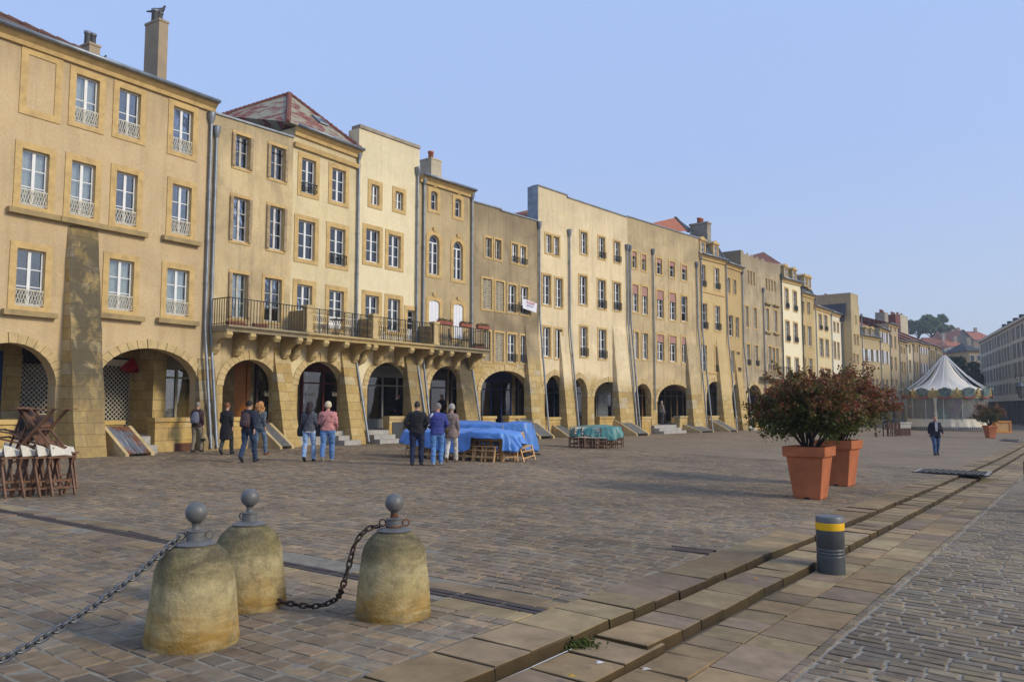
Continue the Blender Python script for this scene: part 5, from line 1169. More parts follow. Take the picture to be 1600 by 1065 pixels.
def brickground(name, bw, rh, pal, mort, mortar_size, noisec=.5, scale2=.35):
    m, t, b, oc = newmat(name)
    uvn = t.mapping(oc, (1, 1, 1), (0, 0, 0))
    ns = t.new('ShaderNodeTexNoise'); ns.inputs['Scale'].default_value = 3.0; ns.inputs['Detail'].default_value = 2; t.link(uvn, ns.inputs['Vector'])
    va = t.new('ShaderNodeVectorMath', operation='MULTIPLY_ADD'); t.link(ns.outputs['Color'], va.inputs[0]); va.inputs[1].default_value = (.06, .06, .0); t.link(uvn, va.inputs[2])
    br = t.new('ShaderNodeTexBrick'); t.link(va.outputs[0], br.inputs['Vector'])
    br.inputs['Color1'].default_value = (0, 0, 0, 1); br.inputs['Color2'].default_value = (1, 1, 1, 1); br.inputs['Mortar'].default_value = (.5, .5, .5, 1)
    br.inputs['Scale'].default_value = 1; br.inputs['Brick Width'].default_value = bw; br.inputs['Row Height'].default_value = rh; br.inputs['Mortar Size'].default_value = mortar_size; br.inputs['Mortar Smooth'].default_value = .3
    st_ = [((i+.5)/len(pal), tuple(float(v) for v in c)) for i, c in enumerate(pal)]
    c = t.ramp(br.outputs['Color'], st_)
    n = t.noise(oc, 7, 8, .7); c = t.mix(1.0, c, t.ramp(n, [(.25, .7), (.75, 1.25)]), 'MULTIPLY')
    n = t.noise(oc, scale2, 7, .68); c = t.mix(1.0, c, t.ramp(n, [(.3, .78), (.7, 1.16)]), 'MULTIPLY')
    n = t.noise(t.mapping(oc, (1.2, 5, 1)), 1.2, 8, .8); c = t.mix(1.0, c, t.ramp(n, [(.35, .62), (.65, 1.35)]), 'MULTIPLY')
    c = t.mix(t.math('MULTIPLY', br.outputs['Fac'], .55), c, mort)
    t.link(c, b.inputs['Base Color']); b.inputs['Roughness'].default_value = .85; b.inputs['Specular IOR Level'].default_value = .25
    bb = t.bump(br.outputs['Fac'], .5, -.01); bb = t.bump(t.noise(oc, 20, 5, .7), .5, .01, bb); t.link(bb, b.inputs['Normal']); return m
mg = brickground('square_paving_far', .23, .165, PAL, (.22, .19, .16), .012)
mr = brickground('road_paving_far', .25, .135, PALR, (.24, .215, .17), .016)
mortar = simple('sandy_mortar', (.11, .095, .065), .95, var=.3, scale=14, bump=.4)
mortar_l = simple('pale_mortar', (.27, .235, .18), .95, var=.25, scale=14, bump=.4)
# object space of the sheets: x across (t), y along (s)
RZ = math.atan2(KB.y, KB.x)
def sheet(name, tv, sv, mat, zoff, kind='structure'):
    nt, nsn = len(tv), len(sv); vs = []
    for t in tv:
        for s in sv:
            X, Y = xy(s, t); z = G0(X, Y)+zoff
            vs.append((t, s, z))
    me = MB(); me.add(vs, [(i*nsn+j, (i+1)*nsn+j, (i+1)*nsn+j+1, i*nsn+j+1) for i in range(nt-1) for j in range(nsn-1)])
    # KA is +90deg from KB? s axis = local y
    o = me.build(name, mat, None, True, fix=False); o.matrix_world = Matrix(((KB.x, KA.x, 0, 0), (KB.y, KA.y, 0, 0), (0, 0, 1, 0), (0, 0, 0, 1)))
    tag(o, kind=kind); return o
SV = [-60, -30, -15]+[-8+i*1.0 for i in range(60)]+[52+i*3 for i in range(40)]+[180, 220, 300, 450, 700]
sheet('square_paving', [-500, -300, -200, -120, -80, -60, -50]+[-45+i for i in range(41)]+[-3.6, T1-.01], SV, mg, -.009)
sheet('gutter', [T1-.01, T2-.03], SV, mortar, -.10); sheet('gutter', [T2-.04, T3], SV, mortar, -.15)
sheet('road', [T3]+[-1+i for i in range(25)]+[26, 30, 40, 60, 100, 200, 500], SV, mr, -.142)
def vis(s, t, mg_=260):
    X, Y = xy(s, t)
    if Y < 1.2: return False
    z = G(X, Y); zc = Y*c_+z*s_; yc = -Y*s_+z*c_
    px = CX+F*X/zc; py = CY-F*yc/zc
    return -mg_ < px < 1600+mg_ and py < 1065+mg_
def stones(name, cells, mat, pal, zoff, seed, cham=.012, skirt=.03, tiltv=.004, hv=.004):
    """cells: list of 4 corners in (t,s); every stone gets its own shape, height, tilt and colour"""
    r = np.random.default_rng(seed); n = len(cells)
    V = np.empty((n, 12, 3), np.float32)
    for i, c in enumerate(cells):
        cx = sum(p[0] for p in c)/4; cy = sum(p[1] for p in c)/4; X, Y = xy(cy, cx); z = G0(X, Y)+zoff
        X2, Y2 = xy(cy, cx+.1); gz = (G0(X2, Y2)+zoff-z)*10; X3, Y3 = xy(cy+.1, cx); gs = (G0(X3, Y3)+zoff-z)*10
        h = r.normal()*hv; tx, ty = r.normal()*tiltv*4, r.normal()*tiltv*4
        for k, (a, b_) in enumerate(c):
            zz = z+gz*(a-cx)+gs*(b_-cy)
            V[i, k] = (a, b_, zz-skirt); V[i, 4+k] = (a+(cx-a)*.02, b_+(cy-b_)*.02, zz+h-cham*.8+tx*(a-cx)+ty*(b_-cy))
            d = math.hypot(a-cx, b_-cy); q = min(.5, cham*1.3/d); V[i, 8+k] = (a+(cx-a)*q, b_+(cy-b_)*q, zz+h+tx*(a-cx)+ty*(b_-cy))
    base = np.arange(n)[:, None, None]*12
    f = [(8, 9, 10, 11)]
    for k in range(4): j = (k+1) % 4; f += [(k, j, 4+j, 4+k), (4+k, 4+j, 8+j, 8+k)]
    Fa = (np.array(f)[None]+base).reshape(-1).astype(np.int32); nf = n*9
    me = bpy.data.meshes.new(name); me.vertices.add(n*12); me.vertices.foreach_set('co', V.reshape(-1)); me.loops.add(len(Fa)); me.loops.foreach_set('vertex_index', Fa)
    me.polygons.add(nf); me.polygons.foreach_set('loop_start', np.arange(0, nf*4, 4, dtype=np.int32)); me.polygons.foreach_set('use_smooth', np.zeros(nf, bool)); me.update(calc_edges=True)
    C = np.ones((n, 12, 4), np.float32); idx = r.integers(0, len(pal), n); lf = np.array([1+.34*noise.noise(Vector((c[0][0]*.22, c[0][1]*.3, 2)))+.25*noise.noise(Vector((c[0][0]*.9, c[0][1]*1.1, 7))) for c in cells])[:, None]; C[:, :, :3] = (pal[idx]*r.uniform(.8, 1.22, size=(n, 1))*lf)[:, None, :]
    if skirt > .06: C[:, 4:8, :3] *= np.array((.24, .22, .15))
    C[:, :4, :3] *= np.array((.34, .32, .24))*(1 if skirt < .06 else .45); at = me.color_attributes.new('col', 'FLOAT_COLOR', 'POINT'); at.data.foreach_set('color', C.reshape(-1))
    me.materials.append(mat); o = bpy.data.objects.new(name, me); COL.objects.link(o)
    o.matrix_world = Matrix(((KB.x, KA.x, 0, 0), (KB.y, KA.y, 0, 0), (0, 0, 1, 0), (0, 0, 0, 1))); tag(o, kind='structure'); return o
def rows_cells(t0, t1, s0, s1, rh, bw, gap, jit, seed, along='t', skip=None):
    r = random.Random(seed); cells = []; s = s0
    while s < s1:
        h = rh*r.uniform(.86, 1.14); t = t0-r.uniform(0, bw); ph = r.uniform(0, 6)
        wob = lambda tt: .012*math.sin(tt*2.1+ph*0+s*.7)+.01*math.sin(tt*.9+s)
        while t < t1:
            w = bw*r.uniform(.7, 1.35); a, e = max(t, t0), min(t+w, t1)
            if e-a > .06 and vis(s, (a+e)/2) and not (skip and skip((a+e)/2, s+h/2)):
                g = gap/2; j = lambda: r.uniform(-jit, jit)
                cells.append([(a+g+j(), s+g+wob(a)+j()), (e-g+j(), s+g+wob(e)+j()), (e-g+j(), s+h-g+wob(e)+j()), (a+g+j(), s+h-g+wob(a)+j())])
            t += w
        s += h
    return cells
# near paving left of the kerb, as individual split stones, with the cross drain
dr = [st(*gpt(x, y)[:2]) for x, y in ((268, 851), (671.5, 923), (836, 947.5))]; SD = sum(v[0] for v in dr)/3
in_drain = lambda t, s: abs(s-SD) < .42
cells = rows_cells(-3.95+.0-0.0, -3.6-.0, 1.0, 1.01, .1, .1, .01, 0, 1)
cells = rows_cells(-30, -3.61, 1.0, 13.5, .165, .215, .019, .011, 11, skip=in_drain)
cells += rows_cells(-34, -3.61, 13.5, 30, .165, .23, .014, .008, 12)
stones('paving_stones', cells, M['setts'], PAL, 0, 5, .006, .02, .0018, .0018)
sl = []
for a, e in ((SD-.41, SD-.09), (SD+.09, SD+.41)): sl += [c for c in rows_cells(-16, -3.61, a, e-.02, .32, .62, .012, .004, 7) if True]
sl = [c for c in sl if c[2][1] < SD+.5 and (c[2][1] < SD-.05 or c[0][1] > SD+.05)]
stones('drain_slabs', sl, M['slabs'], PALS, .001, 6)
sheet('drain_channel', [-16, -3.62], [SD-.5+i*.25 for i in range(5)], mortar, -.004)
mb = MB(); t = -16.0
while t < -3.7:
    X, Y = xy(SD, t+.24); z = G0(X, Y)+.004; zt = lambda tt: G0(*xy(SD, tt))+.003
    a, e = t+.01, t+.49
    mb.add([(a, SD-.075, zt(a)), (e, SD-.075, zt(e)), (e, SD-.012, zt(e)), (a, SD-.012, zt(a)), (a, SD+.012, zt(a)), (e, SD+.012, zt(e)), (e, SD+.075, zt(e)), (a, SD+.075, zt(a))], [(0, 1, 2, 3), (4, 5, 6, 7)])
    t += .5
o = mb.build('drain_cover', simple('brown_iron_drain', (.075, .055, .05), .6, .3), None, fix=False); o.matrix_world = Matrix(((KB.x, KA.x, 0, 0), (KB.y, KA.y, 0, 0), (0, 0, 1, 0), (0, 0, 0, 1))); tag(o, 'dark iron slot drain crossing the paving behind the domed stones', 'drain')
sheet('paving_joints', [-29+i for i in range(25)]+[-3.61], [1+i*.5 for i in range(57)], simple('grey_joint_sand', (.21, .185, .14), .95, var=.25, scale=9, bump=.4), -.0045)
# kerb and gutter slabs
def strip(t0, t1, s0, s1, L, seed, skew=0, gap=.012):
    r = random.Random(seed); cells = []; s = s0
    while s < s1:
        l = L*r.uniform(.7, 1.4); j = lambda q=.006: r.uniform(-q, q); k = r.uniform(-.03, .03)
        cells.append([(t0+gap/2, s+gap/2+skew+j()), (t1-gap/2+j(.01), s+gap/2+k*0+j()), (t1-gap/2+j(.01), s+l-gap/2+j()), (t0+gap/2, s+l-gap/2+skew+j())]); s += l
    # split edges so the kerb line wanders a little
    return cells
far_s = 150
JS = st(*gpt(905, 975)[:2])[0]
k1 = strip(-3.60, T1, 1.0, far_s, .52, 21); stones('kerb_slabs', k1, M['slabs'], PALS, .006, 22, .010, .10, .003, .003)
k2 = strip(T1+.008, T2, JS, far_s, .46, 23); stones('kerb_slabs', k2, M['slabs'], PALS, -.059, 24, .010, .11, .003, .003)
k2 = strip(T1+.008, T2+.02, 1.0, JS-.01, .55, 25); stones('kerb_slabs', k2, M['slabs'], PALS, -.08, 26, .010, .08, .003, .003)
k3 = strip(T2+.02, -2.22, 1.0, far_s, .42, 27)+strip(-2.22, T3-.03, 1.0, far_s, .5, 28, .0); stones('gutter_slabs', k3, M['slabs'], PALS, -.135, 29, .006, .05, .002, .002)
# road setts, long and thin, pale joints
cells = rows_cells(T3+.05, 12, 1.0, 24, .135, .25, .024, .009, 31); stones('road_setts', cells, M['setts'], PALR, -.126, 32, .007, .03, .0025, .002)
sheet('road_joints', [T3+.02, 0, 2, 4, 6, 9, 12], [1+i*.5 for i in range(47)], mortar_l, -.1355)
stj = strip(T3-.03, T3+.035, 1.0, 60, .16, 33, 0, .006); stones('edging_stones', stj, M['setts'], PALR*1.05, -.125, 34, .008, .03, .002, .001)
# weeds in the kerb joint, cigarette ends and leaves
pts = []; cols = []; r = np.random.default_rng(4); c = gpt(888, 990)
for i in range(700):
    a = r.normal(size=2)*np.array((.085, .045)); pts.append((a[0], a[1], abs(r.normal())*.022)); cols.append(np.array((.07, .09, .02))*r.uniform(.6, 1.6)+np.array((.05, .02, 0))*(r.random() < .2))
w = thing('weed_tuft', 'small green weed tuft growing in the corner of the kerb step', 'weed', (c.x, c.y, G0(c.x, c.y)-.08)); leaves_mesh('foliage', pts, .022, cols, w, M['leaf'], 3)
for i, (x, y, lab, cc) in enumerate(((937, 1040, 'white paper scrap on the gutter slabs', (.7, .7, .68)), (1010, 1050, 'crumpled receipt scrap beside the low kerb', (.55, .5, .42)), (893, 1061, 'yellow leaf at the foot of the kerb', (.5, .3, .04)), (1182, 907, 'ochre leaf on the far part of the gutter', (.4, .2, .05)))):
    p = gpt(x, y); mb = MB(); rr = random.Random(i); mb.add([(rr.uniform(-.03, -.015), -.012, .0), (rr.uniform(.015, .035), -.015, .006), (.02, .014, .002), (-.02, .012, .01), (0, 0, .014)], [(0, 1, 4), (1, 2, 4), (2, 3, 4), (3, 0, 4)])
    tag(mb.build('litter', simple('litter_%d' % i, cc, .8), None, loc=(p.x, p.y, p.z+.022)), lab, 'litter')
# slotted grate in the upper slabs
p = gpt(1077, 859); mb = MB()
for i in range(13): mb.box(-.24+i*.04, -.225+i*.04, -.11, .11, .0, .03)
mb.box(-.27, .29, -.13, -.11, 0, .032).box(-.27, .29, .11, .13, 0, .032).box(-.27, .29, -.11, .11, -.01, .002)
tag(mb.build('drain_grate', simple('brown_iron_grate', (.09, .065, .055), .6, .3), None, loc=(p.x, p.y, p.z-.018), rz=RZ), 'small slotted iron grate in the paving above the kerb', 'grate')
# metal bridging plates over the kerb steps
def plate(pts, label, th=.035, lift=.03):
    mb = MB(); v0 = gpt(*pts[0]); zz = v0.z+lift; q = []
    for p_ in pts:
        r_ = ray(*p_); q.append(Vector((r_[0]*zz/r_[2], r_[1]*zz/r_[2], zz)))
    cen = sum(q, Vector())/4; vs = [(v.x-cen.x, v.y-cen.y, 0) for v in q]
    o = thing('kerb_ramp', label, 'ramp', (cen.x, cen.y, zz), 0, 'metal ramps over the kerb steps')
    mb.add(vs+[(a, b_, c-th) for a, b_, c in vs], [(0, 1, 2, 3), (7, 6, 5, 4), (0, 4, 5, 1), (1, 5, 6, 2), (2, 6, 7, 3), (3, 7, 4, 0)]); mb.build('plate', simple('chequer_dark', (.03, .03, .03), 1.0, 0, spec=0), o)
    mb = MB(); V_ = [Vector(v) for v in vs]
    P = lambda a, b_: V_[0].lerp(V_[1], a).lerp(V_[3].lerp(V_[2], a), b_)+Vector((0, 0, .004))
    n, m_ = 18, 5
    for i in range(n):
        for j in range(m_):
            if (i+j) % 2: continue
            a0, a1, b0, b1 = .07+.86*i/n, .07+.86*(i+1)/n, .1+.8*j/m_, .1+.8*(j+1)/m_
            mb.add([P(a0, (b0+b1)/2), P((a0+a1)/2, b0), P(a1, (b0+b1)/2), P((a0+a1)/2, b1)], [(0, 1, 2, 3)])
    mb.add([P(0, 0), P(.06, 0), P(.06, 1), P(0, 1)], [(0, 1, 2, 3)]); mb.add([P(.94, 0), P(1, 0), P(1, 1), P(.94, 1)], [(0, 1, 2, 3)])
    mb.build('tread_pattern', simple('worn_metal', (.30, .28, .25), 1.0, 0, spec=0), o); return o
plate([(1425, 736.3), (1545, 743), (1551, 736.5), (1438, 731.5)], 'nearer metal ramp plate with a worn diamond tread laid across the kerb steps')
plate([(1560, 687.5), (1592, 690), (1596, 686.5), (1565, 685)], 'far metal ramp plate across the kerb near the distant planter')
# ------------------------------------------------------------------ domed boundary stones
def stonemat():
    m, t, b, oc = newmat('weathered_limestone'); sp = t.new('ShaderNodeSeparateXYZ'); t.link(oc, sp.inputs[0])
    n = t.noise(oc, 2.6, 8, .68, .5); n2 = t.noise(oc, 11, 8, .7); n3 = t.noise(t.mapping(oc, (2, 2, 9)), 1.4, 6, .65, .8); n4 = t.noise(oc, 55, 4, .7)
    h = t.math('ADD', t.math('DIVIDE', sp.outputs['Z'], .72), t.math('MULTIPLY', t.math('SUBTRACT', n, .5), .5))
    c = t.ramp(h, [(.0, (.24, .14, .035)), (.16, (.34, .21, .06)), (.33, (.37, .28, .13)), (.50, (.40, .33, .18)), (.64, (.22, .18, .09)), (.8, (.12, .10, .055)), (1, (.22, .18, .105))])
    c = t.mix(t.ramp(n3, [(.42, 0), (.66, .6)]), c, (.50, .41, .21)); c = t.mix(t.ramp(n2, [(.46, 0), (.66, .55)]), c, (.13, .11, .06))
    c = t.mix(t.math('MULTIPLY', t.ramp(h, [(.52, 0), (.74, 1)]), t.ramp(n4, [(.35, .75), (.65, .1)])), c, (.085, .075, .05))
    c = t.mix(t.math('MULTIPLY', t.ramp(n, [(.52, 0), (.66, .7)]), t.ramp(h, [(.25, 0), (.45, 1), (.7, .4)])), c, (.30, .25, .06))
    t.link(c, b.inputs['Base Color']); b.inputs['Roughness'].default_value = .95; b.inputs['Specular IOR Level'].default_value = .1
    bb = t.bump(n4, .8, .008); bb = t.bump(n2, .9, .02, bb); t.link(bb, b.inputs['Normal']); return m
SM = stonemat()
def domed(px, py, label, seed, hs=.70, r0_=.315, rust=False, ringdir=(0,)):
    p = gpt(px, py); k = Vector((p.x, p.y, 0)).normalized()*r0_*.75; p = Vector((p.x+k.x, p.y+k.y, 0)); z = G(p.x, p.y)
    o = thing('boundary_stone', label, 'stone bollard', (p.x, p.y, z), seed*1.3, 'domed stones with ball finials'); rs = random.Random(seed)
    prof = [(.0, -.05), (r0_*1.0, -.05), (r0_*1.01, .0), (r0_*1.02, .03)]
    for i in range(1, 12): q = i/12; prof.append((r0_*(1.02-.13*q-.03*q*q), .03+.46*q*hs/.70))
    zt = prof[-1][1]; rt = prof[-1][0]
    for i in range(1, 10): a = i/9*R(74); prof.append((rt*math.cos(a)**.85, zt+(hs-zt)*math.sin(a)/math.sin(R(74))))
    prof.append((.0, hs))
    f = lambda a, z: 1+.02*noise.noise(Vector((math.cos(a)*2+seed, math.sin(a)*2, z*3)))+.012*noise.noise(Vector((math.cos(a)*9, math.sin(a)*9+seed, z*12)))+(.03*noise.noise(Vector((math.cos(a)*14, math.sin(a)*14, seed))) if z < .05 else 0)
    mb = MB(); mb.lathe(prof, 72, f=f, cap=False); mb.build('stone_body', SM, o, True)
    gm = M['greypaint']; zz = hs-.012
    mb = MB(); mb.lathe([(.0, zz), (.135, zz), (.137, zz+.008), (.11, zz+.02), (.072, zz+.028), (.062, zz+.03), (.06, zz+.085), (.066, zz+.09), (.066, zz+.098), (.03, zz+.105), (.024, zz+.125), (.028, zz+.14), (.034, zz+.148)], 28); mb.build('finial_base', gm, o, 'auto')
    mb = MB(); mb.ball((0, 0, zz+.148+.07), .074, 28); mb.build('finial_ball', gm, o, True)
    for d in ringdir:
        mb = MB(); a0 = d-seed*1.3; cx, cy = math.cos(a0)*.092, math.sin(a0)*.092
        mb.tube([(cx+.026*math.cos(t)*math.cos(a0), cy+.026*math.cos(t)*math.sin(a0), zz+.062+.026*math.sin(t)) for t in [i*math.pi/6 for i in range(13)]], .006, 6, caps=False); mb.build('ring', M['ironrust'] if rust else gm, o, True)
    if rust:
        MB().lathe([(.03, zz+.10), (.033, zz+.11), (.027, zz+.13), (.03, zz+.138)], 16).lathe([(.064, zz+.03), (.069, zz+.034), (.064, zz+.045)], 20).build('rust_collar', M['ironrust'], o, True)
    return Vector((p.x, p.y, z)), zz
A1, zt = domed(300, 1016, 'nearest domed stone, darkest on top, with the grey chain running off to the left', 1, .665, .302, ringdir=(R(200), R(20)))
A2, _ = domed(386, 955, 'domed stone half hidden behind the nearest one', 2, .655, .30, ringdir=(R(150),))
A3, _ = domed(614, 971, 'domed stone standing apart at the right with a rusty collar', 3, .655, .288, True, (R(175), R(10)))
def chain(a, b, sag, label, mat, link=.062, wire=.0075, pts=None):
    if pts is None: pts = [a.lerp(b, i/60)-Vector((0, 0, sag*4*(i/60)*(1-i/60))) for i in range(61)]
    # resample
    P = [pts[0]]; L = 0; out = [Vector(pts[0])]; acc = 0; step = link*.78
    for p, q in zip(pts[:-1], pts[1:]):
        d = (q-p).length; u = 0
        while acc+(d-u) >= step: u += step-acc; acc = 0; out.append(p.lerp(q, u/d))
        acc += d-u
    mb = MB()
    for i, (p, q) in enumerate(zip(out[:-1], out[1:])):
        d = (q-p).normalized(); up = Vector((0, 0, 1)) if abs(d.z) < .9 else Vector((1, 0, 0)); s1 = d.cross(up).normalized(); s2 = s1.cross(d)
        s = (s1*.8+s2*.6) if i % 2 else (s2*.8-s1*.6); c = (p+q)/2; hl = link*.5; hw = link*.27; pp = []
        for k in range(12):
            t = 2*math.pi*k/12; e = math.cos(t); pp.append(c+d*(e*hl*.62+(hl*.38 if e > 0 else -hl*.38))+s*(math.sin(t)*hw))
        mb.tube(pp+[pp[0], pp[1]], wire, 5, caps=False)
    return tag(mb.build('chain', mat, None, True), label, 'chain')
q = gpt(-60, 1055)
e0 = A1+Vector((-.11, -.02, zt+.05)); far_end = Vector((A1.x-1.35, A1.y-1.05, A1.z+.14)); r = ray(-20, 1040); Yk = 4.3; far_end = Vector((r[0]/r[1]*Yk, Yk, r[2]/r[1]*Yk))
chain(e0, far_end, .07, 'grey chain sloping down to the left from the nearest domed stone', simple('grey_chain', (.12, .125, .13), .45, .6), .075, .0085)
r2 = gpt(437, 934); p2 = A2+Vector((.26, -.12, .06)); e3 = A3+Vector((-.10, -.02, zt+.03)); 
mid = [p2, Vector((p2.x+.12, p2.y-.02, A2.z+.045)), Vector((p2.x+.33, p2.y-.05, A2.z+.03)), Vector((p2.x+.5, p2.y-.08, A2.z+.09)), Vector((A3.x-.36, A3.y-.16, A3.z+.26)), Vector((A3.x-.325, A3.y-.10, A3.z+.42)), Vector((A3.x-.29, A3.y-.06, A3.z+.56)), Vector((A3.x-.20, A3.y-.05, A3.z+.665)), e3]
pp = []
for i in range(len(mid)-1):
    for k in range(8):
        t = k/8; a = mid[max(i-1, 0)]; b_ = mid[i]; c = mid[i+1]; d = mid[min(i+2, len(mid)-1)]
        pp.append(.5*((2*b_)+(c-a)*t+(2*a-5*b_+4*c-d)*t*t+(3*b_-a-3*c+d)*t**3))
chain(None, None, 0, 'rusty brown chain hanging between the middle and the right-hand domed stone', simple('rusty_chain', (.06, .04, .03), .75, .4, .4, 20), .068, .008, pts=pp+[e3])
# ------------------------------------------------------------------ steel bollards
def bollard(p, label, h, r_):
    o = thing('steel_bollard', label, 'bollard', p, 0, 'dark grey cylindrical bollards')
    mb = MB(); prof = [(r_, -.02), (r_, h*.29)]
    for k in (.30, .36, .42): prof += [(r_, h*k), (r_-.006, h*(k+.012)), (r_-.006, h*(k+.02)), (r_, h*(k+.032))]
    prof += [(r_, h*.76)]; mb.lathe(prof, 40, cap=False); mb.build('post', M['bollard'], o, 'auto')
    MB().lathe([(r_, h*.76), (r_+.003, h*.765), (r_+.003, h*.885), (r_, h*.89)], 40, cap=False).build('reflective_band', M['yellow'], o, 'auto')
    MB().lathe([(r_, h*.89), (r_, h*.975), (r_-.01, h), (.0, h+.004)], 40, cap=False).build('cap', M['greypaint'], o, 'auto')
p = gpt(1299, 897); u = Vector((p.x, p.y, 0)).normalized()*.14; p = p+u; p.z = G(p.x, p.y)
hb = .63; bollard(p, 'squat dark grey cylindrical bollard with a yellow band, on the gutter slabs', hb, .153)
p = gpt(1611, 800); o = thing('steel_bollard', 'dark post cut off by the right edge of the picture', 'bollard', (p.x+.02, p.y, G(p.x, p.y)), 0, 'dark grey cylindrical bollards'); MB().lathe([(.11, 0), (.11, .95), (.1, 1.0), (0, 1.0)], 24, cap=False).build('post', M['bollard'], o, 'auto')
HAZE = .0006
# ------------------------------------------------------------------ stacked cafe furniture
def make_chair(label, mat, group, canvas=None, h=.86, w=.44):
    o = thing('folding_chair', label, 'chair', (0, 0, 0), 0, group); d = .40
    for sx in (-1, 1):
        for y0, y1, zt in ((-d/2-.03, -d/2+.06, .46), (d/2+.03, d/2-.02, h)):
            mb = MB(); mb.bar((sx*w/2, y0, 0), (sx*w/2, y1, zt), .034, .05); mb.build('leg', mat, o)
    mb = MB()
    for z, y in ((.14, -.215), (.33, -.18), (.16, .21), (.36, .195)): mb.bar((-w/2, y, z), (w/2, y, z), .024, .034)
    for sx in (-1, 1): mb.bar((sx*w/2, -.2, .24), (sx*w/2, .2, .24), .022, .03)
    mb.build('stretcher', mat, o)
    mb = MB()
    for k in range(6): mb.box(-w/2, w/2, -.21+k*.07, -.155+k*.07, .445, .462)
    mb.build('seat', canvas or mat, o)
    mb = MB()
    for z in (.62, .74, .83): mb.box(-w/2, w/2, .165, .185, z-.03, z+.03)
    mb.build('backrest', canvas or mat, o); return o
def put(o, p, rz, label): o.location = p; o.rotation_euler = (0, 0, rz); o['label'] = label
rs = random.Random(5)
ch = make_chair('x', M['pine'], 'pine chairs stacked under the blue tarpaulin'); first = True
pl = [(636, 712, 'leaning'), (648, 714, ''), (664, 716, ''), (681, 717, ''), (697, 718, ''), (713, 719, ''), (729, 719.5, ''), (746, 720, ''), (759, 720, ''), (774, 719.5, ''), (786, 719, ''), (797, 717, '')]
names = ['leftmost pine chair of the row under the blue sheet', 'second pine chair from the left under the blue sheet', 'pine chair behind the man in black, under the blue sheet', 'pine chair behind the jeans of the man in the blue top', 'pine chair behind the white trousers', 'pine chair just right of the white trousers', 'pine chair below the lowest fold of the blue sheet', 'pine chair facing front under the middle of the blue sheet', 'pine chair beside the big gap in the blue sheet', 'pine chair standing up in the gap of the blue sheet', 'pine chair next to the grey pole under the blue sheet', 'rightmost tilted pine chair sticking out of the blue sheet']
CA, CB = gpt(637, 714), gpt(762, 721.5); CD = (CB-CA); CD.z = 0; CL = CD.length; CD.normalize(); CN = Vector((-CD.y, CD.x, 0)); CR = math.atan2(CD.y, CD.x)
def cpos(q, n): v = CA+CD*(CL*q)+CN*n; return Vector((v.x, v.y, G(v.x, v.y)))
cl_ = [0, .11, .22, .33, .44, .55, .66, .77, .88, .99, 1.07, 1.16]
for i in range(12):
    o = ch if first else copy_tree(ch); first = False; p = cpos(cl_[i], .25+(.5 if i == 10 else .95 if i == 11 else 0))
    put(o, p, CR+R(rs.uniform(-9, 9)+(20 if i == 0 else 45 if i == 10 else 80 if i == 11 else 0)), names[i])
    if i in (0, 11): o.rotation_euler = (0, R(12 if i == 0 else -10), o.rotation_euler[2])
for i in range(6):
    o = copy_tree(ch); put(o, cpos(.08+i*.17, .95), CR+math.pi+R(rs.uniform(-12, 12)), ['hindmost pine chair at the left end of the blue stack', 'rear pine chair behind the man in the blue top', 'rear pine chair under the flat top of the blue sheet', 'rear pine chair behind the middle fold', 'rear pine chair behind the grey pole', 'pine chair deepest under the blue sheet'][i])
def tarp(label, cen, rz, L, Wd, H, drops, col, seed, bulge=.06, e=3.2, name='tarpaulin', group=None, nth=220, gap=None):
    m = simple('sheet_%s' % name+str(seed), col, .42, var=.16, scale=2.5, spec=.45); rs = np.random.default_rng(seed); rows = 26; vs = []; fs = []
    nz = lambda a, b_, c: noise.noise(Vector((a, b_, c+seed*3.1)))
    for j in range(rows+1):
        q = j/rows
        for i in range(nth):
            a = 2*math.pi*i/nth; ca, sa = math.cos(a), math.sin(a)
            rr = (abs(ca)**e+abs(sa)**e)**(-1/e); ex, ey = ca*rr*L/2, sa*rr*Wd/2; dr_ = drops(a)
            fold = nz(ca*3.2+5, sa*3.2, q*.7)*1.4; cre = 1-abs(nz(ca*5+ex*.8, sa*5, q*2.2+9))*2.4
            if q < .5:
                k = (q/.5); x, y = ex*k, ey*k; z = H+.11*nz(x*1.1, y*1.3, 1)-.05*k**5-.07*abs(nz(x*2.2+y, y*3.5, 2))-.03*abs(nz(x*6, y*5, 4))
            else:
                k = (q-.5)/.5; f = 1+.03*k+bulge*k*fold+.075*cre*k**.7; x, y = ex*f+.05*k*ca, ey*f+.05*k*sa; z = H-.05+.11*nz(ex*1.1, ey*1.3, 1)-.07*abs(nz(ex*2.2+ey, ey*3.5, 2))-(H-dr_)*k**1.1+.03*nz(x*3, y*3, 3)*k
            vs.append((x, y, z))
    for j in range(rows):
        for i in range(nth):
            if gap and gap(2*math.pi*(i+.5)/nth, (j+.5)/rows): continue
            fs.append((j*nth+i, j*nth+(i+1) % nth, (j+1)*nth+(i+1) % nth, (j+1)*nth+i))
    mb = MB(); mb.add(vs, fs); o = mb.build(name, m, None, True, loc=cen, rz=rz, fix=False); so = o.modifiers.new('s', 'SOLIDIFY'); so.thickness = .006
    return tag(o, label, 'tarpaulin', group)
BLUE = (.09, .24, .60)
p = cpos(.50, .66)
tarp('bright blue tarpaulin draped over the row of pine chairs', p, CR, CL+1.0, 1.5, .92, lambda a: .44+.08*math.sin(a*2+.6)+.06*math.sin(a*5), BLUE, 1, gap=lambda a, q: q > .68 and R(296) < a < R(325))
p2 = gpt(766, 709); p2.y += .9; p2.z = G(p2.x, p2.y)
tarp('taller blue tarpaulin bundle at the right with a grey opening', p2, R(-4), 3.0, 1.5, 1.10, lambda a: .12+.12*max(0, math.sin(a*3)), (.07, .20, .52), 2, .09)
q = Vector(p2)+Vector((1.40, -.42, .75))
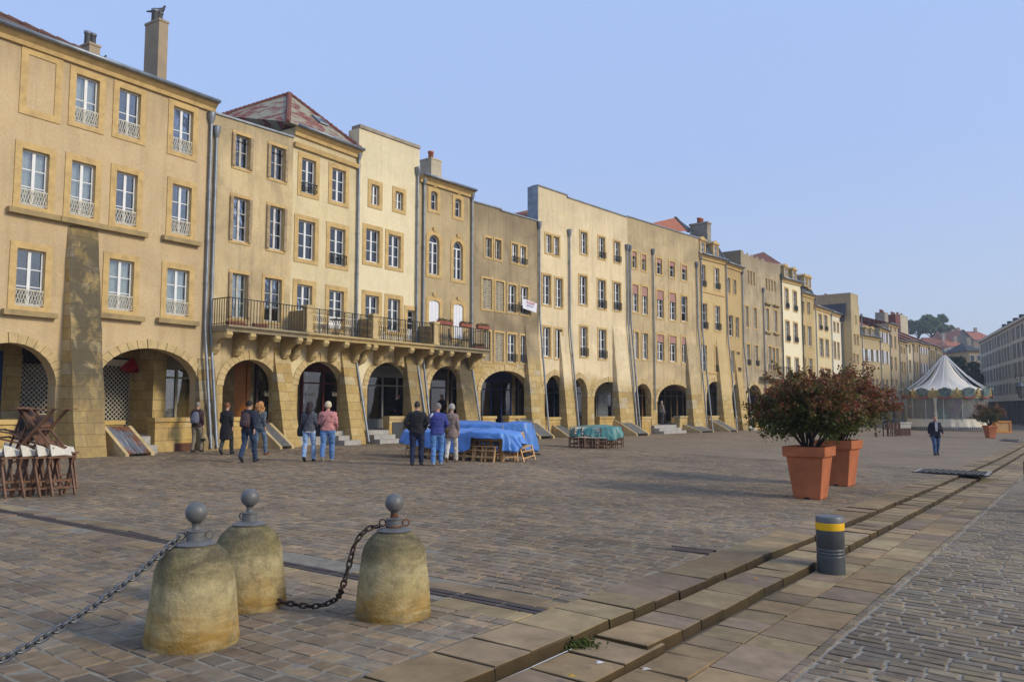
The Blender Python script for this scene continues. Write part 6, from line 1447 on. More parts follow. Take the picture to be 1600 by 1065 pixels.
o = MB().prism([(-.22, -.36), (.06, -.52), (.12, .42), (-.04, .36), (-.24, .0)], -.02, .02).build('plastic_window', simple('grey_plastic', (.15, .145, .15), .5), None, loc=q, rz=R(28)); tag(o, 'grey folded board showing through the opening of the blue bundle', 'board')
mb = MB(); mb.tube([(0, 0, 0), (.25, -.1, .02), (.5, .05, .03), (.8, -.05, .02), (1.0, -.25, .01), (1.15, -.4, .01)], .025, 6); mb.tube([(.1, -.05, .02), (.4, .1, .06), (.6, 0, .04)], .04, 6); tag(mb.build('black_strap', M['dark'], None, True, loc=(p2.x+.55, p2.y-.85, p2.z)), 'black strap trailing on the paving from the blue bundle', 'strap')
mb = MB(); mb.tube([(0, 0, .0), (0, 0, 1.05)], .03, 8); p = gpt(785, 716); tag(mb.build('grey_pole', M['zinc'], None, True, loc=(p.x, p.y+.15, G(p.x, p.y))), 'grey parasol pole standing among the pine chairs', 'pole')
# teal covered stack
pt = gpt(933, 699); chb = make_chair('x', M['wood'], 'brown canvas chairs stacked under the green sheet', M['canvas']); first = True
lab = ['leftmost brown canvas chair of the stack under the green sheet', 'second brown canvas chair from the left under the green sheet', 'brown canvas chair left of the upright ones', 'brown chair standing upright in the middle under the green sheet', 'brown chair right of the upright one under the green sheet', 'brown chair under the drooping point of the green sheet', 'second brown chair from the right under the green sheet', 'rightmost brown chair under the green sheet', 'rear left brown chair under the green sheet', 'rear right brown chair under the green sheet']
for i, (x, y) in enumerate(((899, 699), (909, 700), (920, 700.5), (930, 701), (939, 701), (948, 700.5), (957, 700), (966, 699), (912, 695), (950, 695))):
    o = chb if first else copy_tree(chb); first = False; p = gpt(x, y); p.y += .3; p.z = G(p.x, p.y); put(o, p, R(rs.uniform(-25, 25)), lab[i])
p = gpt(934, 700); p.y += .62; p.z = G(p.x, p.y)
tarp('faded green sheet thrown over the brown canvas chairs', p, R(-3), 2.05, 1.45, .95, lambda a: .62+.09*math.sin(a*3+1)-.16*max(0, math.cos(a-R(285)))**4, (.06, .20, .19), 5, .06)
# stools and tables at the left edge
def make_stool(label):
    o = thing('folding_stool', label, 'stool', (0, 0, 0), 0, 'folded wooden stools at the left edge'); w = .40; H = .66
    for sx in (-1, 1):
        for sy in (-1, 1): MB().bar((sx*(w/2-.0), sy*.17, 0), (sx*(w/2-.0), -sy*.045+.04*sx*0, H), .032, .046).build('leg', M['wood'], o)
    mb = MB()
    for sy in (-1, 1): mb.bar((-w/2, sy*.12, .14), (w/2, sy*.12, .14), .024, .034); mb.bar((-w/2, sy*.08, .26), (w/2, sy*.08, .26), .022, .03)
    mb.build('stretcher', M['wood'], o)
    mb = MB()
    for y in (-.06, .06): mb.bar((-w/2-.05, y, H+.01), (w/2+.05, y, H+.01), .04, .03)
    mb.build('rail', M['wood'], o)
    mb = MB(); vs = []; pr_ = [(-.075, .02), (-.05, .07), (-.01, .17), (.0, .185), (.025, .12), (.07, .02)]
    for yy, zz in pr_:
        for q_, xx in enumerate((-w/2, -w/6, w/6, w/2)): vs.append((xx, yy+.02*q_-.02, H+.02+zz*(1.15-.22*q_)+.01*math.sin(q_*2.2+yy*30)))
    mb.add(vs, [(4*i+k_, 4*i+k_+1, 4*i+k_+5, 4*i+k_+4) for i in range(len(pr_)-1) for k_ in range(3)]); k = mb.build('seat', M['canvas'], o, False, fix=False); so = k.modifiers.new('s', 'SOLIDIFY'); so.thickness = .012
    return o
st0 = make_stool('x'); first = True
sl = ['front stool of the left-edge stack, cut by the picture edge', 'brown folding stool second from the left edge', 'brown folding stool third from the left edge', 'brown folding stool second from the open end of the stack', 'rightmost folding stool of the left-edge stack, with its cream seat folded up']
for i, (x, y) in enumerate(((-18, 778), (8, 778), (33, 777), (58, 776), (81, 775))):
    o = st0 if first else copy_tree(st0); first = False; p = gpt(x, y); p.y += .2; p.z = G(p.x, p.y); put(o, p, R(62+rs.uniform(-6, 6)), sl[i])
for i, (x, y) in enumerate(((0, 768), (28, 768), (55, 767), (80, 766))):
    o = copy_tree(st0); p = gpt(x, y); p.y += .35; p.z = G(p.x, p.y); put(o, p, R(58+rs.uniform(-8, 8)), ['rear stool behind the stack nearest the left edge', 'rear stool behind the third stool', 'rear stool hidden behind the fourth stool', 'rear stool at the open end of the left-edge stack'][i])
def make_table(label):
    o = thing('folding_table', label, 'table', (0, 0, 0), 0, 'folded wooden tables on the stools'); 
    for sy in (-1, 1):
        MB().bar((-.30, sy*.22, 0), (.30, sy*.22, .70), .05, .028).bar((-.30, sy*.22-.035, 0), (.30, sy*.22-.035, .70), .022, .03).build('leg', M['wood'], o); MB().bar((.30, sy*.18, 0), (-.30, sy*.18, .70), .05, .028).build('leg', M['wood'], o)
    MB().bar((-.30, -.22, .02), (-.30, .22, .02), .03).bar((.30, -.22, .02), (.30, .22, .02), .03).bar((0, -.22, .35), (0, .22, .35), .03).build('stretcher', M['wood'], o)
    for k in (-1, 1): MB().box(k*.30-.14, k*.30+.14, -.28, .28, .70, .72).build('tabletop', M['wood'], o)
    return o
tb = make_table('x'); base = gpt(40, 776); base.y += .35; bz = G(base.x, base.y)
put(tb, (base.x+.02, base.y+.05, bz+.80), R(0), 'folding table open on top of the stools, its slats in the air')
for i, (dx, dz, ry) in enumerate(((-.55, .98, 62), (-.42, 1.06, 70), (-.70, 1.12, 58))):
    o = copy_tree(tb); o.location = (base.x+dx-.05, base.y+.1+i*.06, bz+dz-.20); o.rotation_euler = (0, R(ry), 0); o.scale = (.82,)*3; o['label'] = ['folded table lying lowest across the stools', 'folded table lying aslant in the middle of the heap', 'topmost folded table of the heap at the left edge'][i]
# dark stack left of the carousel
p = gpt(1396, 681); o = thing('stacked_tables', 'dark brown stacked tables and benches left of the carousel', 'tables', p, R(8)); w = 2.0
mb = MB(); mb.box(-.75, .35, -.5, .3, .55, .62).box(-.7, .3, -.45, .25, 1.05, 1.12)
for x in (-.72, -.35, -.05, .3):
    for y in (-.45, .25): mb.box(x-.035, x+.035, y-.035, y+.035, 0, 1.1)
mb.box(-.72, .3, -.46, -.42, .25, .33); mb.build('frame', simple('dark_brown_wood', (.07, .035, .018), .6, var=.3), o)
mb = MB()
for i in range(5): mb.box(-.68+i*.2, -.52+i*.2, -.4, .2, 1.12, 1.25+.05*(i % 2))
mb.build('folded_chair', M['iron'], o)
MB().box(-.6, .25, -.44, .2, .66, .98).build('board', M['wood'], o)
p = gpt(1412, 680); o = thing('canvas_stools', 'cream canvas seats on a block of brown stools left of the carousel', 'stools', p, R(4))
mb = MB()
for i in range(9): mb.box(-.55+i*.12, -.47+i*.12, -.25, .3, 0, .62)
mb.build('frame', M['wood'], o); mb = MB()
for i in range(7): mb.box(-.56+i*.155, -.44+i*.155, -.3, .3, .62, .95+.03*(i % 2))
mb.box(-.6, .6, -.28, .3, 1.02, 1.1); mb.build('seat', M['canvas'], o)
p = gpt(1566, 676); o = thing('orange_stand', 'orange wooden ticket stand behind the distant planter', 'stand', p, 0); om = simple('orange_wood', (.55, .22, .04), .6)
MB().box(-.75, .75, -.3, .3, .0, .15).box(-.75, .75, -.3, .3, 1.0, 1.15).box(-.75, -.62, -.28, .28, .15, 1.0).box(.62, .75, -.28, .28, .15, 1.0).build('frame', om, o)
MB().box(-.62, .62, -.22, .22, .15, 1.0).build('panel', simple('pale_orange_panel', (.5, .28, .1), .6), o)
# ------------------------------------------------------------------ balcony
B2, B3, B4_, B5 = BL['B2'], BL['B3'], BL['B4'], BL['B5']
def balcony():
    root = thing('stone_balcony', 'long stone balcony on scrolled brackets running across four houses above the arches', 'balcony', (B2.o.x, B2.o.y, B2.z), B2.rz)
    Mi = Matrix.Translation((B2.o.x, B2.o.y, B2.z)) @ Matrix.Rotation(B2.rz, 4, 'Z'); Mi = Mi.inverted()
    out = 1.05
    def fr(b, px, py, yo=0):        # point on a house front in balcony coordinates
        u, z = uv(b, px, py, yo); return Mi @ W(b, u, yo, z)
    segs = [(B2, 334, 473, 507, 517), (B3, 478, 585, 517, 529), (B4_, 585, 680, 529, 541), (B5, 682, 765, 543, 548)]
    data = []
    for b, xa, xb, ya, yb in segs:
        ua = uv(b, xa, ya, -out)[0]; ub = uv(b, xb, yb, -out)[0]; z = (uv(b, xa, ya, -out)[1]+uv(b, xb, yb, -out)[1])/2+b.z
        data.append([b, ua, ub, z])
    zt = sum(d[3] for d in data[:3])/3
    for d in data: 
        d[3] = zt-d[0].z
    data[0][1] = .05
    for i in (0, 1, 2): data[i][2] = data[i][0].w+.02
    for i in (1, 2, 3): data[i][1] = 0
    res = []
    for i, (b, ua, ub, z) in enumerate(data):
        T = Mi @ Matrix.Translation((b.o.x, b.o.y, b.z)) @ Matrix.Rotation(b.rz, 4, 'Z')
        dz = -.004*i
        mb = MB(); mb.M = T; prof = [(-.02, z), (-out-.12, z), (-out-.12, z-.07), (-out-.06, z-.10), (-out-.0, z-.16), (-out, z-.22), (-.02, z-.22)]
        prof = [(p[0]-(.002*i), p[1]+dz) for p in prof]
        mb.xprism(prof, ua, ub); mb.build('slab', M['slabstone'] if i in (0, 3) else M['corbel'], root); res.append((b, ua, ub, z+dz, T))
    # scrolled brackets
    cx = [(B2, 355), (B2, 396), (B2, 435), (B2, 470), (B3, 482), (B3, 511), (B3, 543), (B3, 577), (B4_, 588), (B4_, 613), (B4_, 645), (B4_, 677), (B5, 690), (B5, 707), (B5, 733), (B5, 757)]
    for b, px in cx:
        r_ = [q for q in res if q[0] is b][0]; T = r_[4]; z = r_[3]-.22
        u = uv(b, px, 528, -out)[0]; u = min(max(u, r_[1]+.15), r_[2]-.15); mb = MB(); mb.M = T; hw = .12
        prof = [(0, z), (-out+.02, z), (-out-.02, z-.12), (-out+.08, z-.24), (-out+.28, z-.22), (-.55, z-.30), (-.38, z-.42), (-.34, z-.62), (-.2, z-.78), (0, z-.82)]
        mb.xprism(prof, u-hw, u+hw)
        for s_ in (-1, 1):
            for (yy, zz, rr) in ((-out+.12, z-.13, .11), (-.2, z-.6, .13)):
                P = T  # scroll eyes
                n = 12; c0 = u+s_*hw; vs = [(c0, yy+rr*math.cos(2*math.pi*k/n), zz+rr*math.sin(2*math.pi*k/n)) for k in range(n)]+[(c0+s_*.02, yy+rr*.8*math.cos(2*math.pi*k/n), zz+rr*.8*math.sin(2*math.pi*k/n)) for k in range(n)]
                mb.add(vs, [tuple(range(n)), tuple(range(2*n-1, n-1, -1))]+[(k, (k+1) % n, n+(k+1) % n, n+k) for k in range(n)])
                mb.add([(c0+s_*.035, yy+rr*.35*math.cos(2*math.pi*k/8), zz+rr*.35*math.sin(2*math.pi*k/8)) for k in range(8)]+[(c0+s_*.015, yy+rr*.5*math.cos(2*math.pi*k/8), zz+rr*.5*math.sin(2*math.pi*k/8)) for k in range(8)], [tuple(range(8))]+[(k, (k+1) % 8, 8+(k+1) % 8, 8+k) for k in range(8)])
        mb.build('bracket', M['corbel'], root)
    # railings
    RH = .98
    for i, (b, ua, ub, z, T) in enumerate(res):
        mb = MB(); mb.M = T; y = -out-.02
        u0, u1 = ua+(.06 if i == 0 else .16), ub-(.16 if i < 3 else .06)
        runs = [((u0, y), (u1, y))]
        if i == 0: runs.append(((u0, 0), (u0, y)))
        if i == 3: runs.append(((u1, 0), (u1, y)))
        for a, e in runs:
            mb.bar((*a, z+RH), (*e, z+RH), .04, .03); mb.bar((*a, z+.07), (*e, z+.07), .022)
            L = math.hypot(e[0]-a[0], e[1]-a[1]); n = max(3, int(L/(.13 if i in (0, 3) else .11)))
            for k in range(n+1):
                q = (a[0]+(e[0]-a[0])*k/n, a[1]+(e[1]-a[1])*k/n)
                if i in (0, 3): mb.bar((*q, z), (*q, z+RH), .02)
                else:
                    if k % 4 == 0: mb.bar((*q, z), (*q, z+RH), .028)
                    if i == 1 and k < n:
                        cxk = q[0]+L/n/2
                        for zc, rr, sg in ((z+.28, .085, 1), (z+.62, .09, -1)):
                            mb.tube([(cxk+rr*(1-t_*.075)*math.cos(sg*t_*.8), q[1], zc+rr*1.5*(1-t_*.075)*math.sin(sg*t_*.8)) for t_ in range(10)], .010, 4, caps=False)
                        mb.tube([(cxk+.045*math.cos(t_*math.pi/4), q[1], z+.88+.045*math.sin(t_*math.pi/4)) for t_ in range(9)], .008, 4, caps=False)
                    if i == 2:
                        mb.bar((*q, z), (*q, z+RH), .016)
                        if k < n: mb.tube([(q[0]+.05*math.sin(t_*1.2), q[1], z+.1+t_*.1) for t_ in range(8)], .010, 4, caps=False); mb.ball((q[0], q[1], z+.55), (.022, .022, .04), 6)
            if i == 1: mb.bar((*a, z+.80), (*e, z+.80), .018)
        mb.build('railing', M['iron'], root)
    for i in (0, 1, 2):
        b, ua, ub, z, T = res[i]; mb = MB(); mb.M = T; y = -out-.02
        mb.box(ub-.15, ub+.15, y-.1, y+.18, z, z+RH-.02); mb.box(ub-.19, ub+.19, y-.14, y+.22, z+RH-.02, z+RH+.1); mb.box(ub-.18, ub+.18, y-.13, y+.21, z, z+.1)
        mb.build('stone_post', M['stone2'], root)
        mb = MB(); mb.M = T; mb.box(ub-.05, ub+.03, y+.18, 0, z, z+RH-.08); mb.build('dividing_wall', M['sill'], root)
    # planters, chairs and tables on it
    tr = simple('terracotta_box', (.26, .09, .055), .8)
    def wp(b, T, u, y, z): return (root.matrix_world if False else Matrix.Translation((b.o.x, b.o.y, b.z)) @ Matrix.Rotation(b.rz, 4, 'Z')) @ Vector((u, y, z))
    def flowerbox(b, u, y, z, L, lab, plants=True):
        o = thing('flower_box', lab, 'flower box', wp(b, None, u, y, z), b.rz, 'terracotta flower boxes on the balcony')
        MB().add([(-L/2+.02, -.07, 0), (L/2-.02, -.07, 0), (L/2-.02, .07, 0), (-L/2+.02, .07, 0), (-L/2, -.09, .16), (L/2, -.09, .16), (L/2, .09, .16), (-L/2, .09, .16)], [(0, 3, 2, 1), (0, 1, 5, 4), (1, 2, 6, 5), (2, 3, 7, 6), (3, 0, 4, 7), (4, 5, 6, 7)]).build('box', tr, o)
        if plants:
            r = np.random.default_rng(int(L*100+u*10)); k = 160; P = np.stack([r.uniform(-L/2, L/2, k), r.normal(size=k)*.05, .17+abs(r.normal(size=k))*.05], 1); leaves_mesh('plants', P, .05, [np.array((.09, .07, .03))*q for q in r.uniform(.6, 1.5, k)], o, M['leaf'], 3)
    b, ua, ub, z, T = res[0]; flowerbox(b, .55, -.85, z, .7, 'terracotta box on the balcony floor at its left corner', False); flowerbox(b, 1.15, -.3, z+.02, .6, 'terracotta box on the balcony below the first shuttered window', False); flowerbox(b, 1.6, -.9, z, .6, 'terracotta box behind the plain railing, third from the left', False)
    b, ua, ub, z, T = res[3]; flowerbox(b, ua+.75, -out-.02, z+RH+.03, 1.0, 'flower box with dry plants on the railing beside the right stone post'); flowerbox(b, ua+2.2, -out-.02, z+RH+.03, .8, 'flower box with dry plants at mid railing of the last balcony'); flowerbox(b, ub-.55, -out-.02, z+RH+.03, .9, 'flower box with dry plants at the right end of the railing')
    flowerbox(b, ub-.6, -out+.2, z, .8, 'flower box on the floor at the right end of the balcony')
    wm = M['white']
    def bchair(b, u, y, z, rz, lab, m_):
        o = thing('garden_chair', lab, 'chair', wp(b, None, u, y, z), b.rz+rz, 'garden chairs on the balcony')
        mb = MB()
        for sx in (-1, 1):
            mb.tube([(sx*.2, -.2, 0), (sx*.2, -.17, .44)], .014, 6); mb.tube([(sx*.2, .2, 0), (sx*.19, .17, .44), (sx*.17, .24, .85)], .014, 6)
        mb.tube([(-.17, .24, .85), (0, .25, .92), (.17, .24, .85)], .014, 6)
        for k in (-.1, -.03, .04, .1): mb.tube([(k, .17, .45), (k, .245, .89)], .008, 5)
        mb.build('frame', m_, o); MB().lathe([(.2, .43), (.21, .45), (.0, .455)], 16).build('seat', m_, o)
    b, ua, ub, z, T = res[1]; bchair(b, 1.3, -.55, z, R(70), 'white garden chair behind the scrollwork railing, left of the black table', wm); bchair(b, 2.55, -.55, z, R(-80), 'white garden chair behind the scrollwork railing, right of the black table', wm)
    o = thing('garden_table', 'small black garden table between the white chairs on the balcony', 'table', wp(b, None, 1.95, -.6, z), b.rz); mb = MB(); mb.lathe([(.3, .70), (.3, .72), (0, .725)], 20); mb.build('top', M['iron'], o); mb = MB()
    for k in range(4): a = k*math.pi/2+.4; mb.tube([(.25*math.cos(a), .25*math.sin(a), 0), (.06*math.cos(a), .06*math.sin(a), .4), (.22*math.cos(a), .22*math.sin(a), .7)], .012, 5)
    mb.build('leg', M['iron'], o)
    b, ua, ub, z, T = res[2]; bchair(b, .9, -.5, z, R(30), 'white garden chair on the section with the close iron balusters', wm)
    b, ua, ub, z, T = res[3]; bchair(b, 1.9, -.55, z, R(60), 'dark garden chair in front of the second white shutter', M['iron']); bchair(b, 2.9, -.5, z, R(-60), 'dark garden chair at the right end of the balcony', M['iron'])
    b = B5; T = [q for q in res if q[0] is B5][0][4]
balcony()
# rent banner on B6
b = _b6; u0, z1 = uv(b, 817, 468.5, -.3); u1, _ = uv(b, 838.5, 474, -.3); _, z0 = uv(b, 817, 483.5, -.3); w, h = u1-u0, z1-z0
o = thing('rent_banner', 'white banner with red and blue lettering tied to a window guard', 'banner', W(b, (u0+u1)/2, -.32, (z0+z1)/2), b.rz)
o.rotation_euler = (0, R(7), b.rz)
mb = MB(); n = 14; vs = []
for i in range(n+1):
    for j in range(7): t = i/n; vs.append((-w/2+w*t, .02*math.sin(t*7+j*.4), -h/2+h*j/6))
mb.add(vs, [(i*7+j, (i+1)*7+j, (i+1)*7+j+1, i*7+j+1) for i in range(n) for j in range(6)]); mb.build('cloth', simple('banner_white', (.68, .69, .75), .7, var=.04), o, True)
text_mesh('lettering', 'A LOUER', h*.36, simple('red_ink', (.55, .07, .05), .6), o, Matrix.Translation((0, -.035, h*.27)) @ Matrix.Rotation(math.pi/2, 4, 'X'), .004, .92)
text_mesh('lettering', '03 67 66 21', h*.24, simple('blue_ink', (.06, .11, .35), .6), o, Matrix.Translation((0, -.035, -.03)) @ Matrix.Rotation(math.pi/2, 4, 'X'), .004, .95)
# ------------------------------------------------------------------ pigeons
def pigeon(p, rz, label, s=1.0, pose=0):
    o = thing('pigeon', label, 'pigeon', p, rz, 'pigeons'); mb = MB(); t = R(-20+pose)
    mb.tube([(-.13, 0, .10), (-.08, 0, .115), (0, 0, .135), (.07, 0, .165), (.10, 0, .20), (.115, 0, .245), (.125, 0, .262), (.14, 0, .26)], [.018, .045, .062, .055, .034, .024, .026, .012], 10)
    mb.tube([(-.06, 0, .12), (-.14, 0, .10), (-.23, 0, .085)], [(.03, .04), (.02, .035), (.008, .03)], 8)
    mb.tube([(.142, 0, .258), (.165, 0, .25)], [.008, .002], 5)
    for sy in (-1, 1): mb.tube([(.01, sy*.025, .10), (.0, sy*.025, .03), (.0, sy*.025, .004), (.03, sy*.03, .004)], [.014, .005, .005, .004], 5)
    mb.v = [(a*s, b_*s, c*s) for a, b_, c in mb.v]; k = mb.build('body', simple('pigeon_grey', (.045, .05, .055), .6, var=.4, scale=20), o, True)
    mb = MB()
    for sy in (-1, 1): mb.ball((-.03*s, sy*.05*s, .13*s), (.11*s, .018*s, .045*s), 10)
    mb.build('wing', simple('pigeon_wing', (.09, .095, .10), .6, var=.4, scale=25), o, True); return o
p = gpt(823, 720); pigeon(p, R(175), 'grey pigeon walking on the paving right of the blue bundle', 1.25)
b = B1
def roofp(x, y, yo, dz=0): u, z = uv(b, x, y, yo); return W(b, u, yo, z)
pigeon(roofp(157, 99, 0.0)+Vector((0, 0, -.02)), R(40), 'dark pigeon on the roof edge beside the short chimney', 1.2); pigeon(roofp(166, 103, 0.0)+Vector((0, 0, -.02)), R(200), 'pale pigeon low on the roof edge, next to the dark one', .9); pigeon(roofp(189, 110, 0.0)+Vector((0, 0, -.03)), R(150), 'dark pigeon on the roof edge between the two chimneys', 1.2)
pigeon(roofp(247, 27, 1.4), R(20), 'dark bird perched among the pots of the tall chimney', 1.7)
# ------------------------------------------------------------------ people
skin = simple('skin', (.50, .29, .20), .55, var=.06)
def person(label, loc, face, H=1.72, top=(.03, .03, .035), bot=(.04, .06, .12), shoe=(.02, .02, .02), hair=(.03, .02, .015), topkind='jacket', hairkind='short', stride=.22, swing=.2, build=1.0, bag=None, lead=1, elbow=.25, arms=None, turn=0.0, tmat=None, bmat=None, extra=None):
    """local +Y is the direction faced"""
    o = thing('person', label, 'person', loc, face); k = H/1.72; B = build
    def s(v): return [(a*k, b_*k, c*k) for a, b_, c in v]
    hipw = .095*B; legs = []
    for sx in (-1, 1):
        ph = lead*sx; fy = stride*ph; back = ph < 0
        hip = Vector((sx*hipw, 0, .90)); ank = Vector((sx*(hipw+.005), fy*1.05, .085+(.07 if back and stride > .1 else 0)))
        mid = hip.lerp(ank, .5); mid.y += .045+(.05 if back else .02)*(stride/.22); mid.z += .0
        legs.append((hip, mid, ank, back))
    sh = []
    for sx in (-1, 1):
        S_ = Vector((sx*.160*B, -.005, 1.385)); ph = -lead*sx; fy = swing*ph
        if arms and arms[0 if sx < 0 else 1]:
            E_, W_ = [Vector(v) for v in arms[0 if sx < 0 else 1]]
        else:
            E_ = Vector((sx*(.205*B+.005), fy*.45-.03, 1.13)); W_ = Vector((sx*(.21*B), fy+elbow*.35, .885+elbow*.12+abs(fy)*.1))
        sh.append((S_, E_, W_))
    # --- body
    mb = MB()
    tors = lambda rs_: mb.tube([(0, y, z) for z, rx, ry, y in rs_], [(rx, ry) for z, rx, ry, y in rs_], 16)
    def ring(mb, lst, n=20):
        vs = []; 
        for z, rx, ry, y in lst:
            for i in range(n):
                a = 2*math.pi*i/n; ca, sa = math.cos(a), math.sin(a); q = (abs(ca)**2.4+abs(sa)**2.4)**(-1/2.4); vs.append((rx*ca*q, y+ry*sa*q, z))
        m_ = len(lst); mb.add(vs, [(i*n+j, i*n+(j+1) % n, (i+1)*n+(j+1) % n, (i+1)*n+j) for i in range(m_-1) for j in range(n)]+[tuple(range(n-1, -1, -1)), tuple((m_-1)*n+j for j in range(n))])
    ring(mb, s([]) or [(z*k, rx*k, ry*k, y*k) for z, rx, ry, y in [(.86, .10*B, .07*B, 0), (.93, .155*B, .105*B, 0), (1.05, .14*B, .095*B, 0), (1.2, .16*B, .105*B, 0), (1.33, .175*B, .105*B, -.005), (1.42, .14*B, .085, -.01), (1.46, .07, .06, -.01)]])
    mb.tube(s([(0, -.012, 1.40), (0, 0, 1.50), (0, .012, 1.57)]), [.062*k, .052*k, .054*k], 12)
    Hc = Vector((0, .018, 1.615)); Rt = Matrix.Translation(Hc*k) @ Matrix.Rotation(turn, 4, 'Z')
    mb.M = Rt
    mb.ball((0, 0, .0), (.076*k, .096*k, .112*k), 18); mb.ball((0, .03*k, -.055*k), (.055*k, .062*k, .06*k), 14)
    mb.tube(s([(0, .088, .012), (0, .112, -.022), (0, .095, -.03)]), [.009*k, .015*k, .012*k], 8); 
    for sx in (-1, 1): mb.ball((sx*.078*k, -.002, -.008*k), (.012*k, .02*k, .03*k), 8)
    mb.tube(s([(-.02, .088, -.058), (.02, .088, -.058)]), .009*k, 6)
    mb.M = None
    for hip, kn, an, back in legs: mb.tube([hip*k, kn*k, kn.lerp(an, .35)*k+Vector((0, -.012, 0)), an*k], [.085*B*k, .055*B*k, .056*k, .035*k], 12)
    for S_, E_, W_ in sh: mb.tube([S_*k, E_*k, E_.lerp(W_, .3)*k, W_*k], [.05*B*k, .038*k, .04*k, .026*k], 10)
    for S_, E_, W_ in sh:
        d = (W_-E_).normalized(); mb.tube([W_*k, (W_+d*.045)*k, (W_+d*.095)*k], [(.022*k, .026*k), (.024*k, .036*k), (.018*k, .036*k)], 10)
    body = mb.build('body', skin, o, fix=False); voxel(body, .013*k, 2)
    # fingers and thumb joined into the body mesh, and eyes/brows
    mb = MB()
    for (S_, E_, W_), sx in zip(sh, (-1, 1)):
        d = (W_-E_).normalized(); fwd = Vector((0, 1, 0)); side = fwd-d*fwd.dot(d); side.normalize(); inn = d.cross(side)*sx; 
        if inn.x*sx > 0: inn = -inn
        for q, L in zip((-.03, -.010, .010, .029), (.062, .078, .082, .072)):
            a = (W_+d*.088+side*q); mb.tube([a*k, (a+d*L*.5+inn*.006)*k, (a+d*L*.85+inn*.028)*k], [.009*k, .0085*k, .006*k], 6)
        a = W_+d*.035+side*.03; mb.tube([a*k, (a+d*.03+side*.018+inn*.01)*k, (a+d*.062+side*.018+inn*.022)*k], [.012*k, .010*k, .007*k], 6)
    hands = mb.build('hand', skin, o, True)
    import bmesh
    bm = bmesh.new(); bm.from_mesh(body.data); bm.from_mesh(hands.data); bm.to_mesh(body.data); bm.free(); bpy.data.objects.remove(hands); body.data.polygons.foreach_set('use_smooth', [True]*len(body.data.polygons))
    mb = MB(); mb.M = Rt
    for sx in (-1, 1): mb.ball((sx*.03*k, .088*k, .006*k), (.013*k, .006*k, .007*k), 8); mb.bar((sx*.015*k, .094*k, .026*k), (sx*.045*k, .086*k, .028*k), .007*k)
    mb.build('eyes', simple('eye_dark', (.03, .022, .018), .4), o, True)
    # --- trousers
    bm_ = bmat or simple('trousers_%02d%02d%02d' % tuple(int(c*99) for c in bot), bot, .9, var=.22, scale=12)
    mb = MB(); ring(mb, [(z*k, rx*k, ry*k, y*k) for z, rx, ry, y in [(.80, .12*B, .085*B, -.005), (.88, .17*B, .122*B, -.01), (.95, .165*B, .118*B, -.005), (1.03, .148*B, .105*B, 0)]])
    for hip, kn, an, back in legs:
        a2 = an+Vector((0, -.0, -.02)); mb.tube([(hip+Vector((0, -.008, .02)))*k, hip.lerp(kn, .5)*k+Vector((0, -.006, 0)), kn*k, kn.lerp(a2, .45)*k+Vector((0, -.012, 0)), a2*k], [(.098*B*k, .108*B*k), (.086*B*k, .092*B*k), .067*B*k, .066*B*k, .060*k], 14)
    t_ = mb.build('trousers', bm_, o, fix=False); voxel(t_, .016*k, 2)
    # --- upper garment
    tm = tmat or simple('garment_%02d%02d%02d' % tuple(int(c*99) for c in top), top, .88, var=.22, scale=11)
    hem = {'jacket': .86, 'sweater': .90, 'coat': .50, 'cardigan': .72, 'blazer': .78}[topkind]; fl = {'jacket': 1.06, 'sweater': 1.05, 'coat': 1.25, 'cardigan': 1.15, 'blazer': 1.12}[topkind]
    L = [(hem, .172*B*fl, .128*B*fl, -.005), (hem+.05, .175*B*fl, .13*B*fl, -.005)]
    if hem < .8: L.append((.90, .18*B*1.06, .135*B*1.05, -.005))
    L += [(1.04, .165*B, .122*B, 0), (1.2, .185*B, .13*B, 0), (1.34, .20*B, .13*B, -.008), (1.42, .165*B, .108*B, -.01), (1.465, .082, .076, -.008), (1.485, .066, .066, -.004)]
    mb = MB(); ring(mb, [(z*k, rx*k, ry*k, y*k) for z, rx, ry, y in L], 28)
    for S_, E_, W_ in sh:
        mb.tube([(S_+Vector((-.04 if S_.x > 0 else .04, 0, .01)))*k, S_*k, S_.lerp(E_, .5)*k, E_*k, E_.lerp(W_, .5)*k, E_.lerp(W_, .97)*k], [.06*B*k, .064*B*k, .060*B*k, .054*B*k, .049*k, .041*k], 14)
    g_ = mb.build('upper_garment', tm, o, fix=False); voxel(g_, .016*k, 2)
    r_ = random.Random(len(label)); off = r_.uniform(0, 50)
    for g2 in (g_, t_):
        nrm = [v.normal.copy() for v in g2.data.vertices]; new = []
        for v, nn_ in zip(g2.data.vertices, nrm):
            c = v.co; q = noise.noise(Vector((c.x*9+off, c.y*9, c.z*16)))*.015+noise.noise(Vector((c.x*3+off, c.y*3, c.z*30)))*.006; new += list(c+nn_*q)
        g2.data.vertices.foreach_set('co', new); g2.data.update()
    # shoes
    for hip, kn, an, back in legs:
        mb = MB(); ang = R(-38) if back and stride > .1 else (R(10) if stride > .1 else 0)
        mb.M = Matrix.Translation((an.x*k, an.y*k, max(.0, an.z-.085)*k+ (0.0))) @ Matrix.Rotation(ang, 4, 'X')
        mb.tube([(0, -.075*k, .045*k), (0, -.05*k, .05*k), (0, .03*k, .05*k), (0, .11*k, .038*k), (0, .17*k, .028*k), (0, .195*k, .024*k)], [(.028*k, .03*k), (.038*k, .042*k), (.042*k, .045*k), (.046*k, .034*k), (.040*k, .024*k), (.018*k, .014*k)], 12)
        mb.build('shoe', simple('shoe_%02d%02d%02d' % tuple(int(c*99) for c in shoe), shoe, .5), o, True)
    # hair
    hm = simple('hair_%02d%02d%02d' % tuple(int(c*99) for c in hair), hair, .7, var=.35, scale=40)
    mb = MB(); mb.M = Rt
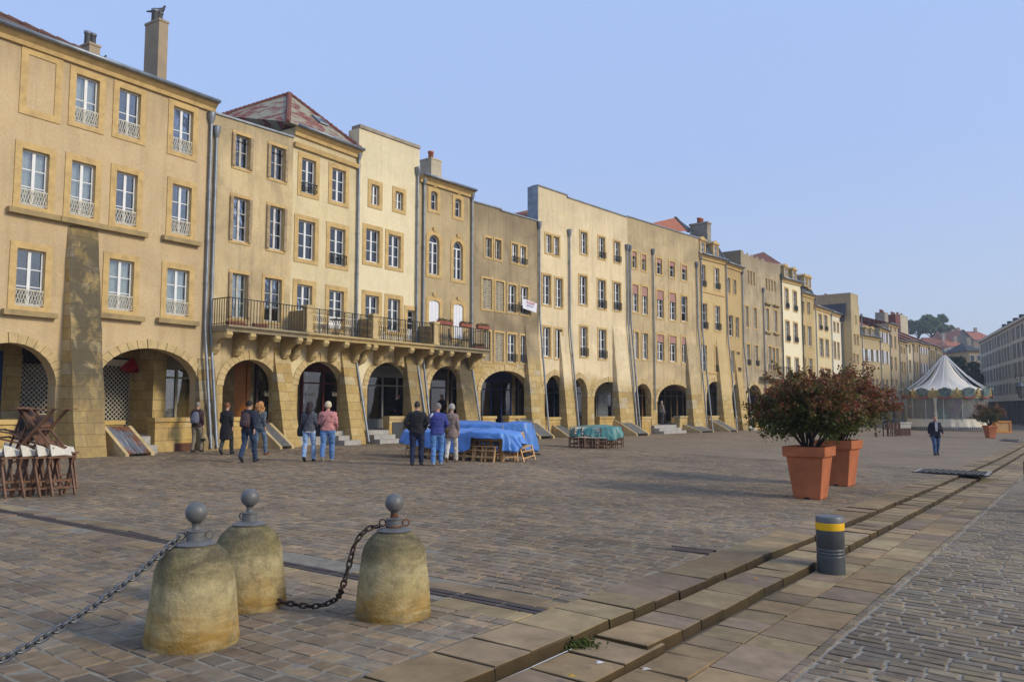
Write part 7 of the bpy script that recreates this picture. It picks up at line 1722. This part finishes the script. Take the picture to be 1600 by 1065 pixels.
    def cap(rx, ry, rz_, zc, yc, front=.35, n=22, low=-.62):
        vs = []; m_ = 12
        for i in range(m_+1):
            for j in range(n):
                a = 2*math.pi*j/n; ca, sa = math.cos(a), math.sin(a); lim = R(118) if sa < .2 else R(118-72*min(1, (sa-.2)/.5)); p_ = lim*i/m_
                nn = 1+.05*noise.noise(Vector((ca*3, sa*3, i*.5+off)))+.03*noise.noise(Vector((ca*9, sa*9, i*1.5+off)))
                vs.append((rx*k*math.sin(p_)*ca*nn, yc*k+ry*k*math.sin(p_)*sa*nn, zc*k+rz_*k*math.cos(p_)*nn))
        mb.add(vs, [(i*n+j, i*n+(j+1) % n, (i+1)*n+(j+1) % n, (i+1)*n+j) for i in range(m_) for j in range(n)])
    if hairkind in ('short', 'grey'): cap(.084, .102, .112, .018, -.006)
    if hairkind == 'puffy': cap(.102, .118, .125, .018, -.012)
    if hairkind == 'long':
        cap(.092, .108, .118, .016, -.008); mb.tube(s([(0, -.05, .02), (0, -.085, -.10), (0, -.11, -.22), (.01, -.115, -.34), (.015, -.11, -.46)]), [(.09*k, .07*k), (.092*k, .06*k), (.10*k, .045*k), (.075*k, .035*k), (.03*k, .02*k)], 14)
    if hairkind == 'curly':
        cap(.105, .12, .125, .016, -.012)
        for i in range(46): a = r_.uniform(math.pi, 2*math.pi); z = r_.uniform(-.28, .05); q = .10+.05*r_.random(); mb.ball((math.cos(a)*q*k, (math.sin(a)*q*.8-.02)*k, z*k), (.045*k, .04*k, .06*k), 7)
    mb.M = None; mb.build('hair', hm, o, True)
    if topkind == 'blazer':
        MB().prism([(-.045*k, 1.05*k), (.045*k, 1.05*k), (.07*k, 1.44*k), (.0, 1.47*k), (-.07*k, 1.44*k)], .115*k, .158*k).build('shirt', simple('pale_shirt', (.42, .40, .42), .8), o)
        MB().prism([(-.045*k, 1.0*k), (-.07*k, 1.44*k), (-.115*k, 1.38*k), (-.075*k, 1.2*k)], .13*k, .168*k).prism([(.045*k, 1.0*k), (.07*k, 1.44*k), (.115*k, 1.38*k), (.075*k, 1.2*k)], .13*k, .168*k).build('lapel', tm, o)
    if bag:
        kind, col = bag; bm2 = simple('bag_%02d%02d%02d' % tuple(int(c*99) for c in col), col, .75, var=.35, scale=25)
        if kind == 'backpack':
            mb = MB(); ring(mb, [(z*k, rx*k, ry*k, y*k) for z, rx, ry, y in [(.98, .10, .05, -.20), (1.0, .14, .085, -.20), (1.12, .15, .10, -.205), (1.26, .135, .085, -.19), (1.36, .10, .06, -.17), (1.40, .05, .03, -.16)]], 20); bo = mb.build('backpack', bm2, o, True)
            mb = MB(); ring(mb, [(z*k, rx*k, ry*k, y*k) for z, rx, ry, y in [(1.01, .09, .03, -.285), (1.03, .115, .04, -.285), (1.15, .115, .045, -.288), (1.18, .09, .03, -.28)]], 16); mb.build('pocket', bm2, bo, True)
            mb = MB()
            for sx in (-1, 1): mb.tube(s([(sx*.09, -.15, 1.38), (sx*.12, -.05, 1.475), (sx*.13, .08, 1.42), (sx*.15, .13, 1.25), (sx*.16, .02, 1.08), (sx*.13, -.14, 1.02)]), .018*k, 6)
            mb.tube(s([(-.03, -.15, 1.40), (0, -.15, 1.45), (.03, -.15, 1.40)]), .008*k, 5); mb.build('strap', M['dark'], bo, True)
        if kind in ('cross', 'shoulder'):
            sx = 1 if kind == 'cross' else -1
            if kind == 'cross': pts = s([(.10, -.03, 1.50), (.06, -.115, 1.42), (0, -.145, 1.3), (-.09, -.15, 1.15), (-.17, -.13, 1.02), (-.21, -.03, .97)]); bc = (-.25, 0, .90)
            else: pts = s([(-.12, .02, 1.48), (-.16, -.10, 1.40), (-.16, -.14, 1.25), (-.15, -.15, 1.18)]); bc = (-.15, -.18, 1.05)
            mb = MB(); mb.tube(pts, .012*k, 6); bo = mb.build('bag_strap', bm2, o, True)
            mb = MB(); q = bc; ring(mb, [((q[2]+z)*k, rx*k, ry*k, q[1]*k) for z, rx, ry in [(-.17, .06, .03), (-.15, .10, .05), (.0, .11, .055), (.12, .08, .04), (.15, .03, .02)]], 16); mb.v = [(a+q[0]*k, b_, c) for a, b_, c in mb.v]; mb.build('bag', bm2, bo, True)
    if extra: extra(o, k, sh, s)
    return o
def foot(x, y, dy=0): p = gpt(x, y); p.y += dy; p.z = G(p.x, p.y)+.002; return p
def cam_extra(o, k, sh, s):
    W_ = sh[1][2]; a = W_*k+Vector((0, 0, -.1)); mb = MB(); mb.tube([a, a+Vector((.02, 0, -.2)), a+Vector((0, 0, -.34)), a+Vector((-.02, 0, -.2)), a], .006, 5); q = mb.build('camera_strap', simple('tan_strap', (.25, .15, .06), .7), o)
    mb = MB(); mb.box(a.x-.06, a.x+.06, a.y-.04, a.y+.04, a.z-.43, a.z-.34); mb.tube([(a.x, a.y+.02, a.z-.39), (a.x+.02, a.y+.12, a.z-.40)], .035, 12); mb.build('camera', M['dark'], q)
person('man walking away in a maroon jacket with a grey backpack, dangling a camera', foot(307, 706), R(-4), 1.68, (.055, .028, .030), (.20, .17, .12), hair=(.22, .19, .16), bag=('backpack', (.12, .125, .16)), stride=.10, swing=.10, extra=cam_extra, build=1.05)
person('person with short ginger hair walking away in a long dark coat', foot(353, 710), R(-8), 1.66, (.018, .018, .020), (.05, .055, .055), hair=(.20, .075, .03), topkind='coat', hairkind='short', stride=.18, swing=.12, build=1.05)
person('black-haired man in navy with a dark patterned backpack and jeans', foot(387, 722), R(-12), 1.72, (.018, .022, .04), (.03, .05, .095), hair=(.012, .01, .01), bag=('backpack', (.06, .035, .04)), stride=.2, swing=.18, build=1.08)
person('woman with long curly ginger hair in a grey-blue jacket', foot(405, 711), R(-15), 1.70, (.085, .105, .12), (.10, .15, .22), (.13, .045, .02), hair=(.42, .20, .07), hairkind='curly', stride=.2, swing=.12)
def hem_extra(o, k, sh, s):
    mb = MB(); mb.tube(s([(.188*math.cos(i*math.pi/10), .132*math.sin(i*math.pi/10)-.005, .868) for i in range(21)]), .012*k, 6, caps=False); mb.build('white_hem', M['white'], o, True)
person('dark-haired woman in a charcoal hooded top with a white hem and pale jeans', foot(482, 721), R(-4), 1.70, (.07, .075, .09), (.24, .36, .56), hair=(.025, .012, .012), hairkind='long', stride=.15, swing=.05, elbow=.6, extra=hem_extra, bag=('cross', (.02, .02, .02)))
person('blonde woman in a pink sweater with a black bag strap across her back', foot(511, 721), R(6), 1.71, (.46, .20, .19), (.11, .21, .42), (.40, .38, .34), hair=(.55, .46, .30), topkind='sweater', hairkind='puffy', stride=.16, swing=.05, elbow=.6, build=1.18, bag=('cross', (.015, .012, .012)))
person('dark-haired man in a black leather jacket with hands in his pockets', foot(651, 727), R(-3), 1.74, (.018, .018, .017), (.018, .026, .06), hair=(.04, .03, .025), stride=.06, swing=.0, build=1.14, arms=[((-.31, -.06, 1.16), (-.20, .04, .96)), ((.31, -.06, 1.16), (.20, .04, .96))])
def patch_extra(o, k, sh, s):
    mb = MB(); S_, E_, W_ = sh[0]; mb.tube([(S_+Vector((.05, -.07, .06)))*k, (S_+Vector((-.01, -.08, -.01)))*k, (S_.lerp(E_, .3)+Vector((-.02, -.06, 0)))*k], [.03*k, .038*k, .03*k], 8); mb.ball((E_+Vector((-.0, -.045, -.02)))*k, (.045*k, .03*k, .04*k), 8); mb.build('grey_patch', simple('grey_patch', (.38, .38, .46), .8), o, True)
person('grey-haired man in a blue zip jacket with pale shoulder patches, looking left', foot(683, 727), R(8), 1.70, (.045, .055, .22), (.10, .22, .46), (.3, .3, .32), hair=(.20, .18, .16), stride=.08, swing=.0, elbow=.4, build=1.1, turn=R(62), arms=[((-.27, -.05, 1.15), (-.17, .12, 1.02)), ((.27, -.05, 1.15), (.17, .10, .98))], extra=patch_extra)
person('silver-haired woman in a taupe cardigan with an olive bag and white trousers', foot(705, 722), R(-12), 1.68, (.22, .165, .145), (.56, .54, .48), (.20, .13, .08), hair=(.34, .32, .28), topkind='cardigan', hairkind='puffy', stride=.17, swing=.05, bag=('shoulder', (.085, .075, .035)), turn=R(15))
person('man in a dark blazer and jeans walking towards the camera', foot(1463, 711), R(172), 1.76, (.012, .013, .024), (.045, .085, .17), (.03, .018, .015), hair=(.16, .13, .11), topkind='blazer', stride=.16, swing=.16, build=1.1)
b = BL['B4']; p = W(b, uv(b, 622, 650, 1.3)[0], 1.3, FL); person('woman in black with tied hair standing behind the parapet in front of the glass doors', p, R(200), 1.62, (.01, .01, .012), (.015, .015, .018), hair=(.015, .012, .01), topkind='sweater', stride=0, swing=.0, elbow=.5)
b = BL['B5']; p = W(b, uv(b, 690, 650, 1.5)[0], 1.5, FL); person('dark-haired woman in black standing inside the darkest arch', p, R(170), 1.66, (.012, .012, .015), (.015, .015, .02), hair=(.015, .01, .01), topkind='sweater', hairkind='long', stride=0, swing=0)
b = BL['B9']; p = W(b, uv(b, 1034, 664, .7)[0], .7, FL); person('person in a pale grey sweater half hidden by the pier of the wide arch', p, R(-60), 1.68, (.30, .27, .22), (.06, .055, .06), hair=(.30, .27, .24), topkind='sweater', stride=0, swing=0, build=1.1)
# ------------------------------------------------------------------ light, sky, camera
EL = R(28); AZ = math.atan2(.93, -.37)
sun = bpy.data.lights.new('sun', 'SUN'); sun.energy = 1.75; sun.angle = R(12); sun.color = (1.0, .89, .70)
so = bpy.data.objects.new('sun', sun); COL.objects.link(so)
d = Vector((math.sin(AZ)*math.cos(EL), math.cos(AZ)*math.cos(EL), math.sin(EL))); so.rotation_euler = d.to_track_quat('Z', 'Y').to_euler()
w = bpy.data.worlds.new('World'); SC.world = w; w.use_nodes = True; nt = w.node_tree
sk = nt.nodes.new('ShaderNodeTexSky'); sk.sky_type = 'NISHITA'; sk.sun_disc = False; sk.sun_elevation = EL; sk.sun_rotation = AZ; sk.air_density = 1.0; sk.dust_density = 1.6; sk.ozone_density = 3.0; sk.altitude = 200
bg = nt.nodes['Background']; bg.inputs['Strength'].default_value = .15
tc = nt.nodes.new('ShaderNodeTexCoord'); sp = nt.nodes.new('ShaderNodeSeparateXYZ'); nt.links.new(tc.outputs['Generated'], sp.inputs[0])
rp = nt.nodes.new('ShaderNodeValToRGB'); nt.links.new(sp.outputs['Z'], rp.inputs[0]); e = rp.color_ramp.elements; e.new(.18); e.new(.42)
for el, (ps, cc) in zip(e, ((0, (2.45, 2.60, 2.95)), (.10, (2.10, 2.42, 3.20)), (.3, (1.86, 2.42, 3.85)), (.75, (2.05, 2.78, 4.65)))): el.position = ps; el.color = (*cc, 1)
tn = nt.nodes.new('ShaderNodeMix'); tn.data_type = 'RGBA'; tn.inputs[0].default_value = .78
nt.links.new(sk.outputs[0], tn.inputs[6]); nt.links.new(rp.outputs[0], tn.inputs[7]); nt.links.new(tn.outputs[2], bg.inputs[0])
bpy.data.scenes.remove(TMP)
hm = bpy.data.materials.new('haze_air'); hm.use_nodes = True; hn = hm.node_tree.nodes; hn.remove(hn['Principled BSDF']); pv = hn.new('ShaderNodeVolumePrincipled'); pv.inputs['Color'].default_value = (.82, .88, 1, 1); pv.inputs['Density'].default_value = HAZE; pv.inputs['Anisotropy'].default_value = .3
hm.node_tree.links.new(pv.outputs[0], hn['Material Output'].inputs['Volume'])
if HAZE: tag(MB().box(-900, 900, -300, 1000, -6, 46).build('haze', hm, None), kind='stuff')
cam = bpy.data.cameras.new('camera'); cam.sensor_width = 36; cam.lens = 36*F/1600; cam.clip_end = 3000; cam.clip_start = .05
co = bpy.data.objects.new('camera', cam); COL.objects.link(co); co.rotation_euler = (math.pi/2+TH, 0, 0); SC.camera = co
SC.view_settings.view_transform = 'Standard'; SC.view_settings.look = 'None'; SC.view_settings.exposure = .64; SC.view_settings.gamma = 1
SC.render.resolution_x = 1024; SC.render.resolution_y = 681
SC.cycles.max_bounces = 6; SC.cycles.transparent_max_bounces = 10
